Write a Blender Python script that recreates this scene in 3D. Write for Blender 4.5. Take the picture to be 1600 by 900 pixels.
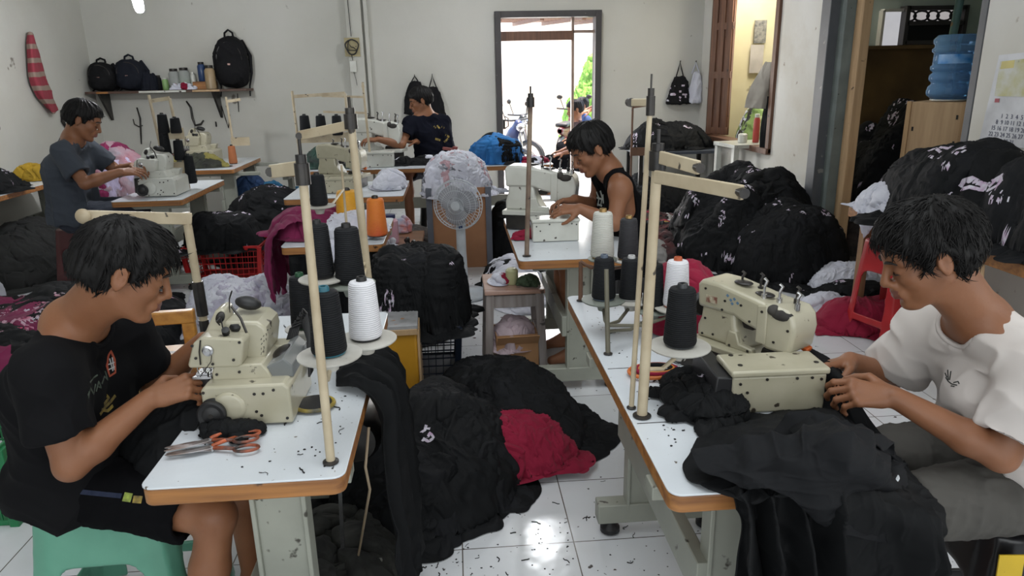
import bpy, math, random
import numpy as np
from mathutils import Vector, Matrix, Euler
C = bpy.context.scene
for _o in list(bpy.data.objects): bpy.data.objects.remove(_o)
COL = C.collection
PI = math.pi

# ------------------------------------------------------------------ camera
CAM_H = 1.62; FPX = 1120.0
_n = np.array([75, 3750, 1120.0]); _n /= np.linalg.norm(_n)
_d = np.array([-95, -332.6, 1120.0]); _d /= np.linalg.norm(_d)
_d -= _n * (_n @ _d); _d /= np.linalg.norm(_d)
_Z = -_n; _X = np.cross(_d, _Z)
RW = np.array([_X, _d, _Z])                      # camera (x right, y down, z forward) -> world
def _ray(x, y): return RW @ np.array([x - 800, y - 450, FPX])
def at(x, y, Y):                                  # point of the depth plane Y seen at a pixel of the 1600x900 photograph
    r = _ray(x, y); t = Y / r[1]; return Vector((r[0]*t, Y, CAM_H + r[2]*t))
def atx(x, y, X):
    r = _ray(x, y); t = X / r[0]; return Vector((X, r[1]*t, CAM_H + r[2]*t))
def on(x, y, z):                                  # point of the level plane z
    r = _ray(x, y); t = (z - CAM_H) / r[2]; return Vector((r[0]*t, r[1]*t, z))
def dep(p): return float(RW.T[2] @ np.array([p[0], p[1], p[2] - CAM_H]))
cam_data = bpy.data.cameras.new('camera'); cam = bpy.data.objects.new('camera', cam_data); COL.objects.link(cam)
cam_data.sensor_width = 36; cam_data.sensor_fit = 'HORIZONTAL'; cam_data.lens = 36 * FPX / 1600
cam_data.clip_start = 0.02; cam_data.clip_end = 200
_m = np.eye(4); _m[:3, 0] = RW[:, 0]; _m[:3, 1] = -RW[:, 1]; _m[:3, 2] = -RW[:, 2]; _m[2, 3] = CAM_H
cam.matrix_world = Matrix(_m.tolist())
C.camera = cam

# ------------------------------------------------------------------ light
C.view_settings.view_transform = 'Standard'; C.view_settings.look = 'None'
C.view_settings.exposure = 0.25; C.view_settings.gamma = 1.0
C.view_settings.use_curve_mapping = False
w = bpy.data.worlds.new('world'); C.world = w; w.use_nodes = True
nt = w.node_tree; nt.nodes.clear()
wo = nt.nodes.new('ShaderNodeOutputWorld'); bg = nt.nodes.new('ShaderNodeBackground'); sky = nt.nodes.new('ShaderNodeTexSky')
sky.sky_type = 'NISHITA'; sky.sun_elevation = math.radians(62); sky.sun_rotation = math.radians(20); sky.sun_disc = False
sky.dust_density = 3.0; sky.air_density = 1.2
bg.inputs['Strength'].default_value = 0.9
nt.links.new(sky.outputs[0], bg.inputs[0]); nt.links.new(bg.outputs[0], wo.inputs[0])
def lamp(name, kind, loc, energy, color=(1, 1, 1), size=None, size_y=None, aim=None, angle=None):
    l = bpy.data.lights.new(name, kind); l.energy = energy; l.color = color
    if kind == 'AREA':
        l.shape = 'RECTANGLE'; l.size = size; l.size_y = size_y or size
    elif kind == 'SUN': l.angle = angle or 0.01
    else: l.shadow_soft_size = size or 0.05
    o = bpy.data.objects.new(name, l); o.location = loc
    if aim is not None:
        o.rotation_euler = (Vector(aim) - Vector(loc)).to_track_quat('-Z', 'Y').to_euler()
    COL.objects.link(o); return o
lamp('sun', 'SUN', (2, 14, 10), 12.0, (1.0, .93, .84), aim=(0.6, 16.5, 0), angle=.02)
lamp('daylight_open_front', 'AREA', (-0.3, -1.75, 1.75), 72, (.93, .97, 1.0), 5.5, 2.3, aim=(-0.3, 6, 1.2))
lamp('overhead_fill_front', 'AREA', (0.1, 1.7, 3.5), 50, (.94, .98, 1.0), 3.0, 2.4, aim=(0.1, 1.9, 0))  # unseen overhead area light, added to brighten the front tables and floor
lamp('side_area_light', 'AREA', (3.05, 0.6, 1.5), 26, (.95, .98, 1.0), 2.0, 2.0, aim=(0, 1.6, 0.9))  # broad area light by the solid right wall, aimed across the front tables
lamp('daylight_far_door', 'AREA', (1.2, 9.42, 1.25), 48, (1.0, .98, .95), 1.0, 2.0, aim=(1.0, 0, 0.6))
lamp('side_room_fill', 'AREA', (3.75, 8.3, 2.9), 34, (1.0, .97, .88), .8, .8, aim=(4.3, 9.2, 1.2))  # fill lamp above view, added because the yellow room came out too dark
lamp('daylight_far_window', 'AREA', (3.6, 8.1, 1.7), 9, (1.0, .97, .88), 1.2, 1.4, aim=(0, 7, 0.9))

# ------------------------------------------------------------------ helpers: noise
def _hash(ix, iy, iz, s):
    h = (ix*374761393 + iy*668265263 + iz*2147483647*0 + iz*1274126177 + s*974634777) & 0xFFFFFFFF
    h = ((h ^ (h >> 13)) * 1103515245) & 0xFFFFFFFF
    h = ((h ^ (h >> 16)) * 2654435761) & 0xFFFFFFFF
    return (h ^ (h >> 15)) & 0xFFFFFFFF
def noise3(P, seed=0):                            # value noise, about -1..1; P is (...,3)
    P = np.asarray(P, dtype=np.float64); F = np.floor(P); I = F.astype(np.int64); f = P - F
    u = f*f*f*(f*(f*6 - 15) + 10)
    out = 0
    for dx in (0, 1):
        wx = u[..., 0] if dx else 1 - u[..., 0]
        for dy in (0, 1):
            wy = u[..., 1] if dy else 1 - u[..., 1]
            for dz in (0, 1):
                wz = u[..., 2] if dz else 1 - u[..., 2]
                out = out + wx*wy*wz*(_hash(I[..., 0]+dx, I[..., 1]+dy, I[..., 2]+dz, seed)/2147483648.0 - 1)
    return out
def folds(P, freq, seed=0, ax=None, octs=2):      # sharp-valleyed cloth folds 0..1
    P = np.asarray(P, dtype=np.float64)
    Q = P*freq
    if ax is not None:
        a = np.array(ax, float); a /= np.linalg.norm(a)
        Q = Q - (Q @ a)[..., None]*a*0.7
    Wp = np.stack([noise3(Q*.55 + 7.3*k, seed + k) for k in range(3)], -1)
    Q = Q + Wp*1.1
    r = 0; amp = 1; tot = 0
    for o in range(octs):
        n_ = 1 - np.sqrt(np.abs(noise3(Q*(1.9**o), seed + 11*o + 5)) + .004)*1.25
        r = r + amp*n_; tot += amp; amp *= .55
    return r/tot*1.15 + .1

def drape(P, freq, seed, ax, stretch=.2):          # long soft tension folds running along ax
    P = np.asarray(P, float); a = np.array(ax, float); a /= np.linalg.norm(a); Q = P*freq
    Q = Q - (Q @ a)[..., None]*a*(1-stretch)
    Q = Q + .45*np.stack([noise3(P*freq*.35 + 5*k, seed + k) for k in range(3)], -1)
    return (1 - np.abs(noise3(Q, seed + 9))*1.5)

# ------------------------------------------------------------------ helpers: materials
MATS = {}
def mat(name, col, rough=.6, metal=0., var=.12, vscale=6., col2=None, bump=0., bscale=40., spots=0., spotcol=(.02, .018, .015), sscale=30.,
        sheen=0., trans=0., emit=None, alpha=None, coat=0., stain=0., staincol=(.2, .15, .08), coords='Object', subsurf=0., spec=None, ior=None, wave=None):
    if name in MATS: return MATS[name]
    m = bpy.data.materials.new(name); m.use_nodes = True; t = m.node_tree; N = t.nodes; L = t.links
    b = N['Principled BSDF']; b.inputs['Roughness'].default_value = rough; b.inputs['Metallic'].default_value = metal
    tc = N.new('ShaderNodeTexCoord'); co = tc.outputs[coords]
    n1 = N.new('ShaderNodeTexNoise'); n1.inputs['Scale'].default_value = vscale; n1.inputs['Detail'].default_value = 6
    L.new(co, n1.inputs['Vector'])
    mx = N.new('ShaderNodeMix'); mx.data_type = 'RGBA'
    c2 = col2 or tuple(max(0, c*(1 - var*2.2)) for c in col)
    mr = N.new('ShaderNodeMapRange'); mr.inputs[1].default_value = .35; mr.inputs[2].default_value = .68
    L.new(n1.outputs['Fac'], mr.inputs[0]); L.new(mr.outputs[0], mx.inputs[0])
    mx.inputs[6].default_value = (*col, 1); mx.inputs[7].default_value = (*c2, 1)
    out = mx.outputs[2]
    if stain:
        n3 = N.new('ShaderNodeTexNoise'); n3.inputs['Scale'].default_value = vscale*.35; n3.inputs['Detail'].default_value = 8
        n3.inputs['Roughness'].default_value = .7; L.new(co, n3.inputs['Vector'])
        r3 = N.new('ShaderNodeMapRange'); r3.inputs[1].default_value = .55; r3.inputs[2].default_value = .75; r3.inputs[4].default_value = stain
        L.new(n3.outputs['Fac'], r3.inputs[0])
        m3 = N.new('ShaderNodeMix'); m3.data_type = 'RGBA'; L.new(r3.outputs[0], m3.inputs[0]); L.new(out, m3.inputs[6]); m3.inputs[7].default_value = (*staincol, 1)
        out = m3.outputs[2]
    if spots:
        n2 = N.new('ShaderNodeTexNoise'); n2.inputs['Scale'].default_value = sscale; n2.inputs['Detail'].default_value = 3; L.new(co, n2.inputs['Vector'])
        r2 = N.new('ShaderNodeMapRange'); r2.inputs[1].default_value = .74 - spots*.12; r2.inputs[2].default_value = .78 - spots*.12
        L.new(n2.outputs['Fac'], r2.inputs[0])
        m2 = N.new('ShaderNodeMix'); m2.data_type = 'RGBA'; L.new(r2.outputs[0], m2.inputs[0]); L.new(out, m2.inputs[6]); m2.inputs[7].default_value = (*spotcol, 1)
        out = m2.outputs[2]
    L.new(out, b.inputs['Base Color'])
    if bump:
        n4 = N.new('ShaderNodeTexNoise'); n4.inputs['Scale'].default_value = bscale; n4.inputs['Detail'].default_value = 4; L.new(co, n4.inputs['Vector'])
        bp = N.new('ShaderNodeBump'); bp.inputs['Strength'].default_value = bump; bp.inputs['Distance'].default_value = .01
        src = n4.outputs['Fac']
        if wave:
            wv = N.new('ShaderNodeTexWave'); wv.bands_direction = wave[0]; wv.inputs['Scale'].default_value = wave[1]; wv.inputs['Distortion'].default_value = wave[2]
            L.new(co, wv.inputs['Vector']); src = wv.outputs['Fac']
        L.new(src, bp.inputs['Height']); L.new(bp.outputs[0], b.inputs['Normal'])
    if sheen: b.inputs['Sheen Weight'].default_value = sheen; b.inputs['Sheen Roughness'].default_value = .5
    if trans: b.inputs['Transmission Weight'].default_value = trans
    if coat: b.inputs['Coat Weight'].default_value = coat; b.inputs['Coat Roughness'].default_value = .15
    if spec is not None: b.inputs['Specular IOR Level'].default_value = spec
    if ior: b.inputs['IOR'].default_value = ior
    if alpha is not None: b.inputs['Alpha'].default_value = alpha
    if subsurf:
        b.inputs['Subsurface Weight'].default_value = subsurf; b.inputs['Subsurface Radius'].default_value = (.6, .25, .12); b.inputs['Subsurface Scale'].default_value = .01
    if emit: b.inputs['Emission Color'].default_value = (*emit[0], 1); b.inputs['Emission Strength'].default_value = emit[1]
    MATS[name] = m; return m
def wood(name, col, col2, scale=3., rough=.45, axis='X', spots=.3):
    if name in MATS: return MATS[name]
    m = mat(name, col, rough, col2=col2, vscale=scale, spots=spots, sscale=14, spotcol=tuple(c*.25 for c in col2))
    t = m.node_tree; N = t.nodes; L = t.links
    n1 = [x for x in N if x.type == 'TEX_NOISE' and abs(x.inputs['Scale'].default_value - scale) < 1e-5][0]
    mp = N.new('ShaderNodeMapping'); s = {'X': (1, 9, 14), 'Y': (9, 1, 14), 'Z': (12, 12, 1)}[axis]; mp.inputs['Scale'].default_value = s
    L.new(N['Texture Coordinate'].outputs['Object'], mp.inputs[0]); L.new(mp.outputs[0], n1.inputs['Vector'])
    return m

def crease(m, scale=7., strength=.55, dist=.012, aniso=(1, 1, 1)):   # crumpled-cloth relief for a fabric
    t = m.node_tree; N = t.nodes; L = t.links; b = N['Principled BSDF']
    mp = N.new('ShaderNodeMapping'); mp.inputs['Scale'].default_value = aniso; L.new(N['Texture Coordinate'].outputs['Object'], mp.inputs[0])
    n = N.new('ShaderNodeTexNoise'); n.noise_type = 'RIDGED_MULTIFRACTAL'; n.inputs['Scale'].default_value = scale; n.inputs['Detail'].default_value = 3.5
    n.inputs['Roughness'].default_value = .6; n.inputs['Lacunarity'].default_value = 2.1; n.inputs['Distortion'].default_value = .9
    L.new(mp.outputs[0], n.inputs['Vector'])
    bp = N.new('ShaderNodeBump'); bp.inputs['Strength'].default_value = strength; bp.inputs['Distance'].default_value = dist
    L.new(n.outputs['Fac'], bp.inputs['Height']); L.new(bp.outputs[0], b.inputs['Normal']); return m

# ------------------------------------------------------------------ helpers: meshes
def mesh_from(name, V, F, mats, mi=None, smooth=True):
    me = bpy.data.meshes.new(name)
    V = np.asarray(V, dtype=np.float32)
    if isinstance(F, np.ndarray):
        n_ = len(F); k = F.shape[1]
        me.vertices.add(len(V)); me.vertices.foreach_set('co', V.ravel())
        me.loops.add(n_*k); me.loops.foreach_set('vertex_index', F.astype(np.int32).ravel())
        me.polygons.add(n_); me.polygons.foreach_set('loop_start', np.arange(0, n_*k, k, dtype=np.int32)); me.polygons.foreach_set('loop_total', np.full(n_, k, dtype=np.int32))
    else:
        me.from_pydata([tuple(float(c) for c in v) for v in V], [], [tuple(int(i) for i in f) for f in F])
    for m in (mats if isinstance(mats, (list, tuple)) else [mats]): me.materials.append(m)
    if mi is not None: me.polygons.foreach_set('material_index', np.asarray(mi, dtype=np.int32))
    me.polygons.foreach_set('use_smooth', np.full(len(me.polygons), bool(smooth)))
    me.update(calc_edges=True); me.validate()
    return me
def wloc(o):
    p = Vector((0, 0, 0)); R_ = Matrix.Identity(4); ch = []
    while o is not None: ch.append(o); o = o.parent
    for q in reversed(ch): R_ = R_ @ q.matrix_basis
    return R_
def link(name, me, parent=None, world=False):
    o = bpy.data.objects.new(name, me); COL.objects.link(o)
    if parent is not None:
        o.parent = parent
        if world: me.transform(wloc(parent).inverted())
    return o
def tag(o, label=None, cat=None, group=None, kind=None):
    if label: o['label'] = label
    if cat: o['category'] = cat
    if group: o['group'] = group
    if kind: o['kind'] = kind
    return o
def thing(name, label, cat, loc=(0, 0, 0), rz=0., group=None):
    o = bpy.data.objects.new(name, None); COL.objects.link(o); o.location = loc; o.rotation_euler = (0, 0, rz); o.empty_display_size = .1
    return tag(o, label, cat, group)
def copy_tree(o, loc=None, rz=None, label=None, parent=None, group=None):
    c = o.copy(); COL.objects.link(c)
    if parent is not None: c.parent = parent
    if loc is not None: c.location = loc
    if rz is not None: c.rotation_euler = (0, 0, rz)
    if label: c['label'] = label
    if group: c['group'] = group
    for ch in list(o.children): copy_tree(ch, parent=c)
    return c
class MB:
    def __init__(s, M=None): s.v = []; s.f = []; s.m = []; s.M = M or Matrix.Identity(4); s.k = 0
    def add(s, V, F, M=None):
        b = len(s.v); T = s.M @ M if M is not None else s.M
        s.v += [tuple(T @ Vector(v)) for v in V]; s.f += [tuple(i + b for i in f) for f in F]; s.m += [s.k]*len(F); return s
    def slot(s, k): s.k = k; return s
    def box(s, c, d, rot=(0, 0, 0), top=None):
        x, y, z = [q/2 for q in d]; tx, ty = (top[0]/2, top[1]/2) if top else (x, y)
        V = [(-x, -y, -z), (x, -y, -z), (x, y, -z), (-x, y, -z), (-tx, -ty, z), (tx, -ty, z), (tx, ty, z), (-tx, ty, z)]
        return s.add(V, [(3, 2, 1, 0), (4, 5, 6, 7), (0, 1, 5, 4), (1, 2, 6, 5), (2, 3, 7, 6), (3, 0, 4, 7)], Matrix.Translation(c) @ Euler(rot).to_matrix().to_4x4())
    def beam(s, a, b, w_, h_, up=(0, 0, 1)):
        a = Vector(a); b = Vector(b); d = b - a; L_ = d.length; z = d.normalized(); u = Vector(up)
        if abs(z.dot(u)) > .98: u = Vector((1, 0, 0))
        x = u.cross(z).normalized(); y = z.cross(x)
        M = Matrix((x, y, z)).transposed().to_4x4(); M.translation = (a + b)/2
        return s.add([(sx*w_/2, sy*h_/2, sz*L_/2) for sz in (-1, 1) for sx, sy in ((-1, -1), (1, -1), (1, 1), (-1, 1))],
                     [(3, 2, 1, 0), (4, 5, 6, 7), (0, 1, 5, 4), (1, 2, 6, 5), (2, 3, 7, 6), (3, 0, 4, 7)], M)
    def tube(s, pts, r, n=8, closed=False):
        pts = [Vector(p) for p in pts]; rs = r if isinstance(r, (list, tuple)) else [r]*len(pts)
        V = []; F = []; px_ = None; N_ = len(pts)
        for i, p in enumerate(pts):
            t = ((pts[(i+1) % N_] - pts[i-1]) if closed else (pts[min(i+1, N_-1)] - pts[max(i-1, 0)])).normalized()
            if px_ is None: px_ = t.orthogonal().normalized()
            px_ = (px_ - t*px_.dot(t)).normalized(); q = t.cross(px_)
            for k in range(n):
                a = 2*PI*k/n; V.append(p + (px_*math.cos(a) + q*math.sin(a))*rs[i])
        for i in range(N_ if closed else N_ - 1):
            j = (i+1) % N_
            for k in range(n): F.append((i*n+k, i*n+(k+1) % n, j*n+(k+1) % n, j*n+k))
        if not closed: F.append(tuple(range(n-1, -1, -1))); F.append(tuple((N_-1)*n + k for k in range(n)))
        return s.add(V, F)
    def lathe(s, prof, c=(0, 0, 0), n=24, rot=(0, 0, 0), sx=1, sy=1):
        V = []; F = []; m_ = len(prof)
        for r, z in prof:
            for k in range(n): a = 2*PI*k/n; V.append((r*math.cos(a)*sx, r*math.sin(a)*sy, z))
        for i in range(m_ - 1):
            for k in range(n): F.append((i*n+k, i*n+(k+1) % n, (i+1)*n+(k+1) % n, (i+1)*n+k))
        if prof[0][0] > 1e-6: F.append(tuple(range(n-1, -1, -1)))
        if prof[-1][0] > 1e-6: F.append(tuple((m_-1)*n + k for k in range(n)))
        return s.add(V, F, Matrix.Translation(c) @ Euler(rot).to_matrix().to_4x4())
    def cyl(s, a, b, r, r2=None, n=16): return s.tube([a, b], [r, r if r2 is None else r2], n)
    def prism(s, poly, h, M=None):                # polygon in the XY plane, extruded from z=0 to h
        n = len(poly)
        return s.add([(x, y, 0) for x, y in poly] + [(x, y, h) for x, y in poly],
                     [tuple(range(n-1, -1, -1)), tuple(range(n, 2*n))] + [(i, (i+1) % n, n+(i+1) % n, n+i) for i in range(n)], M)
    def ball(s, c, r, n=12, sc=(1, 1, 1), rot=(0, 0, 0)):
        return s.lathe([(r*math.sin(PI*i/n)*1., -r*math.cos(PI*i/n)) for i in range(n+1)], n=n*2).xf_last((n+1)*n*2, Matrix.Translation(c) @ Euler(rot).to_matrix().to_4x4() @ Matrix.Diagonal((*sc, 1)))
    def xf_last(s, cnt, M):
        Mi = s.M.inverted()
        for i in range(len(s.v) - cnt, len(s.v)): s.v[i] = tuple(s.M @ (M @ (Mi @ Vector(s.v[i]))))
        return s
    def build(s, name, mats, parent=None, world=False, bev=0., smooth=False, seg=2, auto=True):
        me = mesh_from(name, s.v, s.f, mats, s.m, True)
        o = link(name, me, parent, world)
        if bev:
            b_ = o.modifiers.new('bevel', 'BEVEL'); b_.width = bev; b_.segments = seg; b_.limit_method = 'ANGLE'; b_.angle_limit = math.radians(40); b_.harden_normals = False
        if not smooth and auto:
            try: me.set_sharp_from_angle(angle=math.radians(38))
            except Exception: pass
        return o
def Mzx(loc=(0, 0, 0), rot=(0, 0, 0)): return Matrix.Translation(loc) @ Euler(rot).to_matrix().to_4x4()
def frame(loc, x, z):                              # matrix with local x and z axes as given
    x = Vector(x).normalized(); z = Vector(z); z = (z - x*z.dot(x)).normalized(); y = z.cross(x)
    M = Matrix((x, y, z)).transposed().to_4x4(); M.translation = loc; return M

# ------------------------------------------------------------------ helpers: volumes (signed distances meshed by surface nets)
class Vol:
    def __init__(s, lo, hi, h):
        s.lo = np.array(lo, float); s.h = h; s.n = np.ceil((np.array(hi) - s.lo)/h).astype(int) + 1
        s.d = np.full(s.n, 1.0, np.float32)
    def _sl(s, lo, hi):
        a = np.clip(np.floor((np.array(lo) - s.lo)/s.h).astype(int), 0, s.n); b = np.clip(np.ceil((np.array(hi) - s.lo)/s.h).astype(int) + 1, 0, s.n)
        sl = tuple(slice(int(i), int(max(i, j))) for i, j in zip(a, b))
        ax = [(s.lo[k] + s.h*np.arange(sl[k].start, sl[k].stop)).astype(np.float32) for k in range(3)]
        return sl, ax[0][:, None, None], ax[1][None, :, None], ax[2][None, None, :]
    def op(s, fn, lo, hi, k, mode='add', clip=None):
        m_ = k + 3*s.h; sl, X, Y, Z = s._sl(np.array(lo) - m_, np.array(hi) + m_)
        cur = s.d[sl]
        if cur.size == 0: return s
        nd = fn(X, Y, Z)
        if clip is not None:
            for p, q in clip: nd = np.maximum(nd, (X-p[0])*q[0] + (Y-p[1])*q[1] + (Z-p[2])*q[2])
        if mode == 'add':
            if k > 0: hh = np.maximum(k - np.abs(cur - nd), 0)/k; s.d[sl] = np.minimum(cur, nd) - hh*hh*k*.25
            else: s.d[sl] = np.minimum(cur, nd)
        else:
            nd = -nd
            if k > 0: hh = np.maximum(k - np.abs(cur - nd), 0)/k; s.d[sl] = np.maximum(cur, nd) + hh*hh*k*.25
            else: s.d[sl] = np.maximum(cur, nd)
        return s
    def cone(s, a, b, ra, rb=None, k=.01, mode='add', clip=None):
        a = np.array(a, float); b = np.array(b, float); rb = ra if rb is None else rb; ab = b - a; L2 = float(ab @ ab) + 1e-12
        def fn(X, Y, Z):
            x, y, z = X - a[0], Y - a[1], Z - a[2]
            t = np.clip((x*ab[0] + y*ab[1] + z*ab[2])/L2, 0, 1)
            return np.sqrt((x - t*ab[0])**2 + (y - t*ab[1])**2 + (z - t*ab[2])**2) - (ra + (rb - ra)*t)
        r = max(ra, rb); return s.op(fn, np.minimum(a, b) - r, np.maximum(a, b) + r, k, mode, clip)
    def ell(s, c, r, R_=None, k=.01, mode='add', clip=None):
        c = np.array(c, float); r = np.array(r, float); R3 = np.eye(3) if R_ is None else np.array(R_)[:3, :3]   # columns = local axes
        def fn(X, Y, Z):
            x, y, z = X - c[0], Y - c[1], Z - c[2]
            u = [x*R3[0, i] + y*R3[1, i] + z*R3[2, i] for i in range(3)]
            k0 = np.sqrt(sum((u[i]/r[i])**2 for i in range(3))); k1 = np.sqrt(sum((u[i]/r[i]**2)**2 for i in range(3))) + 1e-9
            return k0*(k0 - 1)/k1
        e = np.abs(R3) @ r; return s.op(fn, c - e, c + e, k, mode, clip)
    def mesh(s):
        d = s.d; ins = d < 0
        n = np.array(d.shape) - 1
        cnt = np.zeros(n, np.uint8)
        for i in (0, 1):
            for j in (0, 1):
                for k in (0, 1): cnt += ins[i:i+n[0], j:j+n[1], k:k+n[2]]
        act = (cnt > 0) & (cnt < 8); idx = np.argwhere(act); cid = np.full(n, -1, np.int32); cid[act] = np.arange(len(idx))
        acc = np.zeros((len(idx), 3)); num = np.zeros(len(idx))
        corners = [(i, j, k) for i in (0, 1) for j in (0, 1) for k in (0, 1)]
        val = {c: d[idx[:, 0]+c[0], idx[:, 1]+c[1], idx[:, 2]+c[2]] for c in corners}
        for a in corners:
            for ax in range(3):
                if a[ax]: continue
                b = list(a); b[ax] = 1; b = tuple(b)
                va, vb = val[a], val[b]; m_ = (va < 0) != (vb < 0); t = np.where(m_, va/np.where(va == vb, 1, va - vb), 0)
                p = np.tile(np.array(a, float), (len(idx), 1)); p[:, ax] += t
                acc += p*m_[:, None]; num += m_
        V = s.lo + s.h*(idx + acc/num[:, None])
        Fs = []
        for ax in range(3):
            o1, o2 = (ax+1) % 3, (ax+2) % 3
            sl0 = [slice(None)]*3; sl1 = [slice(None)]*3; sl0[ax] = slice(0, -1); sl1[ax] = slice(1, None)
            e = ins[tuple(sl0)] != ins[tuple(sl1)]; E = np.argwhere(e)
            E = E[(E[:, o1] > 0) & (E[:, o2] > 0) & (E[:, o1] < n[o1]) & (E[:, o2] < n[o2])]
            inside = ins[E[:, 0], E[:, 1], E[:, 2]]
            def g(a, b):
                q = E.copy(); q[:, o1] -= a; q[:, o2] -= b; return cid[q[:, 0], q[:, 1], q[:, 2]]
            Q = np.stack([g(1, 1), g(0, 1), g(0, 0), g(1, 0)], 1); Q[~inside] = Q[~inside][:, ::-1]; Fs.append(Q)
        return V, np.concatenate(Fs)
def vnormals(V, F):
    N_ = np.zeros_like(V); a = V[F[:, 0]]; c = V[F[:, 2]]; b = V[F[:, 1]]; d = V[F[:, 3 % F.shape[1]]]
    fn = np.cross(c - a, d - b) if F.shape[1] == 4 else np.cross(b - a, c - a)
    for k in range(F.shape[1]): np.add.at(N_, F[:, k], fn)
    return N_/(np.linalg.norm(N_, axis=1, keepdims=True) + 1e-12)
def relax(V, F, it=2, lam=.5):
    for _ in range(it):
        S = np.zeros_like(V); c = np.zeros(len(V)); K = F.shape[1]
        for k in range(K): np.add.at(S, F[:, k], V[F[:, (k+1) % K]]); np.add.at(S, F[:, (k+1) % K], V[F[:, k]]); np.add.at(c, F[:, k], 1); np.add.at(c, F[:, (k+1) % K], 1)
        V = V + lam*(S/np.maximum(c, 1)[:, None] - V)
    return V
# ------------------------------------------------------------------ materials used all over
M_WALL = mat('wall_paint', (.56, .555, .515), .85, vscale=.9, col2=(.49, .485, .44), spots=.18, sscale=5.5, spotcol=(.22, .2, .17), bump=.12, bscale=18, stain=.35, staincol=(.46, .42, .34))
M_COLUMN = mat('column_paint', (.66, .65, .61), .8, vscale=1.4, col2=(.58, .56, .5), spots=.2, sscale=9, spotcol=(.35, .3, .24), stain=.5, staincol=(.45, .38, .28), bump=.1, bscale=12)
M_PLINTH = mat('grey_plinth_paint', (.36, .38, .38), .8, spots=.3, sscale=14, spotcol=(.2, .2, .2))
M_YWALL = mat('yellow_wall_paint', (.74, .68, .48), .85, vscale=1.5, col2=(.64, .56, .36), spots=.3, sscale=4, spotcol=(.4, .34, .22))
M_MINT = mat('mint_wall_paint', (.50, .57, .53), .85, vscale=1.2, col2=(.42, .49, .45), spots=.3, sscale=7, spotcol=(.2, .18, .14))
M_CEIL = mat('ceiling_paint', (.62, .62, .6), .9)
M_FRAME = mat('dark_grey_frame', (.055, .05, .052), .55, vscale=3, spots=.2, sscale=40, spotcol=(.2, .18, .16))
M_SLATE = mat('slate_grey_frame_paint', (.10, .105, .115), .5, vscale=3, spots=.5, sscale=10, spotcol=(.25, .24, .22))
M_BROWN = wood('brown_shutter_wood', (.16, .075, .042), (.085, .038, .022), 2.5, .5, 'Z')
M_ORANGE = wood('orange_edge_wood', (.40, .175, .05), (.20, .08, .026), 3.5, .38, 'X')
M_PALEWOOD = wood('pale_plywood', (.50, .34, .19), (.40, .26, .14), 2.5, .6, 'Z')
M_BAMBOO = mat('cream_painted_pole', (.55, .47, .33), .45, vscale=9, col2=(.40, .32, .21), spots=.6, sscale=22, spotcol=(.06, .05, .04))
M_LAM = mat('white_laminate', (.67, .71, .75), .22, vscale=2, col2=(.62, .66, .70), spots=.35, sscale=55, spotcol=(.14, .12, .1), bump=.05, bscale=60, stain=.25, staincol=(.45, .44, .42))
M_STEEL = mat('grey_green_stand_steel', (.33, .34, .29), .5, vscale=4, col2=(.26, .27, .23), spots=.55, sscale=18, spotcol=(.05, .045, .035), metal=.1)
M_RUB = mat('black_rubber', (.012, .012, .013), .5)
M_CREAM = mat('cream_machine_enamel', (.47, .44, .335), .28, vscale=5, col2=(.37, .345, .245), spots=.6, sscale=26, spotcol=(.05, .04, .03), coat=.3, stain=.3, staincol=(.3, .25, .15))
M_WHITEM = mat('white_machine_enamel', (.62, .63, .58), .3, vscale=5, col2=(.5, .5, .45), spots=.5, sscale=26, spotcol=(.06, .05, .04), coat=.3)
M_DARK = mat('oily_black_metal', (.02, .019, .02), .35, metal=.4, vscale=20, col2=(.045, .04, .035))
M_CHROME = mat('worn_chrome', (.55, .55, .56), .25, metal=.95, vscale=20)
M_BLACKYARN = mat('black_yarn', (.009, .010, .012), .75, bump=.35, wave=('Z', 60, 1.5), spec=.25, var=.1)
M_WHITEYARN = mat('white_yarn', (.74, .74, .78), .7, bump=.35, wave=('Z', 60, 1.5), var=.05)
M_GREYYARN = mat('grey_white_yarn', (.55, .55, .5), .7, bump=.35, wave=('Z', 60, 1.5), var=.1)
M_TEAL = mat('teal_plastic_core', (.03, .16, .22), .4)
M_BCLOTH = mat('black_jersey', (.0072, .0078, .0088), .74, vscale=3, col2=(.0052, .0058, .0066), spec=.16, bump=.15, bscale=350)
M_BCLOTH2 = mat('faded_black_jersey', (.0105, .0112, .0130), .76, vscale=3, spec=.16)
M_PRINT = mat('white_ink_print', (.62, .62, .68), .8, vscale=40, col2=(.45, .3, .45))
M_RED = mat('maroon_jersey', (.26, .012, .04), .85, vscale=5, col2=(.19, .008, .028), sheen=.05, spec=.2)
M_PURPLE = mat('magenta_jersey', (.20, .02, .075), .85, vscale=5, col2=(.14, .014, .055), sheen=.05, spec=.2)
M_WCLOTH = mat('white_cotton', (.66, .67, .74), .9, vscale=4, col2=(.52, .53, .62), sheen=.05)
M_BLUEC = mat('blue_jersey', (.02, .16, .42), .85, vscale=5, col2=(.012, .09, .27))
M_LILAC = mat('lilac_cotton', (.52, .46, .62), .9, vscale=5, col2=(.42, .36, .52))

for _c in (M_BCLOTH, M_BCLOTH2, M_RED, M_PURPLE, M_WCLOTH, M_BLUEC, M_LILAC): crease(_c, 7.5, .75, .02)
def struct(name, mb, m, bev=0.):
    o = mb.build(name, m, bev=bev); o['kind'] = 'structure'; return o
XL, XR, YF, YN, ZC = -4.27, 3.17, 9.3, -1.9, 3.6
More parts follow.
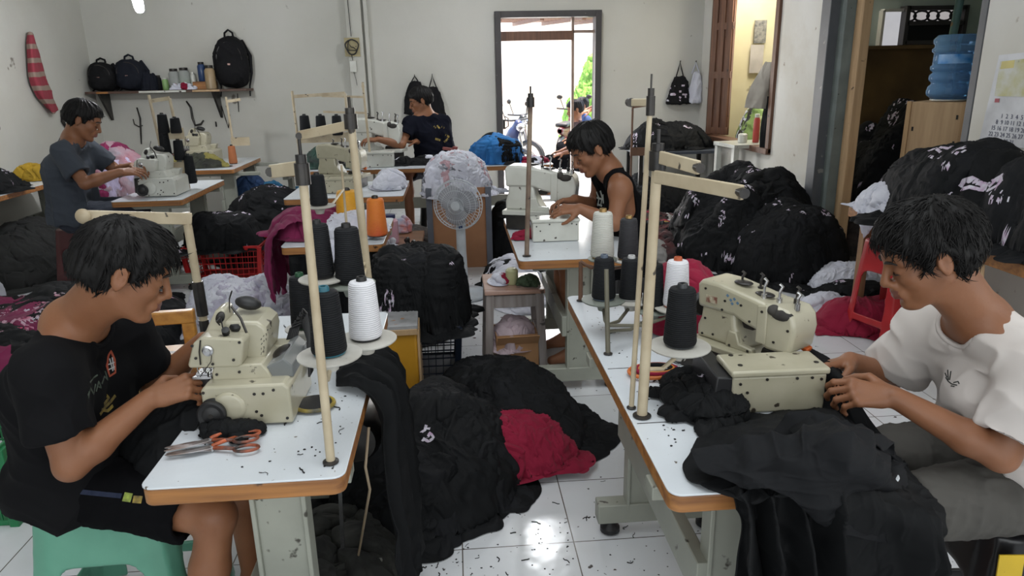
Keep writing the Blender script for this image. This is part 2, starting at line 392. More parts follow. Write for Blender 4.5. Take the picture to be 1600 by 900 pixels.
# floor: glossy 40 cm tiles
mf = bpy.data.materials.new('white_floor_tiles'); mf.use_nodes = True; t = mf.node_tree; N = t.nodes; L = t.links
b = N['Principled BSDF']; tc = N.new('ShaderNodeTexCoord'); mp = N.new('ShaderNodeMapping'); mp.inputs['Location'].default_value = (.03, -.19 + .0, 0)
br = N.new('ShaderNodeTexBrick'); br.offset = 0; br.squash = 1; br.inputs['Scale'].default_value = 1; br.inputs['Brick Width'].default_value = .4; br.inputs['Row Height'].default_value = .4
br.inputs['Mortar Size'].default_value = .0022; br.inputs['Mortar Smooth'].default_value = .1; br.inputs['Bias'].default_value = -.3
br.inputs['Color1'].default_value = (.68, .70, .73, 1); br.inputs['Color2'].default_value = (.63, .65, .675, 1); br.inputs['Mortar'].default_value = (.09, .075, .06, 1)
L.new(tc.outputs['Object'], mp.inputs[0]); L.new(mp.outputs[0], br.inputs['Vector'])
n1 = N.new('ShaderNodeTexNoise'); n1.inputs['Scale'].default_value = 1.3; n1.inputs['Detail'].default_value = 9; L.new(tc.outputs['Object'], n1.inputs['Vector'])
mr = N.new('ShaderNodeMapRange'); mr.inputs[1].default_value = .45; mr.inputs[2].default_value = .75; mr.inputs[4].default_value = .45; L.new(n1.outputs['Fac'], mr.inputs[0])
mx = N.new('ShaderNodeMix'); mx.data_type = 'RGBA'; L.new(mr.outputs[0], mx.inputs[0]); L.new(br.outputs['Color'], mx.inputs[6]); mx.inputs[7].default_value = (.40, .39, .36, 1)
n2 = N.new('ShaderNodeTexNoise'); n2.inputs['Scale'].default_value = 26; n2.inputs['Detail'].default_value = 2; L.new(tc.outputs['Object'], n2.inputs['Vector'])
r2 = N.new('ShaderNodeMapRange'); r2.inputs[1].default_value = .70; r2.inputs[2].default_value = .73; L.new(n2.outputs['Fac'], r2.inputs[0])
m2 = N.new('ShaderNodeMix'); m2.data_type = 'RGBA'; L.new(r2.outputs[0], m2.inputs[0]); L.new(mx.outputs[2], m2.inputs[6]); m2.inputs[7].default_value = (.06, .05, .045, 1)
L.new(m2.outputs[2], b.inputs['Base Color']); b.inputs['Roughness'].default_value = .16
n4 = N.new('ShaderNodeTexNoise'); n4.inputs['Scale'].default_value = 14; n4.inputs['Detail'].default_value = 1; L.new(tc.outputs['Object'], n4.inputs['Vector'])
bp = N.new('ShaderNodeBump'); bp.inputs['Strength'].default_value = .10; bp.inputs['Distance'].default_value = .01; L.new(n4.outputs['Fac'], bp.inputs['Height'])
bp2 = N.new('ShaderNodeBump'); bp2.inputs['Strength'].default_value = .3; bp2.inputs['Distance'].default_value = .003; bp2.invert = True; L.new(br.outputs['Fac'], bp2.inputs['Height'])
L.new(bp.outputs[0], bp2.inputs['Normal']); L.new(bp2.outputs[0], b.inputs['Normal'])
struct('floor', MB().box(((XL+6.2)/2, (YN+YF)/2, -.05), (6.2-XL, YF-YN, .1)), mf)
struct('ceiling', MB().box(((XL+6.2)/2, (YN+YF)/2, ZC+.05), (6.2-XL+.3, YF-YN+.3, .1)), M_CEIL)
struct('wall_left', MB().box((XL-.1, (YN+YF)/2, ZC/2), (.2, YF-YN, ZC)), M_WALL)
# far wall with the door opening
DX0, DX1, DZ = at(772, 20, YF).x, at(939, 15, YF).x, at(860, 17, YF).z
mb = MB(); mb.box(((XL+DX0)/2, YF+.075, ZC/2), (DX0-XL, .15, ZC)); mb.box(((DX1+XR+.4)/2, YF+.075, ZC/2), (XR+.4-DX1, .15, ZC)); mb.box(((DX0+DX1)/2, YF+.075, (DZ+ZC)/2), (DX1-DX0, .15, ZC-DZ))
struct('wall_back', mb, M_WALL)
struct('wall_near', MB().box(((XL+6.2)/2, YN-.1, ZC/2), (6.2-XL, .2, ZC)), M_WALL)
# pilaster with conduits
px0 = at(543, 60, YF-.06).x; px1 = at(567, 60, YF-.06).x
struct('trim_1', MB().box(((px0+px1)/2, YF-.04, ZC/2), (px1-px0, .1, ZC)).box((px1+.05, YF-.03, ZC/2), (.045, .06, ZC)), M_WALL, .004)
# right wall: window, wall piece, doorway, near wall
WY0 = atx(1207, 200, XR).y; WY1 = 8.93; PY0 = atx(1280, 200, XR).y; RY = 4.27
WZ = .80
mb = MB()
mb.box((XR+.08, (WY0+YF)/2, WZ/2), (.16, YF-WY0, WZ)); mb.box((XR+.08, (WY1+YF)/2, (WZ+ZC)/2), (.16, YF-WY1, ZC-WZ)); mb.box((XR+.08, (WY0+WY1)/2, 3.2), (.16, WY1-WY0, .8))
mb.box((XR+.08, (PY0+WY0)/2, ZC/2), (.16, WY0-PY0, ZC))
mb.box((XR+.08, (RY+YN)/2, ZC/2), (.16, RY-YN, ZC)); mb.box((XR+.08, (PY0+RY)/2, 3.2), (.16, PY0-RY, .8))
struct('wall_right', mb, M_COLUMN)
struct('trim_2', MB().box((XR-.012, (PY0+WY0)/2, .2), (.024, WY0-PY0-.02, .4)), M_PLINTH)
# slate grey post and light timber of the doorway
t2 = MB().box((XR+.02, PY0-.07, 1.4), (.20, .15, 2.8)).slot(1).box((XR+.07, PY0-.19, 1.4), (.14, .10, 2.8)).slot(2).box((XR+.12, PY0-.30, 1.4), (.08, .11, 2.8))
struct('trim_3', t2, [M_SLATE, mat('green_grey_timber', (.17, .20, .19), .6, spots=.4), M_PALEWOOD], .006)
struct('trim_4', MB().box((XR+.06, RY+.04, 1.4), (.12, .06, 2.8)), M_SLATE, .004)
# room beyond the doorway (mint and raw brown wall) and the yellow room beyond the window
BY = 8.3
bz = at(1385, 76, BY).z
struct('wall_store_back', MB().box((5.2, BY+.1, (bz+ZC)/2), (2.3, .2, ZC-bz)), M_MINT)
struct('wall_store_left', MB().beam((3.38, 7.28, ZC/2), (4.06, 8.36, ZC/2), .06, ZC, up=(0, 0, 1)), M_YWALL)
struct('trim_5', MB().box((5.2, BY+.06, bz/2), (2.3, .24, bz)).box((5.2, BY-.1, bz+.01), (2.3, .12, .04)), mat('raw_brown_plaster', (.22, .13, .05), .9, vscale=1.6, col2=(.10, .06, .03), spots=.6, sscale=3, spotcol=(.34, .25, .13), bump=.3, bscale=8))
struct('wall_store_right', MB().box((6.25, 4, ZC/2), (.1, 11, ZC)), M_MINT)
struct('wall_store_near', MB().box((4.9, 3.2, ZC/2), (2.9, .1, ZC)), M_MINT)
struct('wall_side_room', MB().box((4.25, 9.25, ZC/2), (2.0, .1, ZC)).box((5.1, 8.8, ZC/2), (.1, 1.0, ZC)), M_YWALL)
# store window with grille in the back wall of the store
def rect_at(x0, y0, x1, y1, Y): a = at(x0, y0, Y); b_ = at(x1, y1, Y); return a.x, b_.x, b_.z, a.z
x0, x1, z0, z1 = rect_at(1410, 14, 1492, 66, BY)
wn = MB()
for xx in (x0, x1): wn.box((xx, BY-.06, (z0+z1)/2), (.05, .14, z1-z0+.05))
for zz in (z0, z1, z0+(z1-z0)*.56): wn.box(((x0+x1)/2, BY-.06, zz), (x1-x0, .14, .045))
o = wn.build('window_2', M_FRAME, bev=.003); o['kind'] = 'structure'
gr = MB(); rnd = random.Random(4)
for i in range(5):
    cx = x0 + (x1-x0)*(i+.5)/5; zc = z0+(z1-z0)*.78
    gr.tube([(cx + .09*math.cos(a)*(1 if i % 2 else .8), BY-.05, zc + .055*math.sin(a)) for a in [k*PI/6 for k in range(12)]], .012, 6, True)
gr.build('window_grille', M_FRAME, o)
MB().box(((x0+x1)/2, BY-.01, z0+(z1-z0)*.28), (x1-x0, .02, (z1-z0)*.52)).build('window_shutter_panel', mat('near_black_panel', (.012, .011, .01), .6), o)
MB().box(((x0+x1)/2, BY-.012, z0+(z1-z0)*.78), (x1-x0, .02, (z1-z0)*.42)).build('window_pane', mat('daylit_pane', (.5, .5, .52), .3, emit=((.85, .8, .8), .35)), o)
x0, x1, z0, z1 = rect_at(1376, 17, 1409, 71, BY)
o = MB().box((x0, BY-.04, (z0+z1)/2), (.03, .08, z1-z0)).box(((x0+x1)/2, BY-.04, z1), (x1-x0, .08, .03)).build('window_3', M_COLUMN); o['kind'] = 'structure'
MB().box(((x0+x1)/2, BY-.02, (z0+z1)/2), (x1-x0, .02, z1-z0)).build('window_pane', mat('frosted_daylit_pane', (.6, .6, .62), .4, vscale=2, col2=(.35, .35, .38), emit=((.8, .8, .84), .45)), o)
# window in the right wall: brown frame, sill, shutter
wf = MB()
for yy in (WY0+.04, WY1-.04): wf.box((XR+.04, yy, 1.8), (.14, .08, 2.0))
wf.box((XR+.04, (WY0+WY1)/2, WZ+.02), (.18, WY1-WY0, .06))
wf.box((XR+.04, (WY0+WY1)/2, 2.76), (.14, WY1-WY0, .08))
o = wf.build('window_1', M_BROWN, bev=.004); o['kind'] = 'structure'
sh = MB(); a = Vector((XR-.03, WY1-.06, 0)); bb = at(1143, 120, WY1-.32); dvec = Vector((bb.x-a.x, bb.y-a.y, 0)); Ls = dvec.length; ang = math.atan2(dvec.y, dvec.x)
MS = Matrix.Translation((a.x, a.y, WZ+.06)) @ Matrix.Rotation(ang, 4, 'Z')
sh = MB(MS); sh.box((Ls/2, 0, .92), (Ls, .035, 1.84))
for u in (.05, Ls-.05, Ls/2): sh.box((u, -.01, .92), (.07, .05, 1.84))
for z in (.05, .7, 1.25, 1.8): sh.box((Ls/2, -.01, z), (Ls, .045, .08))
sh.build('window_shutter', M_BROWN, o, bev=.004)
# far door: frame, transom bar, mullion, white leaf edge
dt = .075
df = MB(); yc = YF+.03
for xx in (DX0+dt/2, DX1-dt/2): df.box((xx, yc, DZ/2), (dt, .2, DZ))
df.box(((DX0+DX1)/2, yc, DZ-dt/2), (DX1-DX0-2*dt-.001, .2, dt))
ztr = at(840, 56, YF).z; xm = at(895, 100, YF).x
o = df.build('door_1', M_FRAME, bev=.004); o['kind'] = 'structure'
MB().box(((DX0+xm)/2, yc, ztr), (xm-DX0, .09, .11)).build('transom_bar', M_BROWN, o, bev=.003)
MB().box(((xm+DX1)/2, yc, at(915, 49, YF).z), (DX1-xm, .06, .035)).box((xm, yc, DZ/2), (.035, .06, DZ)).build('door_mullion', mat('brown_grey_paint', (.28, .20, .16), .6), o, bev=.003)
MB().box((DX0+.1, YF+.14, 1.0), (.03, .05, .12)).tube([(DX0+.11, YF+.09, .95), (DX0+.15, YF+.05, .98), (DX0+.15, YF+.05, 1.08), (DX0+.11, YF+.09, 1.1)], .008).build('door_handle', M_DARK, o)
# ------------------------------------------------------------------ sewing tables
def rounded(x0, y0, x1, y1, r, n=5):
    P = []
    for cx, cy, a0 in ((x1-r, y0+r, -90), (x1-r, y1-r, 0), (x0+r, y1-r, 90), (x0+r, y0+r, 180)):
        for i in range(n+1): a = math.radians(a0 + 90*i/n); P.append((cx + r*math.cos(a), cy + r*math.sin(a)))
    return P
def sewing_table(label, x0, y0, x1, y1, z=.75, group=None, up=None, along='Y', top=None, legs=True, th=.042, foot=.5, seams=(), bar=True, inset=(.14, .14), bz=.36):
    W, L_ = x1-x0, y1-y0; t = thing('sewing_table', label, 'table', ((x0+x1)/2, (y0+y1)/2, 0), 0, group)
    MB().prism(rounded(-W/2, -L_/2, W/2, L_/2, .03), .005, Mzx((0, 0, z-.005))).build('tabletop', top or M_LAM, t, bev=.0015)
    MB().prism(rounded(-W/2+.0015, -L_/2+.0015, W/2-.0015, L_/2-.0015, .03), th, Mzx((0, 0, z-.005-th))).build('edge_band', M_ORANGE, t, bev=.004)
    for s in seams: MB().box((0, s-(y0+y1)/2, z+.0004), (W-.02, .003, .0008)).build('seam_strip', M_DARK, t)
    if legs:
        ux = up if up is not None else 0
        A = [(ux, -L_/2+inset[0]), (ux, L_/2-inset[1])] if along == 'Y' else [(-W/2+.14, ux), (W/2-.14, ux)]
        zb = z-.005-th
        for (lx, ly) in A:
            if along == 'Y':
                m = MB(); m.box((lx, ly, zb-.02), (W*.8, .06, .035)); m.box((lx, ly, (zb+.10)/2), (.115, .045, zb-.1)); m.box((lx+.0615, ly-.003, (zb+.10)/2), (.012, .06, zb-.1)); m.box((lx-.0615, ly-.003, (zb+.10)/2), (.012, .06, zb-.1))
                f = MB().box((0, ly, .09), (foot, .065, .075)); fp = [(-foot/2+.05, ly), (foot/2-.05, ly)]
            else:
                m = MB(); m.box((lx, ly, zb-.02), (.06, L_*.8, .035)); m.box((lx, ly, (zb+.10)/2), (.045, .115, zb-.1)); f = MB().box((lx, ly, .09), (.065, foot, .075)); fp = [(lx, ly-foot/2+.05), (lx, ly+foot/2-.05)]
            m.build('leg', M_STEEL, t, bev=.003)
            fo = f.build('foot', M_STEEL, t, bev=.004)
            for p in fp: MB().lathe([(.028, 0), (.036, .006), (.036, .022), (.02, .04), (.012, .055)], (p[0], p[1], 0), 16).build('rubber_foot', M_RUB, fo)
        if bar:
            (ax_, ay), (bx_, by) = A
            b = MB(); b.beam((ax_-.075, ay-.03, bz), (bx_-.075, by+.03, bz), .035, .11)
            b.build('crossbar', M_STEEL, t, bev=.003)
    return t
T1 = sewing_table('white sewing table with two pairs of scissors beside the man in black', -.735, 1.465, -.28, 2.66, up=.04)
T2 = sewing_table('white sewing table with black cloth draped over its near end', .43, 1.31, .955, 2.76, up=-.06, seams=(2.0, 1.64), foot=.46, inset=(.14, .52), bz=.43)
T3 = sewing_table('white sewing table in front of the man in the tank top', .29, 3.36, .89, 4.45, up=.02)
T4 = sewing_table('long white sewing table near the back wall below the man in the navy printed t-shirt', -1.80, 7.15, .98, 7.72, along='X', group=None)
T5 = sewing_table('short white sewing table in the middle behind the yellow and orange yarn cones', -1.30, 5.47, -.40, 6.3, up=.05)
T6 = sewing_table('white sewing table at the hands of the man in the grey t-shirt', -2.62, 5.62, -2.09, 6.72, up=.05)
T7 = sewing_table('white sewing table against the back wall under the long wooden shelf', -3.05, 7.52, -2.24, 8.62, up=.3)
T8 = sewing_table('white sewing table along the left wall carrying a heap of black garments', -4.25, 5.95, -3.70, 7.45, up=.0)
T9 = sewing_table('white sewing table carrying magenta and white garments behind the tall yarn cones', -.99, 3.98, -.42, 4.75, z=.72, up=.05)
# ------------------------------------------------------------------ wooden bench with piles on the right
b = thing('work_bench', 'long wooden bench with white top on the right under the heaped black garments', 'table', (2.86, 3.1, 0))
MB().prism(rounded(-.30, -1.5, .30, 1.36, .01), .006, Mzx((0, 0, .744))).build('tabletop', M_LAM, b, bev=.001)
MB().prism(rounded(-.302, -1.502, .302, 1.362, .01), .06, Mzx((0, 0, .683))).build('edge_band', M_ORANGE, b, bev=.003)
for x_, y_ in ((-.26, 1.2), (-.26, .35), (-.26, -1.3), (.26, 1.2), (.26, -1.3)): MB().box((x_, y_, .342), (.05, .06, .684)).build('leg', wood('bare_wood_leg', (.30, .17, .08), (.18, .1, .05), 3, .6, 'Z'), b, bev=.004)
MB().beam((-.27, .95, .64), (-.27, .5, .25), .03, .05).build('brace', MATS['bare_wood_leg'], b, bev=.003)
MB().beam((-.30, .12, .68), (-.38, -.06, .03), .028, .05).build('slanted_prop', M_PALEWOOD, b, bev=.003)

# ------------------------------------------------------------------ plastic stools
def plastic_stool(label, loc, rz, m, s=.34, h=.45, group=None):
    t = thing('plastic_stool', label, 'stool', loc, rz, group)
    v = Vol((-s*.75, -s*.75, -.01), (s*.75, s*.75, h+.03), .008)
    top, bot = s*.42, s*.56
    def shell(X, Y, Z):
        k = top + (bot-top)*(1 - np.clip(Z/h, 0, 1))
        q = lambda e: np.maximum(np.abs(X), np.abs(Y)) - e + .25*np.maximum(0, np.minimum(np.abs(X), np.abs(Y)) - (e - .06))**1*1.6
        out = q(k); inn = q(k - .014)
        body = np.maximum(out, -inn); seat = np.maximum(np.maximum(out, Z - h), (h-.022) - Z)
        # dished seat
        dish = (h - .008 + .018*((X/top)**2 + (Y/top)**2)) - Z
        body = np.maximum(body, Z - h + .004)
        d = np.minimum(body, np.maximum(seat, -(dish)))
        # arched openings on four sides
        wid = (s*.27) + .02*(1 - Z/h); zt = h*.70
        def arch(U): return np.maximum(np.sqrt(np.maximum(np.abs(U) - wid + .06, 0)**2 + np.maximum(Z - zt + .06, 0)**2) - .06, -Z - 1)
        a1 = np.maximum(arch(X), .3*k - np.abs(Y)); a2 = np.maximum(arch(Y), .3*k - np.abs(X))
        d = np.maximum(d, -np.minimum(a1, a2))
        # low brace between the legs
        br_ = np.maximum(np.maximum(q(k-.002), -q(k-.016)), np.abs(Z - h*.22) - .022)
        return np.maximum(np.minimum(d, br_), -Z)*.8
    v.op(lambda X, Y, Z: shell(X, Y, Z).astype(np.float32), (-s*.7, -s*.7, -.01), (s*.7, s*.7, h+.02), 0)
    V, F = v.mesh(); V = relax(V, F, 2, .4)
    link('stool_shell', mesh_from('stool_shell', V, F, m), t)
    return t
M_GREENP = mat('sea_green_plastic', (.13, .37, .26), .35, vscale=7, col2=(.10, .30, .21), stain=.4, staincol=(.16, .2, .12), coat=.15)
plastic_stool('sea green plastic stool under the man in the black printed t-shirt', (-1.03, 1.95, 0), .03, M_GREENP, .42, .485)
plastic_stool('dark maroon plastic stool under the man in the grey t-shirt', (-3.05, 6.02, 0), .0, mat('maroon_plastic', (.085, .02, .022), .4, spots=.3, sscale=30, spotcol=(.3, .25, .22)), .38, .50)
plastic_stool('black plastic stool with a yellow sticker patch under the man in the white t-shirt', (1.47, 1.56, 0), -.1, mat('black_plastic', (.012, .012, .014), .3, spots=.2), .40, .50)
st = [o for o in COL.objects if o.name.startswith('plastic_stool')][-1]
MB().box((-.15, -.208, .42), (.06, .004, .13), (-.06, 0, 0)).build('yellow_sticker', mat('yellow_sticker_paint', (.62, .42, .02), .5, spots=.8, sscale=30), st)['label'] = 'worn yellow sticker'
plastic_stool('red plastic stool standing behind the slanted wooden prop of the bench', (2.63, 4.0, 0), .3, mat('red_plastic', (.42, .018, .022), .35), .34, .62)
plastic_stool('black stool under the man in the tank top', (.98, 4.0, 0), 0, MATS['black_plastic'], .34, .5)
plastic_stool('dark stool under the man in the navy printed t-shirt', (-.22, 8.1, 0), 0, MATS['black_plastic'], .36, .55)
# wooden stool frame with orange seat behind the left man
M_OW = wood('orange_varnished_wood', (.52, .25, .05), (.36, .15, .03), 2.5, .35, 'Y', .4)
t = thing('wooden_chair', 'orange varnished wooden chair behind the left man with a rail back', 'chair', (-1.40, 2.95, 0), .1)
MB().box((0, 0, .445), (.48, .46, .035)).build('seat', M_OW, t, bev=.008)
for x_ in (-.2, .2):
    for y_ in (-.19, .19): MB().box((x_, y_, .215), (.05, .05, .43)).build('leg', M_OW, t, bev=.004)
MB().box((-.19, .21, .54), (.055, .04, .16)).box((.19, .21, .54), (.055, .04, .16)).box((0, .21, .60), (.44, .045, .06)).build('backrest', M_OW, t, bev=.006)
# small wooden table with brown top and items
t = thing('side_table', 'low wooden table with a scuffed brown top between the standing fan and the magenta garments', 'table', (-.50, 5.0, 0), .0)
MB().box((0, 0, .49), (.50, .66, .03)).build('tabletop', wood('scuffed_brown_top', (.24, .12, .06), (.13, .06, .03), 2, .3, 'X', .6), t, bev=.004)
for x_ in (-.2, .2):
    for y_ in (-.27, .27): MB().box((x_, y_, .2375), (.07, .05, .475)).build('leg', M_PALEWOOD, t, bev=.004)
MB().box((0, -.30, .44), (.42, .03, .07)).build('apron', M_PALEWOOD, t)
# wooden stool with bits on it, right of the fan
M_GW = wood('grey_worn_wood', (.30, .27, .26), (.18, .15, .14), 3, .5, 'Z', .5)
t = thing('wooden_stool', 'worn grey wooden stool with a pinkish top standing left of the tank-top man\'s table', 'stool', (.295, 3.88, 0), .0)
MB().box((0, 0, .485), (.33, .36, .025)).build('seat', wood('pinkish_plank', (.42, .27, .22), (.3, .16, .1), 3, .3, 'X', .6), t, bev=.004)
for x_ in (-.135, .135):
    for y_ in (-.15, .15): MB().beam((x_*1.15, y_*1.1, 0), (x_, y_, .475), .045, .045).build('leg', M_GW, t, bev=.004)
for y_ in (-.15, .15): MB().box((0, y_, .43), (.27, .03, .07)).build('apron', M_GW, t, bev=.003)
for x_ in (-.145, .145): MB().box((x_, 0, .2), (.03, .28, .035)).build('stretcher', M_GW, t, bev=.003)
# yellow box with a grey worn lid
t = thing('yellow_box', 'yellow wooden box with a worn grey top at the right edge of the left table', 'box', (-.36, 3.55, 0), .03)
MB().box((0, 0, .21), (.26, .38, .42)).build('box_body', mat('yellow_enamel', (.52, .26, .02), .4, vscale=4, col2=(.40, .19, .015), spots=.4, sscale=10, spotcol=(.2, .1, .02), stain=.4, staincol=(.3, .17, .04)), t, bev=.012)
MB().box((0, 0, .433), (.275, .395, .024)).build('lid', mat('grey_flaking_top', (.34, .34, .35), .6, vscale=12, col2=(.2, .2, .2), spots=.7, sscale=16, spotcol=(.3, .14, .05)), t, bev=.004)
MB().box((.137, 0, .21), (.012, .36, .40)).box((.0, -.197, .41), (.27, .012, .03)).build('side_panel', M_PALEWOOD, t, bev=.002)

# ------------------------------------------------------------------ baskets: lattice walls
def basket(name, label, loc, w, d, h, m, rz=0, nx=12, nz=5, group=None, taper=.9, band=.22, prints=False):
    t = thing(name, label, 'basket', loc, rz, group)
    def P(u, v, side):                             # u 0..1 along a side, v 0..1 height
        k = taper + (1-taper)*v
        c = [(-w/2, -d/2), (w/2, -d/2), (w/2, d/2), (-w/2, d/2)]; a, b_ = c[side], c[(side+1) % 4]
        return Vector(((a[0] + (b_[0]-a[0])*u)*k, (a[1] + (b_[1]-a[1])*u)*k, v*h))
    lat = MB()
    for side in range(4):
        ln = w if side % 2 == 0 else d; n_ = max(3, int(nx*ln/w)); out = [Vector((0, -1, 0)), Vector((1, 0, 0)), Vector((0, 1, 0)), Vector((-1, 0, 0))][side]
        for i in range(n_+1): lat.beam(P(i/n_, .06, side), P(i/n_, 1-band*.5, side), .004, .006, up=out)
        for j in range(nz+1):
            v = .06 + (1-band*.5-.06)*j/nz; lat.beam(P(0, v, side), P(1, v, side), .007, .004, up=out)
    lat.build('lattice_wall', m, t)
    rim = MB()
    for side in range(4):
        out = [Vector((0, -1, 0)), Vector((1, 0, 0)), Vector((0, 1, 0)), Vector((-1, 0, 0))][side]
        rim.beam(P(0, 1-band*.22, side), P(1, 1-band*.22, side), h*band*.5, .006, up=out)
        a, b_ = P(-.01, 1, side), P(1.01, 1, side); rim.beam(a, b_, .012, .022, up=(0, 0, 1))
        rim.beam(P(0, 0, side), P(0, 1, side), .035, .035, up=(0, 0, 1))
        rim.beam(P(0, .03, side), P(1, .03, side), h*.06, .008, up=out)
    rim.build('rim', m, t, bev=.003)
    MB().box((0, 0, .006), (w*taper, d*taper, .012)).build('base', m, t)
    return t
M_REDP = mat('red_basket_plastic', (.55, .02, .02), .35, coat=.1)
basket('laundry_basket', 'red plastic lattice basket full of black garments behind the left man', (-1.94, 6.1, 0), .62, .42, .30, M_REDP, 0, 13, 5)
basket('laundry_basket', 'dark navy lattice basket under the tall black garment stack', (-.225, 3.84, 0), .42, .46, .33, mat('navy_basket_plastic', (.008, .014, .03), .4), 0, 10, 6)
basket('laundry_basket', 'small blue basket far back beside the black heap under the back wall', (-2.05, 8.2, 0), .52, .4, .42, mat('blue_basket_plastic', (.02, .11, .2), .45), 0, 8, 5)
basket('laundry_basket', 'green plastic crate at the left picture edge beside the sea green stool', (-1.92, 2.75, 0), .42, .5, .34, mat('green_crate_plastic', (.015, .20, .07), .4), .0, 8, 5)

# ------------------------------------------------------------------ cardboard box and brown drum
M_CARD = mat('brown_cardboard', (.42, .23, .11), .75, vscale=6, col2=(.34, .18, .08), spots=.3, sscale=12, spotcol=(.2, .1, .05))
t = thing('cardboard_box', 'cardboard box full of pinkish scraps under the grey wooden stool', 'box', (.30, 3.80, 0), .05)
m = MB(); w_, d_, h_ = .23, .20, .24
for c, s in (((0, -d_/2, h_/2), (w_, .006, h_)), ((0, d_/2, h_/2), (w_, .006, h_)), ((-w_/2, 0, h_/2), (.006, d_, h_)), ((w_/2, 0, h_/2), (.006, d_, h_)), ((0, 0, .003), (w_, d_, .006))): m.box(c, s)
m.build('box_body', M_CARD, t); MB().box((0, -d_/2-.03, h_-.02), (w_, .004, .08), (.7, 0, 0)).build('flap', M_CARD, t)
t = thing('cardboard_drum', 'tall brown cardboard container overflowing with white garments behind the fan', 'container', (.02, 6.35, 0))
m = MB(); q = .25
for k in range(4):
    a = k*PI/2; c_, s_ = math.cos(a), math.sin(a)
    m.box((c_*q, s_*q, .35), (.012, q*2, .70), (0, 0, a))
m.box((0, 0, .01), (.5, .5, .02)); m.build('box_body', mat('orange_brown_cardboard', (.36, .17, .08), .7, vscale=3, col2=(.26, .12, .055), spots=.3, sscale=8), t)
for k in range(4): a = k*PI/2+PI/4; MB().box((math.cos(a)*.356, math.sin(a)*.356, .35), (.05, .05, .71)).build('corner_post', mat('blue_grey_post', (.12, .13, .16), .5), t)

# ------------------------------------------------------------------ wooden cabinet with water gallon in the store doorway
cx = at(1455, 155, 5.2).x
t = thing('wooden_cabinet', 'tall pale wooden crate-like cabinet carrying the blue water gallon in the doorway', 'cabinet', (3.60, 5.12, 0), math.radians(38))
MB().box((0, 0, .685), (.44, .36, 1.37)).build('cabinet_body', M_PALEWOOD, t, bev=.004)
for x_, y_ in ((-.22, -.18), (.22, -.18), (-.22, .18)):
    MB().box((x_, y_, .685), (.03, .03, 1.38)).build('corner_batten', wood('batten_wood', (.42, .27, .13), (.33, .2, .1), 3, .5, 'Z'), t)
for k in range(9): MB().box((-.222, -.14+.28*(k % 2), .55+.09*k), (.004, .012, .03)).build('metal_clip', M_DARK, t)
gx = (t.matrix_basis @ Vector((0.0, 0, 0)))
M_GALLON = mat('blue_polycarbonate', (.30, .55, .85), .08, trans=.75, alpha=1.0, var=.0, ior=1.2)
t = thing('water_gallon', 'blue translucent water gallon bottle standing upside down on the pale wooden cabinet', 'bottle', (gx.x, gx.y, 1.372))
prof = [(.0, .012), (.10, .012), (.10, .0), (.135, .03), (.15, .045), (.152, .07), (.145, .10), (.128, .115), (.128, .13), (.145, .145), (.147, .16), (.145, .18), (.128, .195), (.128, .205), (.145, .215), (.147, .24), (.135, .25), (.134, .33), (.147, .34), (.15, .36), (.135, .372), (.137, .39), (.147, .40), (.147, .425), (.12, .455), (.0, .458)]
MB().lathe(prof, n=40).build('bottle_body', M_GALLON, t, smooth=True)
MB().lathe([(.122, .05), (.128, .33), (.128, .335), (0, .336)], n=32).build('water', mat('blue_tinted_water', (.35, .58, .82), .05, trans=.8, var=0, ior=1.1), t)
lb = MB(); V = []; F = []
for i in range(13):
    a = -PI*.95 + i*PI*.75/12
    for z_ in (.258, .322): V.append((.1365*math.cos(a), .1365*math.sin(a), z_))
for i in range(12): F.append((2*i, 2*i+2, 2*i+3, 2*i+1))
lb.add(V, F).build('paper_label', mat('blue_white_label', (.02, .22, .60), .4, vscale=9, col2=(.35, .55, .8)), t)
MB().lathe([(.11, -.0), (.12, .004), (.12, .012), (.1, .014)], (0, 0, 0), 24).build('white_collar', M_WHITEM, t)
# pipe above the bottle
a, b_ = at(1500, 0, 6.6), at(1488, 60, 6.6)
o = MB().tube([a + (a-b_)*.4, a, b_ + (b_-a)*3.0], .035, 10).build('water_pipe', mat('weathered_green_pipe', (.16, .3, .28), .5, spots=.6, sscale=9, spotcol=(.3, .2, .1))); tag(o, 'weathered green pipe running down behind the blue water gallon', 'pipe')

# ------------------------------------------------------------------ standing fan
fl = on(724, 462, 0); fz = at(722, 318, fl.y).z
t = thing('standing_fan', 'white standing pedestal fan with a wire cage in the middle of the room', 'fan', (fl.x, fl.y, 0))
M_FANW = mat('pale_blue_white_plastic', (.60, .64, .68), .4, spots=.3, sscale=18, stain=.2)
MB().lathe([(.19, 0), (.20, .01), (.19, .03), (.06, .05), (.045, .07)], n=36).build('base', M_FANW, t, smooth=True)
MB().lathe([(.045, .05), (.036, .35), (.034, .62), (.028, .75), (.02, fz-.06)], n=20).build('pole', M_FANW, t)
MB().box((0, -.04, .56), (.028, .012, .06)).build('button_panel', mat('blue_plastic', (.02, .06, .2), .4), t)
hd = Matrix.Translation((0.0, 0, fz)) @ Euler((0, 0, math.radians(-18))).to_matrix().to_4x4()   # fan axis along local -x..: faces left-front
R_f = .185
mh = MB(hd @ Euler((math.radians(90), 0, 0)).to_matrix().to_4x4())
MB(hd @ Euler((math.radians(90), 0, 0)).to_matrix().to_4x4()).lathe([(.0, -.17), (.045, -.165), (.06, -.12), (.06, -.03), (.04, .0)], n=20).build('motor_housing', M_FANW, t, smooth=True)
cg = MB(hd @ Euler((math.radians(90), 0, 0)).to_matrix().to_4x4())
for zz, rr in ((.045, R_f), (.02, R_f*.97), (.075, R_f*.95)): cg.tube([(rr*math.cos(a), rr*math.sin(a), zz) for a in [k*2*PI/40 for k in range(40)]], .003, 5, True)
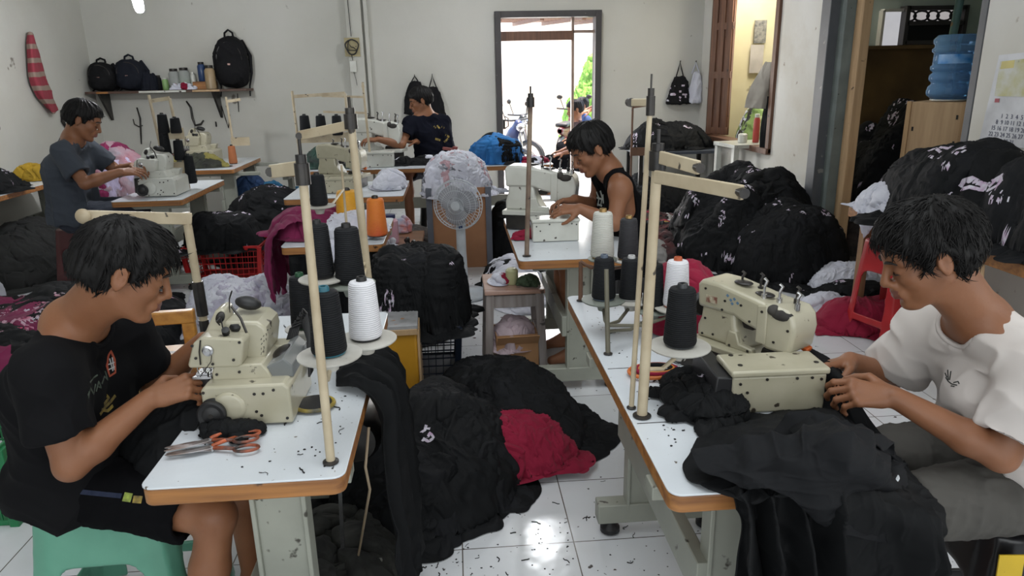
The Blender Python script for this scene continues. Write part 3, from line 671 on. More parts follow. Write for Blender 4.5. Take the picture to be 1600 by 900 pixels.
for rr, zz in ((.06, .10), (.11, .096), (.15, .088)): cg.tube([(rr*math.cos(a), rr*math.sin(a), zz) for a in [k*2*PI/30 for k in range(30)]], .0018, 4, True)
for k in range(44):
    a = 2*PI*k/44; c_, s_ = math.cos(a), math.sin(a)
    cg.tube([(c_*.03, s_*.03, .105), (c_*.11, s_*.11, .097), (c_*.165, s_*.165, .08), (c_*R_f, s_*R_f, .045), (c_*.15, s_*.15, .0), (c_*.05, s_*.05, -.02)], .0013, 4)
cg.build('wire_cage', M_FANW, t)
MB(hd @ Euler((math.radians(90), 0, 0)).to_matrix().to_4x4()).lathe([(.034, .1), (.034, .108), (0, .11)], n=18).build('cage_badge', M_FANW, t)
for k in range(3):
    bl = MB(hd @ Euler((math.radians(90), 0, 0)).to_matrix().to_4x4() @ Matrix.Rotation(k*2*PI/3+.3, 4, 'Z')); V = []; F = []
    for i in range(8):
        r_ = .03 + .125*i/7; wv = .028 + .05*math.sin(PI*min(1, (i+1)/7.5))
        for j in range(5): u = j/4 - .5; V.append((r_*math.cos(u*1.5*(wv/.05)), r_*math.sin(u*1.5*(wv/.05)), .045 + u*.045))
    for i in range(7):
        for j in range(4): F.append((i*5+j, i*5+j+1, (i+1)*5+j+1, (i+1)*5+j))
    ob = bl.add(V, F).build('fan_blade', mat('milky_fan_blade', (.45, .46, .5), .3, alpha=.75), t)
    sd = ob.modifiers.new('t', 'SOLIDIFY'); sd.thickness = .002
# ------------------------------------------------------------------ garment heaps and draped cloth
def heap(label, c, rx, ry, h, m, seed=0, patches=26, z0=0., rz=0., pw=2.3, amp=.022, ps=(.10, .20), mats2=None, cat='garment heap', name='garment_heap', prints=0, skirt=.0, lean=(0, 0), pm=None, freq=7., layer=0.):
    rnd = random.Random(seed); cr, sr = math.cos(rz), math.sin(rz)
    def H(x, y):                                    # smooth height of the heap in local coordinates
        a = np.arctan2(y, x); ro = 1 + .16*noise3(np.stack([np.cos(a)*1.6, np.sin(a)*1.6, np.full_like(a, seed*.37)], -1), seed)
        r = np.sqrt((x/rx)**2 + (y/ry)**2)/ro
        b = np.clip(1 - r**pw, 0, 1)**.62
        nn = noise3(np.stack([x*4.2, y*4.2, np.full_like(x, seed*1.1)], -1), seed+3)
        return h*b*(1 + .20*nn) + lean[0]*x*b + lean[1]*y*b
    def grad(x, y):
        e = .012; gx = (H(x+e, y)-H(x-e, y))/(2*e); gy = (H(x, y+e)-H(x, y-e))/(2*e)
        n = np.stack([-gx, -gy, np.ones_like(gx)], -1); return n/np.linalg.norm(n, axis=-1, keepdims=True)
    VV = []; FF = []; MI = []; base = 0
    def emit(x, y, off, mi, sd, ax, A):
        nonlocal base
        z = H(x, y); n = grad(x, y); P = np.stack([x, y, z], -1)
        f = folds(P + sd*1.7, freq*1.35, seed + sd, ax, 3)
        P = P + n*(off + (A*(f - .45)))[..., None]
        if layer: P = P + n*(layer*(np.abs(((P[..., 2] + .02*noise3(P*6, seed))/.032) % 1 - .5)*2 - .5))[..., None]*np.clip(1-n[..., 2:3], 0, 1)
        P[..., 2] = np.maximum(P[..., 2], .004)
        nr, na = x.shape
        V = P.reshape(-1, 3); I = np.arange(nr*na).reshape(nr, na)
        Q = np.stack([I[:-1], I[1:], np.roll(I, -1, 1)[1:], np.roll(I, -1, 1)[:-1]], -1).reshape(-1, 4)
        VV.append(V); FF.append(Q + base); MI.append(np.full(len(Q), mi)); base += len(V)
    na, nr = 260, 90
    A_, R_ = np.meshgrid(np.linspace(0, 2*PI, na, endpoint=False), np.linspace(.002, 1.16, nr)**.9)
    emit(R_*np.cos(A_)*rx, R_*np.sin(A_)*ry, np.full_like(A_, -.004), 0, 0, None, amp*1.2)
    nm = len(mats2 or [])
    for i in range(patches):
        r0 = math.sqrt(rnd.random())*(.98 + skirt); a0 = rnd.random()*2*PI; cx, cy = r0*rx*math.cos(a0), r0*ry*math.sin(a0)
        s = rnd.uniform(*ps); na, nr = 84, 30; el = rnd.uniform(.6, 1.5); ro = rnd.random()*PI
        A_, R_ = np.meshgrid(np.linspace(0, 2*PI, na, endpoint=False), np.linspace(.01, 1, nr))
        irr = 1 + .28*noise3(np.stack([np.cos(A_)*1.8, np.sin(A_)*1.8, np.full_like(A_, i*3.1)], -1), seed + i)
        u = R_*irr*s*np.cos(A_)*el; v = R_*irr*s*np.sin(A_)/el
        x = cx + u*math.cos(ro) - v*math.sin(ro); y = cy + u*math.sin(ro) + v*math.cos(ro)
        off = .006 + .018*(1 - R_**5) + .012*noise3(np.stack([x*9, y*9, np.full_like(x, i)], -1), i) - .028*(R_ > .97)
        ax = (math.cos(ro), math.sin(ro), .1)
        mi = 0
        if nm and rnd.random() < .4: mi = 1 + rnd.randrange(nm)
        emit(x, y, off, mi, i + 1, ax, amp*1.1)
    V = np.concatenate(VV); F = np.concatenate(FF); MI_ = np.concatenate(MI)
    np_ = nm + 1
    if prints:                                       # scattered ink prints on top faces
        C4 = V[F].mean(1)
        pn = noise3(C4*11 + seed*2.3, seed + 77); pn2 = noise3(C4*48 + seed, seed + 78)
        MI_[(pn > .66 - prints*.25) & (np.abs(pn2) < .22) & (C4[:, 2] > h*.1)] = np_
    V = np.stack([V[:, 0]*cr - V[:, 1]*sr, V[:, 0]*sr + V[:, 1]*cr, V[:, 2]], 1)
    if XL < c[0] < XR: V[:, 0] = np.clip(V[:, 0], XL + .015 - c[0], XR - .03 - c[0])
    if YN < c[1] < YF: V[:, 1] = np.minimum(V[:, 1], YF - .02 - c[1])
    o = link(name, mesh_from(name, V, F, [m] + list(mats2 or []) + [pm or M_PRINT], MI_)); o.location = (c[0], c[1], z0)
    tag(o, label, cat, kind='stuff'); return o
def bspl(Cp, nu, nv):                                # control grid (a,b,3) -> smooth surface, Catmull-Rom
    Cp = np.array(Cp, float)
    def interp(G, n, ax):
        G = np.moveaxis(G, ax, 0); k = len(G); G = np.concatenate([2*G[:1]-G[1:2], G, 2*G[-1:]-G[-2:-1]])
        t = np.linspace(0, k-1-1e-6, n); i = t.astype(int); f = (t - i)[:, None, None]
        p0, p1, p2, p3 = G[i], G[i+1], G[i+2], G[i+3]
        R_ = .5*((2*p1) + (-p0+p2)*f + (2*p0-5*p1+4*p2-p3)*f**2 + (-p0+3*p1-3*p2+p3)*f**3); return np.moveaxis(R_, 0, ax)
    return interp(interp(Cp, nu, 0), nv, 1)
def sheet(name, Cp, m, nu=120, nv=120, amp=.012, freq=9., ax=None, seed=0, th=.003, parent=None, label=None, cat='cloth', edge=.0, prints=0, world=True, zmin=None, kind=None, pm=None, fade=None, pleats=None, big=None):
    P = bspl(Cp, nu, nv); du = np.gradient(P, axis=0); dv = np.gradient(P, axis=1); n = np.cross(du, dv); n /= np.linalg.norm(n, axis=-1, keepdims=True) + 1e-9
    f = folds(P, freq, seed, ax, 3) - .45; g = noise3(P*freq*.35 + 3, seed + 9)
    A = amp*np.ones(P.shape[:2])
    if fade is not None: A = A*fade(np.linspace(0, 1, nu)[:, None], np.linspace(0, 1, nv)[None, :])
    P = P + n*(A*(f + g*.8))[..., None]
    if big:                                           # long soft folds: amplitude, frequency, direction
        P = P + n*(big[0]*(drape(P, big[1], seed + 51, big[2], .22) - .45))[..., None] + n*(big[0]*.5*(drape(P, big[1]*1.9, seed + 52, (big[2][1], -big[2][0], .3), .3) - .45))[..., None]
    if pleats:                                        # hanging folds: count across, amplitude, start, warp
        cnt, pa, p0 = pleats; uu = np.linspace(0, 1, nu)[:, None]; vv = np.linspace(0, 1, nv)[None, :]
        q = np.stack([vv*2.2 + 0*uu, uu*1.1 + 0*vv, np.full((nu, nv), seed*1.0)], -1); wv = noise3(q*1.7, seed + 41)*.13 + noise3(q*4.1, seed + 42)*.03
        ph = (vv + wv)*cnt; w1 = 1 - np.abs(np.sin(PI*ph))**.7*2 + .5*noise3(np.stack([ph*1.3, uu*2 + 0*vv, 0*ph], -1), seed+43)
        g = np.clip((uu - p0)/.3, 0, 1)
        P = P + n*(pa*w1*g*(.6 + .5*noise3(np.stack([vv*3 + 0*uu, uu*3 + 0*vv, 0*ph + 5], -1), seed+44)))[..., None]
    if edge:                                          # ragged border
        uu = np.linspace(0, 1, nu)[:, None]*np.ones((1, nv)); e = np.clip((uu - .8)/.2, 0, 1)
        P = P + (dv/(np.linalg.norm(dv, axis=-1, keepdims=True)+1e-9))*(edge*e*noise3(P*22, seed+5))[..., None] + (du/(np.linalg.norm(du, axis=-1, keepdims=True)+1e-9))*(edge*1.5*e*noise3(P*np.array([14, 14, 0.5]), seed+6))[..., None]
    if zmin is not None: P[..., 2] = np.maximum(P[..., 2], zmin + .004 + .008*(f+.5))
    I = np.arange(nu*nv).reshape(nu, nv); F = np.stack([I[:-1, :-1], I[1:, :-1], I[1:, 1:], I[:-1, 1:]], -1).reshape(-1, 4)
    V = P.reshape(-1, 3); MI_ = np.zeros(len(F), int)
    if prints:
        C4 = V[F].mean(1); pn = noise3(C4*9 + seed, seed + 77); pn2 = noise3(C4*30, seed + 78); MI_[(pn > .62 - prints*.25) & (np.abs(pn2) < .3)] = 1
    o = link(name, mesh_from(name, V, F, [m, pm or M_PRINT], MI_), parent, world)
    s = o.modifiers.new('thickness', 'SOLIDIFY'); s.thickness = th; s.offset = 0
    if label: tag(o, label, cat, kind=kind)
    return o

# floor heaps in the aisle
heap('large black garment heap with a white print on the aisle floor right of the left table', (-.15, 2.78), .38, .52, .27, M_BCLOTH, 1, 46, prints=.0, mats2=[M_BCLOTH2], amp=.038, ps=(.11, .24), rz=-.12, freq=7.5)
heap('second black garment heap on the aisle floor just behind the maroon garments', (.22, 3.20), .27, .46, .25, M_BCLOTH, 2, 34, mats2=[M_BCLOTH2], amp=.034, ps=(.10, .20), rz=.5, freq=8)
heap('maroon crumpled garments on the aisle floor between the black heaps', (.16, 2.78), .28, .22, .14, M_RED, 3, 44, amp=.045, ps=(.06, .14), rz=.3, freq=8.5, z0=.03)
# tall stack standing in the navy basket
heap('tall stack of folded black garments rising out of the navy lattice basket', (-.235, 3.84), .26, .26, .38, M_BCLOTH, 5, 44, z0=.30, pw=7, amp=.022, ps=(.08, .15), mats2=[M_BCLOTH2], prints=.04, layer=.022, freq=8)
# red basket load and the dark heap behind it
heap('black garments with white prints bulging out of the red basket', (-1.94, 6.1), .31, .22, .25, M_BCLOTH, 6, 26, z0=.27, pw=4, mats2=[M_BCLOTH2], prints=.32, ps=(.1, .2))
heap('wide black garment heap on the floor behind the red basket', (-1.66, 7.05), .62, .62, .60, M_BCLOTH, 7, 44, mats2=[M_BCLOTH2], prints=.1, ps=(.12, .25))
heap('blue cloth bundle lying between the black heap and the small blue basket', (-2.28, 8.15), .18, .2, .40, mat('dark_blue_jersey', (.01, .04, .12), .85), 8, 8, ps=(.06, .12), z0=.25)
heap('blue cloth scraps filling the small blue basket', (-2.05, 8.2), .25, .19, .14, mat('bright_blue_scraps', (.015, .12, .24), .85), 9, 10, z0=.33, ps=(.06, .12))
# left floor heap with prints
heap('black garment heap with pink and white prints at the left picture edge', (-2.55, 4.35), .70, 1.05, .34, M_BCLOTH, 10, 60, mats2=[M_BCLOTH2, M_BCLOTH, M_BCLOTH2, M_PURPLE], prints=.2, ps=(.14, .28), pm=mat('pink_white_ink_print', (.5, .48, .55), .8, vscale=14, col2=(.45, .03, .12)))
heap('dark rag heap under the white table along the left wall', (-3.75, 6.6), .45, .8, .40, mat('dusty_black_rags', (.016, .017, .016), .95, vscale=8, col2=(.012, .012, .012)), 11, 40, ps=(.1, .22))
# heaps at the right
heap('biggest black garment heap leaning against the column by the doorway', (2.62, 6.25), .66, .72, .78, M_BCLOTH, 12, 60, pw=1.9, mats2=[M_BCLOTH2], prints=.16, ps=(.12, .26), amp=.028)
heap('lower black garment heap in front of the big one at the doorway post', (2.72, 5.55), .52, .42, .52, M_BCLOTH, 13, 44, pw=2.6, mats2=[M_BCLOTH2], prints=.16, ps=(.12, .24), amp=.026)
heap('white cloth heap on the floor in front of the doorway', (2.95, 5.05), .28, .22, .17, M_WCLOTH, 14, 34, ps=(.05, .12), amp=.024, freq=13)
heap('small black garment heap in front of the white cloth heap at the doorway', (2.86, 4.72), .34, .2, .13, M_BCLOTH, 15, 16, prints=.1, ps=(.08, .16), amp=.018)
heap('small flat white cloth scraps pile left of the maroon pile on the right', (2.56, 4.58), .18, .15, .08, M_WCLOTH, 16, 12, ps=(.05, .11), amp=.014, freq=11)
heap('maroon garment pile on the floor by the red plastic stool', (2.62, 4.22), .32, .20, .17, M_RED, 17, 20, ps=(.07, .16), amp=.02)
# piles on the right bench
heap('highest black garment pile on the right bench with small coloured prints', (2.86, 3.84), .34, .58, .46, M_BCLOTH, 20, 50, z0=.75, pw=2.6, mats2=[M_BCLOTH2], prints=.08, ps=(.1, .22), amp=.022)
heap('second black garment pile on the right bench nearer the camera', (2.92, 3.16), .30, .46, .50, M_BCLOTH, 21, 36, z0=.75, pw=2.6, mats2=[M_BCLOTH2], prints=.04, ps=(.1, .22), amp=.022)
heap('white cloth pile at the far left corner of the right bench', (2.68, 4.22), .16, .22, .16, M_WCLOTH, 22, 30, z0=.75, ps=(.05, .10), amp=.022, freq=12)
heap('thin white cloths lying under the dark round bundle on the bench', (2.78, 2.72), .2, .3, .03, M_WCLOTH, 23, 10, z0=.75, ps=(.08, .14), amp=.006)
o = heap('dark round garment bundle with a star patch at the near end of the bench', (2.80, 2.86), .19, .23, .26, M_BCLOTH2, 24, 6, z0=.772, pw=3.2, ps=(.08, .12), amp=.008, freq=5, cat='garment bundle', name='garment_bundle'); o['kind'] = 'stuff'
# white printed emblem shapes: large swoosh on the pile, star patch, letter marks on heaps
def decal(label, cat, pts, n, m=M_PRINT, th=.003, name='printed_emblem'):
    """small cloth print following given outline points (3D), slightly thick"""
    V = [Vector(p) + Vector(n).normalized()*.002 for p in pts] + [Vector(p) - Vector(n).normalized()*th for p in pts]; k = len(pts)
    F = [tuple(range(k)), tuple(range(2*k-1, k-1, -1))] + [(i, k+i, k+(i+1) % k, (i+1) % k) for i in range(k)]
    return MB().add(V, F)
# pile on the table under the far window, on T8, and blue bale on the long table
heap('black garment pile on the small dark table in the far right corner', (2.62, 8.72), .50, .34, .30, M_BCLOTH, 30, 26, z0=.72, prints=.08, ps=(.1, .2))
heap('black garment pile on the white table along the left wall', (-4.0, 6.35), .24, .46, .20, M_BCLOTH, 31, 22, z0=.752, prints=.08, ps=(.08, .17))
heap('bright blue garment bale on the long table beside the door', (.42, 7.42), .27, .20, .22, M_BLUEC, 32, 30, z0=.752, pw=9, layer=.014, mats2=[M_BCLOTH, M_BLUEC], ps=(.06, .12), amp=.02)
heap('white and grey garment mound overflowing the brown cardboard container', (.02, 6.35), .30, .30, .38, M_WCLOTH, 33, 60, z0=.62, pw=2.6, mats2=[mat('pale_pink_cotton', (.55, .36, .40), .9), mat('pale_grey_print_cotton', (.42, .44, .5), .9, vscale=30, col2=(.1, .1, .12)), M_WCLOTH], ps=(.06, .14), amp=.034, freq=11)
heap('black garment heap on the floor under the right end of the long table', (.55, 6.35), .28, .4, .58, M_BCLOTH, 34, 24, ps=(.1, .2))
heap('dark rags under the long table behind the low brown table', (-.75, 6.85), .62, .5, .26, mat('dusty_dark_rags', (.02, .018, .018), .95, vscale=9, col2=(.06, .05, .045)), 35, 40, ps=(.08, .18))
heap('dark leather-like scraps on the floor behind the navy basket stack', (-.45, 4.55), .4, .35, .20, M_BCLOTH, 36, 20, ps=(.08, .16))
heap('white cloth heap behind the cream sewing machine on the left', (-1.44, 4.66), .34, .34, .37, M_WCLOTH, 37, 56, z0=.0, pw=2.4, ps=(.06, .14), amp=.028, freq=12, mats2=[mat('lilac_tinted_cotton', (.56, .54, .66), .9)])
heap('colourful scrap litter on the floor right of the tank-top man', (1.80, 6.9), .75, .85, .22, mat('dark_red_brown_scraps', (.10, .03, .03), .9, vscale=12, col2=(.02, .018, .02)), 38, 70, ps=(.06, .14), amp=.03, mats2=[M_BCLOTH, M_RED, mat('ochre_scraps', (.35, .22, .06), .9), mat('grey_scraps', (.3, .29, .28), .9), M_BCLOTH], cat='cloth scraps', name='cloth_scraps')
heap('black garment litter below the small dark table in the far right corner', (2.45, 8.5), .6, .45, .42, M_BCLOTH, 39, 24, ps=(.1, .2))
heap('black garment heap with one red piece filling the store room behind the doorway', (4.72, 6.85), .98, 1.05, 1.10, M_BCLOTH, 40, 60, pw=3.2, prints=.08, mats2=[M_BCLOTH2], ps=(.14, .3), amp=.03)
heap('mixed dark and magenta rags on the store room floor', (3.95, 6.0), .55, .45, .50, mat('brownish_rags', (.05, .035, .03), .9, vscale=8, col2=(.02, .016, .015)), 41, 34, ps=(.08, .18), mats2=[M_PURPLE, mat('beige_rags', (.22, .19, .14), .9), M_BCLOTH])
heap('maroon and black cloth bundle behind the big interlock machine', (.80, 2.42), .12, .17, .21, M_RED, 42, 16, z0=.752, ps=(.05, .10), amp=.012, freq=10)
heap('black lint and cut scraps beside the interlock machine on the right table', (.64, 1.74), .09, .15, .04, M_BCLOTH, 43, 30, z0=.752, ps=(.02, .06), amp=.014, freq=22, prints=.2, cat='cloth scraps', name='cloth_scraps')
heap('black scraps near the handwheel of the left machine', (-.60, 1.70), .07, .025, .012, M_BCLOTH, 44, 12, z0=.752, ps=(.02, .04), amp=.006, freq=25, cat='cloth scraps', name='cloth_scraps')
heap('dark tangled rags on the floor under the left table', (-.50, 2.0), .24, .45, .14, mat('oily_rags', (.02, .021, .02), .9, vscale=10, col2=(.06, .062, .055)), 45, 30, ps=(.06, .14), amp=.03)
heap('magenta garments heaped on the white table behind the tall cones', (-.88, 4.42), .22, .30, .13, M_PURPLE, 46, 14, z0=.722, ps=(.07, .14), amp=.016)
heap('white cloths with dark prints heaped on the table before the orange cone', (-.64, 4.35), .18, .28, .10, M_WCLOTH, 47, 18, z0=.722, ps=(.05, .11), amp=.014, freq=12, prints=.25, pm=mat('dark_ink_print', (.05, .04, .05), .8))
heap('white cloth scraps on the short table beside its sewing machine', (-.55, 5.95), .14, .22, .10, M_WCLOTH, 48, 12, z0=.752, ps=(.04, .1), amp=.014, freq=12)

# ------------------------------------------------------------------ draped sheets
# big black cloth over the near end of the right table
def CP(rows): return [[tuple(p) for p in r] for r in rows]
z_ = .772
rows = [
    [at(1165, 650, 1.86), at(1205, 632, 1.86), at(1250, 640, 1.84), at(1305, 655, 1.80), at(1375, 690, 1.72), at(1410, 700, 1.66)],
    [on(1082, 690, z_), on(1170, 660, .80), on(1230, 655, .83), on(1300, 665, .84), at(1395, 720, 1.52), at(1430, 740, 1.50)],
    [on(1070, 735, z_), on(1150, 715, .79), on(1225, 700, .81), on(1300, 700, .84), at(1405, 745, 1.40), at(1448, 775, 1.42)],
    [on(1118, 764, z_), on(1160, 768, .785), on(1235, 762, .80), on(1310, 752, .81), at(1410, 785, 1.27), at(1466, 800, 1.30)],
    [at(1144, 795, 1.262), at(1180, 800, 1.235), at(1245, 800, 1.225), at(1330, 800, 1.215), at(1425, 820, 1.21), at(1474, 840, 1.25)],
    [at(1150, 850, 1.245), at(1185, 870, 1.21), at(1250, 880, 1.20), at(1335, 880, 1.195), at(1425, 885, 1.20), at(1470, 890, 1.24)],
    [at(1158, 960, 1.245), at(1195, 980, 1.205), at(1255, 990, 1.195), at(1335, 990, 1.19), at(1415, 985, 1.20), at(1460, 975, 1.24)],
    [at(1166, 1080, 1.255), at(1200, 1100, 1.215), at(1260, 1110, 1.205), at(1335, 1110, 1.205), at(1410, 1100, 1.22), at(1450, 1080, 1.26)]]
sheet('draped_cloth', CP(rows), M_BCLOTH, 260, 300, amp=.022, freq=6.5, ax=(.15, -.3, 1), seed=5, pleats=(6.5, .050, .38), big=(.026, 7, (.5, -.8, .1)), label='large black fabric draped over the near end of the right sewing table', cat='fabric')
# crumpled folded layer on top of it
rows = [
    [on(1105, 700, .80), on(1180, 668, .83), on(1255, 645, .865), on(1330, 655, .88), on(1385, 690, .88)],
    [on(1085, 715, .80), on(1170, 690, .85), on(1250, 680, .88), on(1330, 690, .90), at(1405, 722, 1.44)],
    [on(1095, 735, .80), on(1175, 722, .84), on(1260, 725, .86), on(1345, 730, .86), at(1420, 760, 1.36)],
    [on(1130, 750, .79), on(1190, 748, .82), on(1275, 762, .81), at(1360, 770, 1.27), at(1432, 800, 1.29)],
    [on(1160, 760, .785), on(1215, 768, .80), at(1285, 815, 1.24), at(1340, 840, 1.225), at(1400, 850, 1.24)]]
sheet('draped_cloth', CP(rows), M_BCLOTH2, 150, 170, amp=.022, freq=9, ax=(1, -.2, 0), seed=9, big=(.030, 9, (1, -.35, 0)), label='crumpled black garment folded over the top of the large draped fabric', cat='fabric')
# black garment bridging from the needle to the hands of the right man
rows = [
    [at(1238, 556, 1.86), at(1262, 545, 1.85), at(1290, 560, 1.80), at(1310, 578, 1.76)],
    [at(1248, 575, 1.80), at(1275, 570, 1.76), at(1305, 580, 1.70), at(1330, 600, 1.66)],
    [at(1268, 610, 1.72), at(1295, 610, 1.68), at(1320, 620, 1.63), at(1350, 640, 1.60)],
    [at(1265, 650, 1.66), at(1300, 655, 1.62), at(1335, 665, 1.58), at(1385, 690, 1.55)],
    [at(1255, 690, 1.60), at(1300, 700, 1.57), at(1350, 710, 1.53), at(1410, 740, 1.50)]]
sheet('draped_cloth', CP(rows), M_BCLOTH, 90, 80, amp=.018, freq=12, ax=(.5, -.3, -1), seed=13, label='black garment being fed from the needle through the hands of the man in white', cat='garment')
# garment held by the left man, falling from the needle to his lap
rows = [
    [at(305, 585, 1.90), at(318, 600, 1.88), at(330, 615, 1.84), at(322, 640, 1.80)],
    [at(270, 620, 1.86), at(288, 635, 1.82), at(305, 650, 1.78), at(312, 668, 1.75)],
    [at(232, 650, 1.84), at(258, 672, 1.78), at(278, 690, 1.74), at(285, 700, 1.72)],
    [at(200, 690, 1.82), at(228, 715, 1.74), at(250, 735, 1.70), at(262, 745, 1.69)],
    [at(188, 735, 1.80), at(215, 760, 1.72), at(238, 775, 1.68), at(248, 785, 1.68)]]
sheet('draped_cloth', CP(rows), M_BCLOTH, 90, 70, amp=.022, freq=11, ax=(1, 0, .9), seed=17, label='black garment fed into the left machine and resting on the seated man\'s lap', cat='garment')
# black cloth hanging over the right long edge of the left table
rows = [
    [(-.37, 1.94, .768), (-.37, 2.06, .79), (-.36, 2.16, .770)],
    [(-.29, 1.88, .785), (-.29, 2.04, .81), (-.29, 2.19, .785)],
    [(-.232, 1.84, .73), (-.215, 2.02, .74), (-.225, 2.22, .73)],
    [(-.222, 1.80, .55), (-.19, 2.00, .55), (-.205, 2.24, .55)],
    [(-.215, 1.78, .33), (-.17, 1.98, .32), (-.19, 2.24, .3)],
    [(-.22, 1.77, .15), (-.15, 1.96, .13), (-.18, 2.22, .1)]]
sheet('draped_cloth', CP(rows), M_BCLOTH, 130, 120, amp=.016, freq=8, ax=(0, 0, 1), seed=21, pleats=(5, .03, .1), label='black fabric hanging over the aisle side of the left sewing table', cat='fabric', edge=.02, zmin=.01)
# magenta garments spilling down the left side of the table behind
rows = [
    [(-.86, 4.18, .84), (-.84, 4.4, .87), (-.84, 4.6, .85)],
    [(-.98, 4.10, .82), (-.98, 4.38, .86), (-.98, 4.68, .82)],
    [(-1.06, 4.06, .74), (-1.07, 4.34, .76), (-1.06, 4.72, .74)],
    [(-1.09, 4.04, .58), (-1.12, 4.30, .58), (-1.10, 4.72, .6)],
    [(-1.08, 4.02, .42), (-1.13, 4.25, .36), (-1.12, 4.66, .44)]]
sheet('draped_cloth', CP(rows), M_PURPLE, 110, 110, amp=.032, freq=8, ax=(0, 0, 1), seed=23, pleats=(6, .03, .2), label='magenta garments spilling over the side of the table behind the left cones', cat='garment', edge=.06)
rows = [
    [(-.80, 4.02, .74), (-.74, 4.02, .745), (-.66, 4.02, .74)],
    [(-.80, 3.965, .715), (-.74, 3.96, .72), (-.67, 3.965, .715)],
    [(-.79, 3.95, .62), (-.75, 3.94, .60), (-.70, 3.95, .62)],
    [(-.78, 3.95, .5), (-.76, 3.94, .46), (-.73, 3.95, .5)]]
sheet('draped_cloth', CP(rows), M_WCLOTH, 60, 50, amp=.014, freq=14, ax=(0, 0, 1), seed=24, label='white cloth tip hanging over the front edge of the table with magenta garments', cat='cloth', edge=.03)
rows = [[(-.95, 4.0, .665), (-.7, 4.0, .67), (-.44, 4.0, .665)], [(-.96, 3.99, .4), (-.7, 3.97, .4), (-.43, 3.99, .4)], [(-.97, 4.0, .05), (-.7, 3.98, .03), (-.42, 4.0, .05)]]
sheet('draped_cloth', CP(rows), M_BCLOTH, 90, 90, amp=.03, freq=8, ax=(0, 0, 1), seed=26, pleats=(5, .03, .0), label='black fabric hanging down under the table with the magenta garments', cat='fabric')
# white cloth tip on the bench front edge
rows = [
    [(2.63, 4.28, .79), (2.61, 4.18, .80), (2.63, 4.06, .79)],
    [(2.54, 4.30, .77), (2.535, 4.2, .775), (2.54, 4.05, .77)],
    [(2.52, 4.26, .69), (2.51, 4.18, .68), (2.52, 4.1, .69)],
    [(2.53, 4.22, .62), (2.52, 4.18, .6), (2.53, 4.15, .63)]]
sheet('draped_cloth', CP(rows), M_WCLOTH, 60, 60, amp=.012, freq=14, ax=(0, 0, 1), seed=27, label='white cloth hanging over the far corner of the bench edge', cat='cloth', edge=.03)
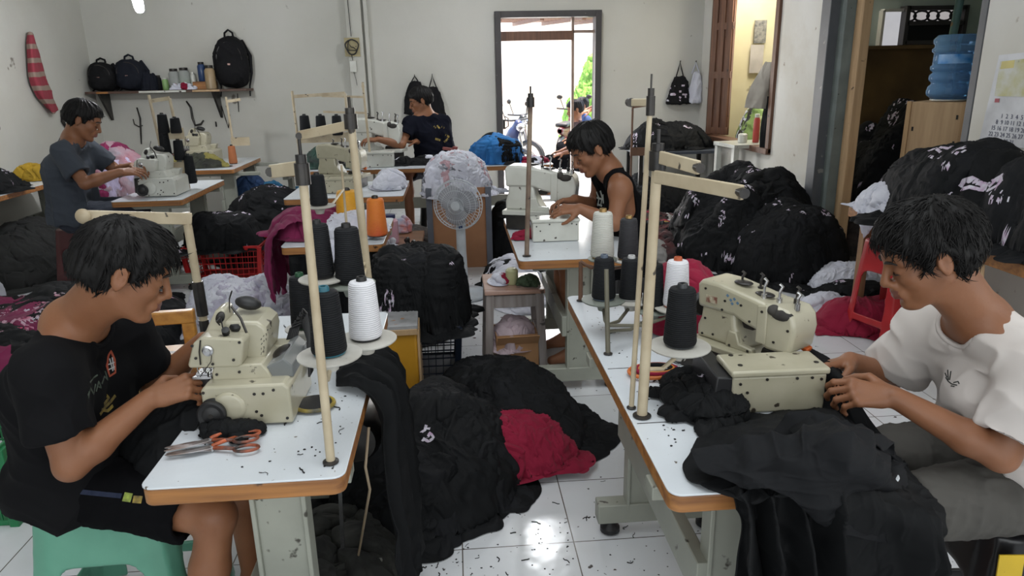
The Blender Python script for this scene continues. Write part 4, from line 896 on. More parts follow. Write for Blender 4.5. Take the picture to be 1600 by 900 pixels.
# ------------------------------------------------------------------ sewing machines
def screws(mb, pts, r=.004, n=(0, -1, 0), d=.002):
    n = Vector(n)
    for p in pts: p = Vector(p); mb.cyl(p, p + n*d, r, n=10)
def screw_parts(t, m, pts, r=.0045, n=(0, -1, 0), M=None):
    M = M or Matrix.Identity(4)
    for p in pts:
        q = MB(M); screws(q, [p], r, n); q.build('screw', m, t)
def overlock(label, loc, rz, m, sc=1., detail=True, group=None):
    t = thing('overlock_machine', label, 'sewing machine', loc, rz, group); t.scale = (sc, sc, sc)
    b = MB()
    b.prism([(0, 0), (.25, 0), (.25, .11), (.235, .125), (.012, .125), (0, .113)], .27, Mzx((0, .27, .003), (PI/2, 0, 0)))
    b.build('base_housing', m, t, bev=.007, seg=3)
    MB().prism([(.02, .124), (.19, .124), (.18, .15), (.165, .172), (.03, .172), (.02, .15)], .16, Mzx((0, .21, 0), (PI/2, 0, 0))).build('middle_housing', m, t, bev=.005, seg=2)
    h = MB()
    h.prism([(-.038, .168), (-.042, .178), (-.018, .245), (.012, .262), (.118, .252), (.125, .243), (.11, .172), (.098, .166)], .12, Mzx((0, .165, 0), (PI/2, 0, 0)))
    h.build('front_cover', m, t, bev=.008, seg=3)
    MB().prism([(-.01, .245), (.012, .285), (.032, .318), (.05, .326), (.062, .318), (.058, .27), (.05, .25)], .075, Mzx((0, .185, 0), (PI/2, 0, 0))).build('needle_cover', m, t, bev=.007, seg=3)
    MB().prism([(.04, .245), (.055, .288), (.15, .282), (.172, .262), (.176, .235), (.163, .17), (.135, .15), (.10, .17)], .15, Mzx((0, .255, 0), (PI/2, 0, 0))).build('arm_housing', m, t, bev=.01, seg=3)
    MB().prism([(.04, .0), (.19, .0), (.205, .05), (.03, .05)], .07, Mzx((0.02, .27, .12), (PI/2, 0, 0))).build('rear_housing', m, t, bev=.006)
    # handwheel and boss facing -y
    MB().lathe([(.047, 0), (.047, .004), (.043, .009), (.036, .012)], (.075, .002, .062), 36, (PI/2, 0, 0)).build('pulley_boss', m, t)
    hw = MB(); hw.lathe([(.012, -.006), (.038, -.006), (.041, 0), (.041, .006), (.037, .010), (.037, .018), (.041, .022), (.041, .030), (.036, .034), (.026, .032), (.02, .036), (.0, .037)], (.032, .002, .052), 40, (PI/2, 0, 0))
    hw.build('handwheel', M_RUB, t)
    screw_parts(t, M_DARK, [(.032, -.034, .052)], .007)
    screw_parts(t, M_DARK, [(.008, 0, .11), (.235, 0, .02), (.14, 0, .015), (.15, 0, .045), (.163, 0, .032), (.15, 0, .10), (.175, 0, .10), (.205, 0, .11)], .0045)
    if detail: screw_parts(t, M_DARK, [(-.02, .043, .238), (-.015, .043, .20), (.113, .043, .243), (.03, .043, .18), (.09, .043, .19), (.035, .048, .145), (.10, .048, .150)], .0042)
    # front knob, vertical slot, thread guides
    MB().lathe([(.016, 0), (.016, .006), (.010, .008), (.010, .014), (.0, .015)], (.022, .044, .222), 20, (PI/2, 0, 0)).build('cover_knob', M_CHROME, t)
    MB().tube([(.006, .041, .255), (-.002, .041, .22), (-.004, .041, .18)], .0022, 6).build('cover_gap', M_DARK, t)
    MB().ball((.047, .105, .300), .014, 8, (.9, .25, 1.4), (0, .5, 0)).build('cover_hole', M_DARK, t)
    MB().lathe([(.02, 0), (.021, .012), (.014, .02), (0, .021)], (.085, .12, .262), 16, (.4, 0, 0)).build('tension_knob', M_RUB, t); MB().lathe([(.011, 0), (.011, .016), (0, .018)], (.068, .075, .262), 12, (.6, .2, 0)).build('tension_knob', M_RUB, t)
    g = MB()
    g.tube([(.06, .15, .30), (.068, .14, .345), (.082, .13, .372)], .0022, 6); g.build('thread_guide', M_DARK, t)
    for pp, rr_ in (([(.082, .11, .33), (.11, .09, .30), (.128, .07, .262)], .004), ([(.05, .10, .30), (.056, .09, .265), (.06, .08, .25)], .0022), ([(.052, .08, .285), (.047, .07, .30), (.058, .075, .31)], .0022), ([(.03, .05, .215), (.028, .038, .19), (-.008, .035, .145)], .0012)): MB().tube(pp, rr_, 6).build('thread_guide', M_DARK, t)
    MB().ball((.105, .19, .315), .036, 8, (1.1, .8, .55), (0, .25, 0)).build('lamp_head', M_RUB, t)
    # needle zone at the left: presser foot, knife, plate
    n = MB(); n.box((-.012, .09, .132), (.055, .07, .006)); n.cyl((-.012, .085, .138), (-.010, .085, .17), .0035); n.cyl((.002, .095, .138), (.002, .095, .17), .003); n.box((-.016, .075, .139), (.032, .014, .006)); n.cyl((-.03, .08, .14), (-.03, .08, .165), .002)
    n.build('presser_foot', M_CHROME, t)
    MB().prism([(-.06, .02), (0, .02), (0, .12), (-.012, .124), (-.052, .124)], .09, Mzx((0.002, .16, 0), (PI/2, 0, 0))).build('left_plate', M_DARK, t, bev=.003)
    if detail:
        s = MB(); rr = random.Random(3)
        for j in range(4):
            for i in range(5 - j % 2):
                p = Vector((.1735 - .004*j, .05 + .024*i + .006*j, .246 - .018*j)); q = p + Vector((.0, rr.uniform(-.009, .009), rr.uniform(-.008, .008)))
                s.tube([p, (p+q)/2 + Vector((.001, .002, .004)), q], .0009, 4)
        s.build('scratched_lettering', M_DARK, t)
        bx = MB(); bx.prism([(0, 0), (.085, 0), (.085, .035), (.06, .06), (0, .03)], .2, Mzx((.165, .26, .122), (PI/2, 0, 0))); bx.build('chip_tray', mat('grey_translucent_plastic', (.17, .18, .18), .3), t, bev=.004)
        MB().ball((.2, .16, .165), .042, 8, (.75, 1.2, .35), (0, -.3, 0)).build('tray_opening', M_DARK, t)
        cb = MB()
        for i in range(6): cb.tube([(.185 + .006*i, .24, .15), (.20 + .007*i, .27 + .01*i, .20 + .01*i), (.235 + .004*i, .28, .215 + .006*i), (.255 + .003*i, .25, .17), (.26, .2 + .01*i, .06)], .0035, 6)
        cb.build('cable_bundle', M_RUB, t)
    return t
def interlock(label, loc, rz, m, sc=1., turn=-.88, detail=True, box=True, org=(.0, .42, 0), asc=(1, 1, 1)):
    """cylinder-arm interlock machine: a front box, and a C-shaped arm whose direction is turned"""
    t = thing('interlock_machine', label, 'sewing machine', loc, rz); t.scale = (sc, sc, sc)
    if box:
        b = MB(); b.box((.125, .052, .052), (.25, .115, .104)); b.build('front_box', m, t, bev=.006, seg=3)
        MB().box((.125, .052, .113), (.262, .127, .018)).build('box_lid', m, t, bev=.006, seg=3)
        screw_parts(t, M_DARK, [(.02, -.006, .085), (.04, -.006, .06), (.235, -.006, .09), (.09, -.006, .095), (.17, -.006, .095), (.21, -.006, .095)], .004)
        screw_parts(t, M_DARK, [(.03, .03, .122), (.235, .03, .122), (.03, .10, .122)], .0065, (0, 0, 1))
    AM = Matrix.Translation(org) @ Matrix.Rotation(turn, 4, 'Z') @ Matrix.Diagonal((*asc, 1))          # arm frame: x along the arm, from the column to the needle head
    def pr(poly, y0, y1): return MB(AM @ Mzx((0, y1, 0), (PI/2, 0, 0))).prism(poly, y1-y0)
    pr([(-.09, .0), (.30, .0), (.30, .10), (.29, .108), (-.09, .108)], -.10, .07).build('bed', M_DARK, t, bev=.006)
    pr([(-.11, .085), (.33, .085), (.33, .112), (-.11, .112)], -.105, .075).build('bed_plate', m, t, bev=.004)
    pr([(-.10, .11), (.125, .11), (.10, .145), (.075, .20), (.07, .26), (-.08, .26), (-.085, .2), (-.10, .16)], -.065, .065).build('column', m, t, bev=.014, seg=3)
    pr([(-.095, .245), (.07, .245), (.12, .225), (.17, .215), (.2, .22), (.2, .33), (.12, .345), (.0, .365), (-.085, .365), (-.1, .34)], -.072, .072).build('arm_housing', m, t, bev=.012, seg=3)
    pr([(.185, .17), (.205, .15), (.29, .15), (.305, .17), (.315, .25), (.305, .30), (.28, .325), (.185, .335)], -.068, .068).build('head_housing', m, t, bev=.012, seg=3)
    pr([(.16, .10), (.28, .10), (.275, .125), (.17, .135)], -.03, .035).build('cylinder_bed', M_DARK, t, bev=.004)
    pr([(.04, .11), (.16, .11), (.155, .13), (.10, .135), (.085, .18), (.05, .18)], -.07, -.045).build('front_bracket', m, t, bev=.004)
    pr([(.10, .20), (.14, .20), (.15, .225), (.09, .225)], -.05, .05).build('arm_underside', M_DARK, t, bev=.003)
    pr([(.17, .17), (.21, .17), (.21, .33), (.17, .32)], -.076, -.066).build('face_cover', m, t, bev=.004)
    n = MB(AM)
    for i in range(3): n.cyl((.235 + .012*i, -.02 + .02*i, .12), (.235 + .012*i, -.02 + .02*i, .155), .003)
    n.box((.25, 0, .118), (.06, .06, .006)); n.box((.24, 0, .128), (.03, .05, .012)); n.cyl((.262, -.03, .12), (.262, -.03, .16), .006); n.build('presser_foot', M_CHROME, t)
    MB(AM).box((.292, .045, .152), (.03, .03, .018), (.2, .3, 0)).build('orange_clip', mat('orange_plastic_clip', (.6, .12, .02), .4), t, bev=.003)
    MB(AM).ball((.05, 0, .366), .028, 8, (1.35, .9, .28)).build('oil_cap', M_DARK, t); MB(AM).ball((.15, -.01, .345), .026, 8, (1.5, .9, .3)).build('oil_cap', M_DARK, t)
    for i, (x, y, hh) in enumerate(((.16, -.03, .07), (.10, .03, .06), (.215, -.02, .06), (.255, .02, .055), (.285, -.02, .05), (.02, .03, .05))):
        g = MB(AM); z0 = .35 - .06*max(0, x-.1); g.cyl((x, y, z0-.02), (x, y, z0+hh*.6), .0045, n=8); g.tube([(x, y, z0+hh*.5), (x+.006, y+.004, z0+hh*.85), (x-.004, y, z0+hh)], .0055, 8); g.cyl((x, y, z0-.02), (x, y, z0+.006), .010, n=12)
        g.build('thread_guide', M_DARK if i % 2 else M_CHROME, t)
    w = MB(AM); w.ball((.255, -.055, .30), .036, 8, (1.25, .6, .7)); w.ball((.225, -.06, .312), .022, 8); w.build('oily_rag', crease(mat('oily_grey_rag', (.05, .045, .04), .8, vscale=18, col2=(.02, .018, .018))), t)
    if detail:
        screw_parts(t, M_DARK, [(-.06, -.072, .33), (-.06, -.065, .2), (.03, -.072, .30), (.02, -.072, .26), (.10, -.072, .30), (.14, -.072, .245), (-.07, -.065, .13), (.06, -.07, .12), (.14, -.07, .12), (.24, -.068, .19), (.29, -.068, .25), (.19, -.076, .3), (-.02, -.065, .14)], .0052, M=AM)
        st_ = MB(AM)
        for x, z in ((.04, .325), (.055, .31), (.07, .318), (.085, .305), (.062, .297)): st_.box((x, -.0725, z), (.010, .001, .010), (0, .7, 0))
        st_.build('blue_sticker_marks', mat('faded_blue_ink', (.12, .22, .34), .5), t)
        MB(AM).box((-.03, -.073, .29), (.05, .0015, .03)).build('name_plate', mat('scratched_name_plate', (.50, .46, .34), .5, vscale=60, col2=(.18, .06, .04)), t)
        bs = MB(AM); bs.prism([(-.02, .0), (.10, .0), (.12, .09), (-.03, .1)], .12, Mzx((-.13, -.02, 0), (PI/2, 0, 0))); bs.build('belt_guard', M_DARK, t, bev=.006)
        MB(AM).lathe([(.0, 0), (.05, 0), (.055, .01), (.05, .025), (.02, .03), (0, .03)], (-.12, 0, .23), 28, (0, -PI/2, 0)).build('handwheel', M_RUB, t)
        pl = MB(); pl.prism([(-.05, .0), (.01, .0), (.01, .10), (-.04, .104)], .20, Mzx((0, .20, 0), (PI/2, 0, 0))); pl.build('side_gap_cover', mat('dirty_black_sheet', (.02, .02, .022), .45), t, bev=.004)
    return t
ml = overlock('cream overlock sewing machine in front of the man in the black printed t-shirt', (-.675, 1.745, .752), -.02, M_CREAM, .90)
mr_ = interlock('cream cylinder-arm sewing machine in front of the man in the white t-shirt', (.695, 1.665, .752), -.02, M_CREAM, 1.0, -1.0, org=(.11, .335, 0), asc=(.80, .85, .73))
interlock('white cylinder-arm sewing machine in front of the man in the tank top', (.40, 3.74, .752), 0, M_WHITEM, 1.0, -.35, False)
overlock('white overlock sewing machine in front of the man in the grey t-shirt', (-2.46, 5.78, .752), 0, M_WHITEM, 1.12, False)
overlock('cream sewing machine on the table under the long wooden shelf', (-2.86, 8.0, .752), 0, M_CREAM, 1.15, False)
interlock('white sewing machine on the long table left of the man in navy', (-.92, 7.28, .752), 0, M_WHITEM, 1.25, -.2, False)
interlock('cream sewing machine on the short table behind the yellow yarn cone', (-1.02, 5.68, .752), 0, M_CREAM, .95, -.3, False)

# ------------------------------------------------------------------ thread stands and cones of yarn
M_DISC = mat('dirty_white_disc', (.50, .49, .45), .5, vscale=10, col2=(.36, .34, .3), spots=.3)
M_DISCG = mat('grey_green_disc', (.20, .22, .19), .5, vscale=10, spots=.3)
CONES = {}
def cone(label, p, h=.16, r=.043, yarn=None, core=None, group=None, seed=0):
    key = (yarn.name, core.name if core else '-')
    if key in CONES:
        t = copy_tree(CONES[key], loc=p, label=label); t.scale = (r/.043, r/.043, h/.16); t.rotation_euler[2] = seed; return t
    t = thing('yarn_cone', label, 'yarn cone', p, seed)
    MB().lathe([(.0, .002), (.036, .002), (.0415, .006), (.043, .012), (.0345, .142), (.031, .149), (.015, .151)], n=36).build('yarn', yarn, t, smooth=True)
    MB().lathe([(.038, .0), (.039, .004), (.034, .006)], n=30).build('core_base', core or M_RUB, t); MB().lathe([(.014, .148), (.0135, .158), (.012, .162), (.007, .162), (.007, .15)], n=20).build('core_tip', core or M_RUB, t)
    CONES[key] = t; t.scale = (r/.043, r/.043, h/.16); return t
def disc(mb, c, r=.075):
    mb.lathe([(r*.95, 0), (r, .003), (r, .006), (r*.9, .008), (.02, .008), (.012, .02), (.012, -.03), (.018, -.032), (.024, -.012), (r*.5, -.004)], c, 30)
def stand(label, base, top, plates=(), arms=(), r=.011, m=None, group=None, top_hw=True, foot=True):
    """pole from base to top; plates: list of (centre, radius) spool discs joined to the pole; arms: lists of points for the thread arms"""
    t = thing('thread_stand', label, 'thread stand', base, 0)
    B = Vector(base); m = m or M_BAMBOO
    def L_(p): return Vector(p) - B
    tp = L_(top); MB().tube([(0, 0, 0), tp*.33, tp*.66, tp], [r, r*1.0, r*.95, r*.9], 12).build('pole', m, t)
    if foot: MB().lathe([(r*1.8, 0), (r*1.8, .003), (r*1.2, .005), (r, .006)], n=20).build('pole_base', M_DARK, t)
    if top_hw: MB().cyl(tp - Vector((0, 0, .045)), tp - Vector((0, 0, .0)), r*1.5, n=12).cyl(tp - Vector((0, 0, .0)), tp + Vector((0, 0, .018)), r*1.1, n=12).tube([tp, tp + Vector((0, 0, .05))], r*.35, 8).build('pole_clamp', M_DARK, t)
    for i, (c, rad) in enumerate(plates):
        c = L_(c); d = MB(); disc(d, c - Vector((0, 0, .010)), rad); pl = d.build('spool_plate', M_DISC if i % 2 == 0 else M_DISCG, t)
        f = c.z/max(tp.z, .01); pp = tp*f; pp.z = c.z - .035
        MB().tube([pp, (pp + c)/2 - Vector((0, 0, .035)), c - Vector((0, 0, .03))], .006, 8).build('plate_arm', m, t)
    for a in arms:
        pts = [L_(p) for p in a]; MB().beam(pts[0], pts[1], .010, .030 if r > .009 else .018).build('thread_arm', m, t, bev=.002)
        MB().cyl(pts[1] + Vector((0, -.012, 0)), pts[1] + Vector((0, .012, 0)), .011, n=10).build('arm_end_eyelet', M_DARK, t)
    return t
V_ = Vector
# left foreground stand
P1 = on(517, 722, .752)
c_front, c_white = at(515, 551, 1.61), at(572, 527, 1.75); c_b2, c_b1, c_b0 = at(548, 440, 2.0), at(503, 432, 2.0), at(476, 510, 2.15)
stand('cream painted thread stand at the near right corner of the left table', P1, at(471, 255, 1.54), [(c_front, .076)], [(at(471, 262, 1.54), at(424, 268, 1.66))], r=.0105)
cone('black yarn cone with a teal core directly in front of the white cone', c_front, .162, .042, M_BLACKYARN, M_TEAL)
P2 = on(586, 540, .752)
stand('leaning cream pole at the right edge of the left table behind the white cone', P2, at(547, 178, 2.28), [(c_white, .078), (c_b2, .07), (c_b1, .066)], [(at(550, 195, 2.28), at(468, 212, 2.40))], r=.0135)
cone('large white yarn cone with a black core on the left stand', c_white, .160, .042, M_WHITEYARN, M_RUB)
cone('tall black yarn cone directly behind the white cone', c_b2, .168, .042, M_BLACKYARN, M_RUB)
cone('tall black yarn cone with a dark knob, beside the slanted front pole', c_b1, .162, .037, M_BLACKYARN, M_RUB)
P3 = on(470, 545, .752)
stand('short spool holder behind the cream machine on the left table', on(488, 516, .752), on(488, 516, .752) + V_((0, 0, .13)), [(c_b0, .06)], r=.009, top_hw=False)
cone('black yarn cone with a green thread tip, lowest left on the left stand', c_b0, .172, .040, M_BLACKYARN, mat('dark_green_core', (.01, .08, .03), .5))
# second leftover foreground cone rear
cf = at(499, 320, 3.4)
stand('slim spool holder carrying the lone black cone above the magenta garments', V_((cf.x+.01, 3.98+.12, .722)), V_((cf.x+.01, 4.10, 1.15)), [(cf, .075)], r=.007, top_hw=False)
cone('lone black yarn cone standing high above the magenta garments', cf, .150, .042, M_BLACKYARN, M_RUB)
# cones of colour on table T9
q = on(552, 352, .722); stand('slim holder under the orange yarn cone', q + V_((.05, .1, 0)), q + V_((.05, .1, .10)), [], r=.006, top_hw=False)
q = at(590, 368, 4.10); cone('orange and red yarn cone among the tall black cones', q, .23, .06, mat('orange_yarn', (.72, .25, .02), .6, vscale=2.2, col2=(.50, .02, .02), bump=.3, wave=('Z', 60, 1)), M_DARK)
q = at(545, 345, 4.4); cone('yellow orange plastic spool next to the orange yarn cone', q, .20, .075, mat('yellow_yarn', (.75, .36, .02), .5, bump=.3, wave=('Z', 60, 1)), M_DARK)
# right foreground stand
P = on(1003, 650, .752)
cR, cRw, cR3, cR2, cR1, cRb, cRc = at(1062, 538, 1.75), at(1056, 478, 2.2), at(1020, 482, 2.24), at(985, 466, 2.30), at(943, 466, 2.30), at(981, 404, 2.60), at(941, 402, 2.60)
stand('thick cream thread stand at the left edge of the right table with two flat arms', P, at(1028, 236, 1.68), [(cR, .082)], [(at(1032, 246, 1.66), at(1092, 262, 1.52)), (at(1024, 276, 1.66), at(1160, 301, 1.38))], r=.0135)
stand('thin pole with a chrome tip standing beside the thick right thread stand', P + V_((-.016, .05, 0)), at(1017, 150, 1.72), [], [(at(1017, 160, 1.72), at(985, 160, 1.80))], r=.007)
cone('black yarn cone with a grey core nearest to the big cream machine', cR, .168, .044, M_BLACKYARN, mat('charcoal_core', (.03, .035, .04), .4))
q = on(950, 553, .752)
stand('short dark spool stand on the right table carrying five cones', q, V_((q.x, q.y+.05, 1.02)), [(cRw, .07), (cR3, .06), (cR2, .07), (cR1, .075)], r=.008, top_hw=False, m=mat('dark_olive_pole', (.15, .14, .10), .5, spots=.5))
cone('white yarn cone with an orange tip on the right table behind the thick pole', cRw, .165, .043, M_WHITEYARN, mat('orange_red_core', (.5, .1, .03), .5))
cone('narrow black yarn cone half hidden by the thick right pole', cR3, .165, .036, M_BLACKYARN, M_RUB)
cone('right one of the two black cones left of the thick pole', cR2, .150, .040, M_BLACKYARN, mat('white_core', (.5, .5, .5), .5))
cone('left one of the two black cones left of the thick pole', cR1, .152, .041, M_BLACKYARN, mat('blue_grey_core', (.1, .13, .18), .5))
q = on(907, 470, .752)
stand('rusty short pole at the far left corner of the right table', q, q + V_((0, 0, .16)), [(cRb, .055), (cRc, .055)], r=.009, top_hw=False, m=mat('rusty_brown_pole', (.14, .07, .04), .6, spots=.5))
cone('dark grey-black cone with a brass tip behind the two black cones', cRb, .165, .040, mat('faded_black_yarn', (.02, .02, .024), .7, bump=.3, wave=('Z', 60, 1.5)), mat('brass_core', (.35, .22, .08), .35, metal=.6))
cone('greyish white cone with a brass tip left of the dark grey cone', cRc, .185, .045, M_GREYYARN, MATS['brass_core'])
# stand on the tank-top man's table
P = on(823, 400, .752)
stand('tall rusty thread pole standing on the tank-top man\'s table', P, at(829, 152, 3.45), [], r=.012, m=mat('rusty_beige_pole', (.24, .18, .13), .6, vscale=12, col2=(.10, .06, .045), spots=.5))
# small far stands
def far_rack(label, x0, x1, y0, zb, zt, zs, m=None, cones_=(), twin=True, tilt=.02):
    t = thing('thread_stand', label, 'thread stand', (x0, y0, zb), 0); m = m or M_BAMBOO; w_ = x1-x0
    MB().tube([(0, 0, 0), (-tilt, 0, zt-zb)], .012, 8).build('pole', m, t)
    if twin: MB().tube([(w_, 0, 0), (w_-tilt, 0, zt-zb-.03)], .012, 8).build('pole', m, t)
    MB().beam((-tilt, 0, zt-zb-.05), (w_-tilt, 0, zt-zb-.03), .012, .03).build('thread_arm', m, t)
    for z in zs: MB().beam((-.02, -.02, z-zb), (w_+.03, -.02, z-zb), .09, .012, up=(0, 1, 0)).build('spool_shelf', m, t)
    return t
a = at(467, 214, 7.0); b_ = at(548, 212, 7.0); zt = at(464, 142, 7.0).z
far_rack('cream thread rack with three black cones in front of the back wall', a.x, b_.x, 7.0, .5, zt, (a.z-.01,))
for k, (x_, l_) in enumerate(((478, 'leftmost'), (503, 'middle'), (528, 'rightmost'))):
    cone(l_ + ' of the three black cones on the rack before the back wall', at(x_, 211, 6.98), .19, .052, M_BLACKYARN, M_RUB)
a = at(245, 215, 6.2); b_ = at(280, 215, 6.2); zt = at(240, 148, 6.2).z
far_rack('ladder-like cream thread rack on the table of the man in grey', a.x+.04, b_.x+.02, 6.2, .752, zt, (at(250, 209, 6.2).z, at(255, 262, 6.2).z), tilt=.05)
for x_, y_, h_, l_ in ((257, 208, .16, 'upper left'), (276, 208, .13, 'upper right'), (262, 252, .26, 'tall left'), (282, 250, .17, 'lower middle'), (300, 286, .24, 'lowest right')):
    cone(l_ + ' black cone on the ladder-like rack near the man in grey', at(x_, y_, 6.17), h_, .045, M_BLACKYARN, M_RUB)
a = at(352, 225, 7.9)
far_rack('small cream thread rack at the right end of the table under the shelf', a.x, at(420, 225, 7.9).x-.3, 8.2, .752, at(412, 150, 8.2).z, (a.z,), twin=False)
q = on(347, 236, .752); cone('black cone on the table under the shelf', (q.x, 8.0, .752), .16, .05, M_BLACKYARN, M_RUB)
cone('orange brown cone on the table under the shelf', (at(361, 226, 8.0).x, 8.0, .752), .20, .045, mat('orange_brown_yarn', (.42, .14, .05), .7), M_RUB)
P = at(300, 468, 3.2)
p0 = on(312, 470, .0); 
a = at(318, 500, 2.8); b_ = at(290, 332, 2.8)
t = thing('thread_stand', 'dark-spotted cream frame stand with a long flat arm behind the left man\'s head', 'thread stand', (a.x, 2.8, a.z-.0), 0)
B = V_((a.x, 2.8, a.z))
MB().tube([V_((0, 0, 0)), b_ - B], .016, 10).build('pole', M_BAMBOO, t)
MB().tube([V_((0, 0, .02)), V_((-.002, 0, .16))], .022, 10).build('pole_clamp', M_DARK, t)
MB().beam(at(300, 342, 2.8) - B, at(130, 338, 2.65) - B, .014, .045).build('thread_arm', M_BAMBOO, t, bev=.003)
MB().ball(at(130, 338, 2.65) - B, .028, 8, (1, .6, 1)).build('arm_end_knob', M_BAMBOO, t)
MB().tube([V_((0, 0, 0)), V_((0, .0, .03-B.z+.03))], .02, 8).build('lower_post', M_DARK, t)
# second rack pole next to the pilaster
a = at(575, 240, 7.1)
far_rack('tall beige pole with crossbars on the long table before the pilaster', at(579, 250, 7.3).x, at(579, 250, 7.3).x, 7.3, .752, at(577, 128, 7.3).z, (), twin=False)
t = [o for o in COL.objects if o.name.startswith('thread_stand')][-1]
for z in (.93, 1.08): MB().beam((-.02, 0, z - .4), (-.42, 0, z-.38), .012, .022).build('thread_arm', M_BAMBOO, t)
# rack next to the far right pile
a = at(987, 222, 8.0)
far_rack('thin rusty frame on a small board left of the far right garment pile', a.x, at(1012, 222, 8.0).x, 8.0, .0, at(985, 160, 8.0).z, (.76,), m=MATS['rusty_brown_pole'], tilt=0)
# ------------------------------------------------------------------ people
M_SKIN = mat('brown_skin', (.27, .118, .058), .50, vscale=7, col2=(.215, .088, .042), subsurf=.12, bump=.05, bscale=120, spec=.4)
M_SKIN2 = mat('warm_brown_skin', (.27, .118, .060), .48, vscale=7, col2=(.21, .088, .044), subsurf=.12, bump=.05, bscale=120, spec=.4)
M_LIP = mat('lip_skin', (.20, .068, .05), .42, subsurf=.1)
M_NAIL = mat('finger_nail', (.38, .22, .17), .3)
M_HAIR = mat('black_hair', (.0055, .005, .005), .55, spec=.22, vscale=30, var=.1)
M_BROW = mat('brow_hair', (.018, .012, .009), .7)
def nrm(v): v = np.array(v, float); return v/np.linalg.norm(v)
def head_frame(c, fwd, roll=0.):
    f = nrm(fwd); up = np.array([0, 0, 1.0]); l = nrm(np.cross(up, f)); u = np.cross(f, l)
    l2 = l*math.cos(roll) + u*math.sin(roll); u2 = np.cross(f, l2)
    R = np.stack([f, l2, u2], 1); c = np.array(c, float); return R, c
def sculpt_head(v, R, c, s=1.0, k=1.0):
    def W(p): return c + R @ (np.array(p, float)*s)
    def cone(a, b, ra, rb=None, kk=.012, mode='add'): v.cone(W(a), W(b), ra*s, (ra if rb is None else rb)*s, kk*s, mode)
    def ell(p, r, kk=.012, mode='add', rot=None):
        RR = R if rot is None else R @ rot; v.ell(W(p), np.array(r)*s, RR, kk*s, mode)
    ell((-.016, 0, .032), (.096, .074, .086)); ell((.012, 0, .030), (.078, .066, .078))
    ell((.030, 0, -.030), (.058, .058, .078), .02)
    for y in (-1, 1):
        cone((-.006, .055*y, -.045), (.060, .020*y, -.098), .017, .015, .025)      # jaw line
        ell((.056, .037*y, -.022), (.026, .022, .022), .02)                          # cheekbone
        cone((.070, .046*y, .024), (.086, .012*y, .027), .011, .010, .016)            # brow ridge
    ell((.074, 0, -.100), (.020, .024, .017), .018)                                  # chin
    ell((.070, 0, .052), (.022, .045, .032), .02)                                    # forehead
    for y in (-1, 1): ell((.095, .033*y, .004), (.019, .019, .012), .010, 'sub')      # sockets
    for y in (-1, 1):
        ell((.0735, .032*y, .0025), (.0155, .0165, .0125), .004)                      # eyeball under the lowered lid
        cone((.0865, .020*y, -.0035), (.083, .045*y, -.004), .0022, .0018, .003)      # lid rim
    cone((.088, 0, .020), (.110, 0, -.028), .0078, .0105, .010)                       # nose
    ell((.109, 0, -.033), (.0125, .0125, .010), .006)
    for y in (-1, 1): ell((.100, .0135*y, -.036), (.011, .0078, .0085), .005); ell((.104, .0075*y, -.0445), (.0045, .0038, .004), .002, 'sub')
    ell((.086, 0, -.062), (.017, .030, .024), .014)                                  # muzzle
    cone((.1005, .004, -.0575), (.091, .023, -.0625), .0058, .0035, .004); cone((.1005, -.004, -.0575), (.091, -.023, -.0625), .0058, .0035, .004)
    cone((.0985, .009, -.0705), (.0985, -.009, -.0705), .0072, .0072, .004); cone((.0985, .009, -.0705), (.090, .021, -.066), .0068, .0030, .004); cone((.0985, -.009, -.0705), (.090, -.021, -.066), .0068, .0030, .004)
    cone((.106, .0, -.0642), (.095, .024, -.0645), .0013, .0009, .0015, 'sub'); cone((.106, .0, -.0642), (.095, -.024, -.0645), .0013, .0009, .0015, 'sub')
    ell((.096, 0, -.083), (.009, .018, .006), .008, 'sub')
    for y in (-1, 1):                                                                # ears
        a = math.radians(22)*y; er = np.array([[math.cos(a), -math.sin(a), 0], [math.sin(a), math.cos(a), 0], [0, 0, 1]])
        ell((-.010, .079*y, .000), (.019, .0075, .032), .006, rot=er); ell((-.002, .0745*y, .0), (.010, .008, .020), .006)
        ell((-.006, .088*y, .003), (.0105, .0065, .019), .003, 'sub', rot=er); ell((-.008, .077*y, -.024), (.009, .006, .010), .004)
        ell((.006, .078*y, -.004), (.004, .004, .006), .003)
    return W
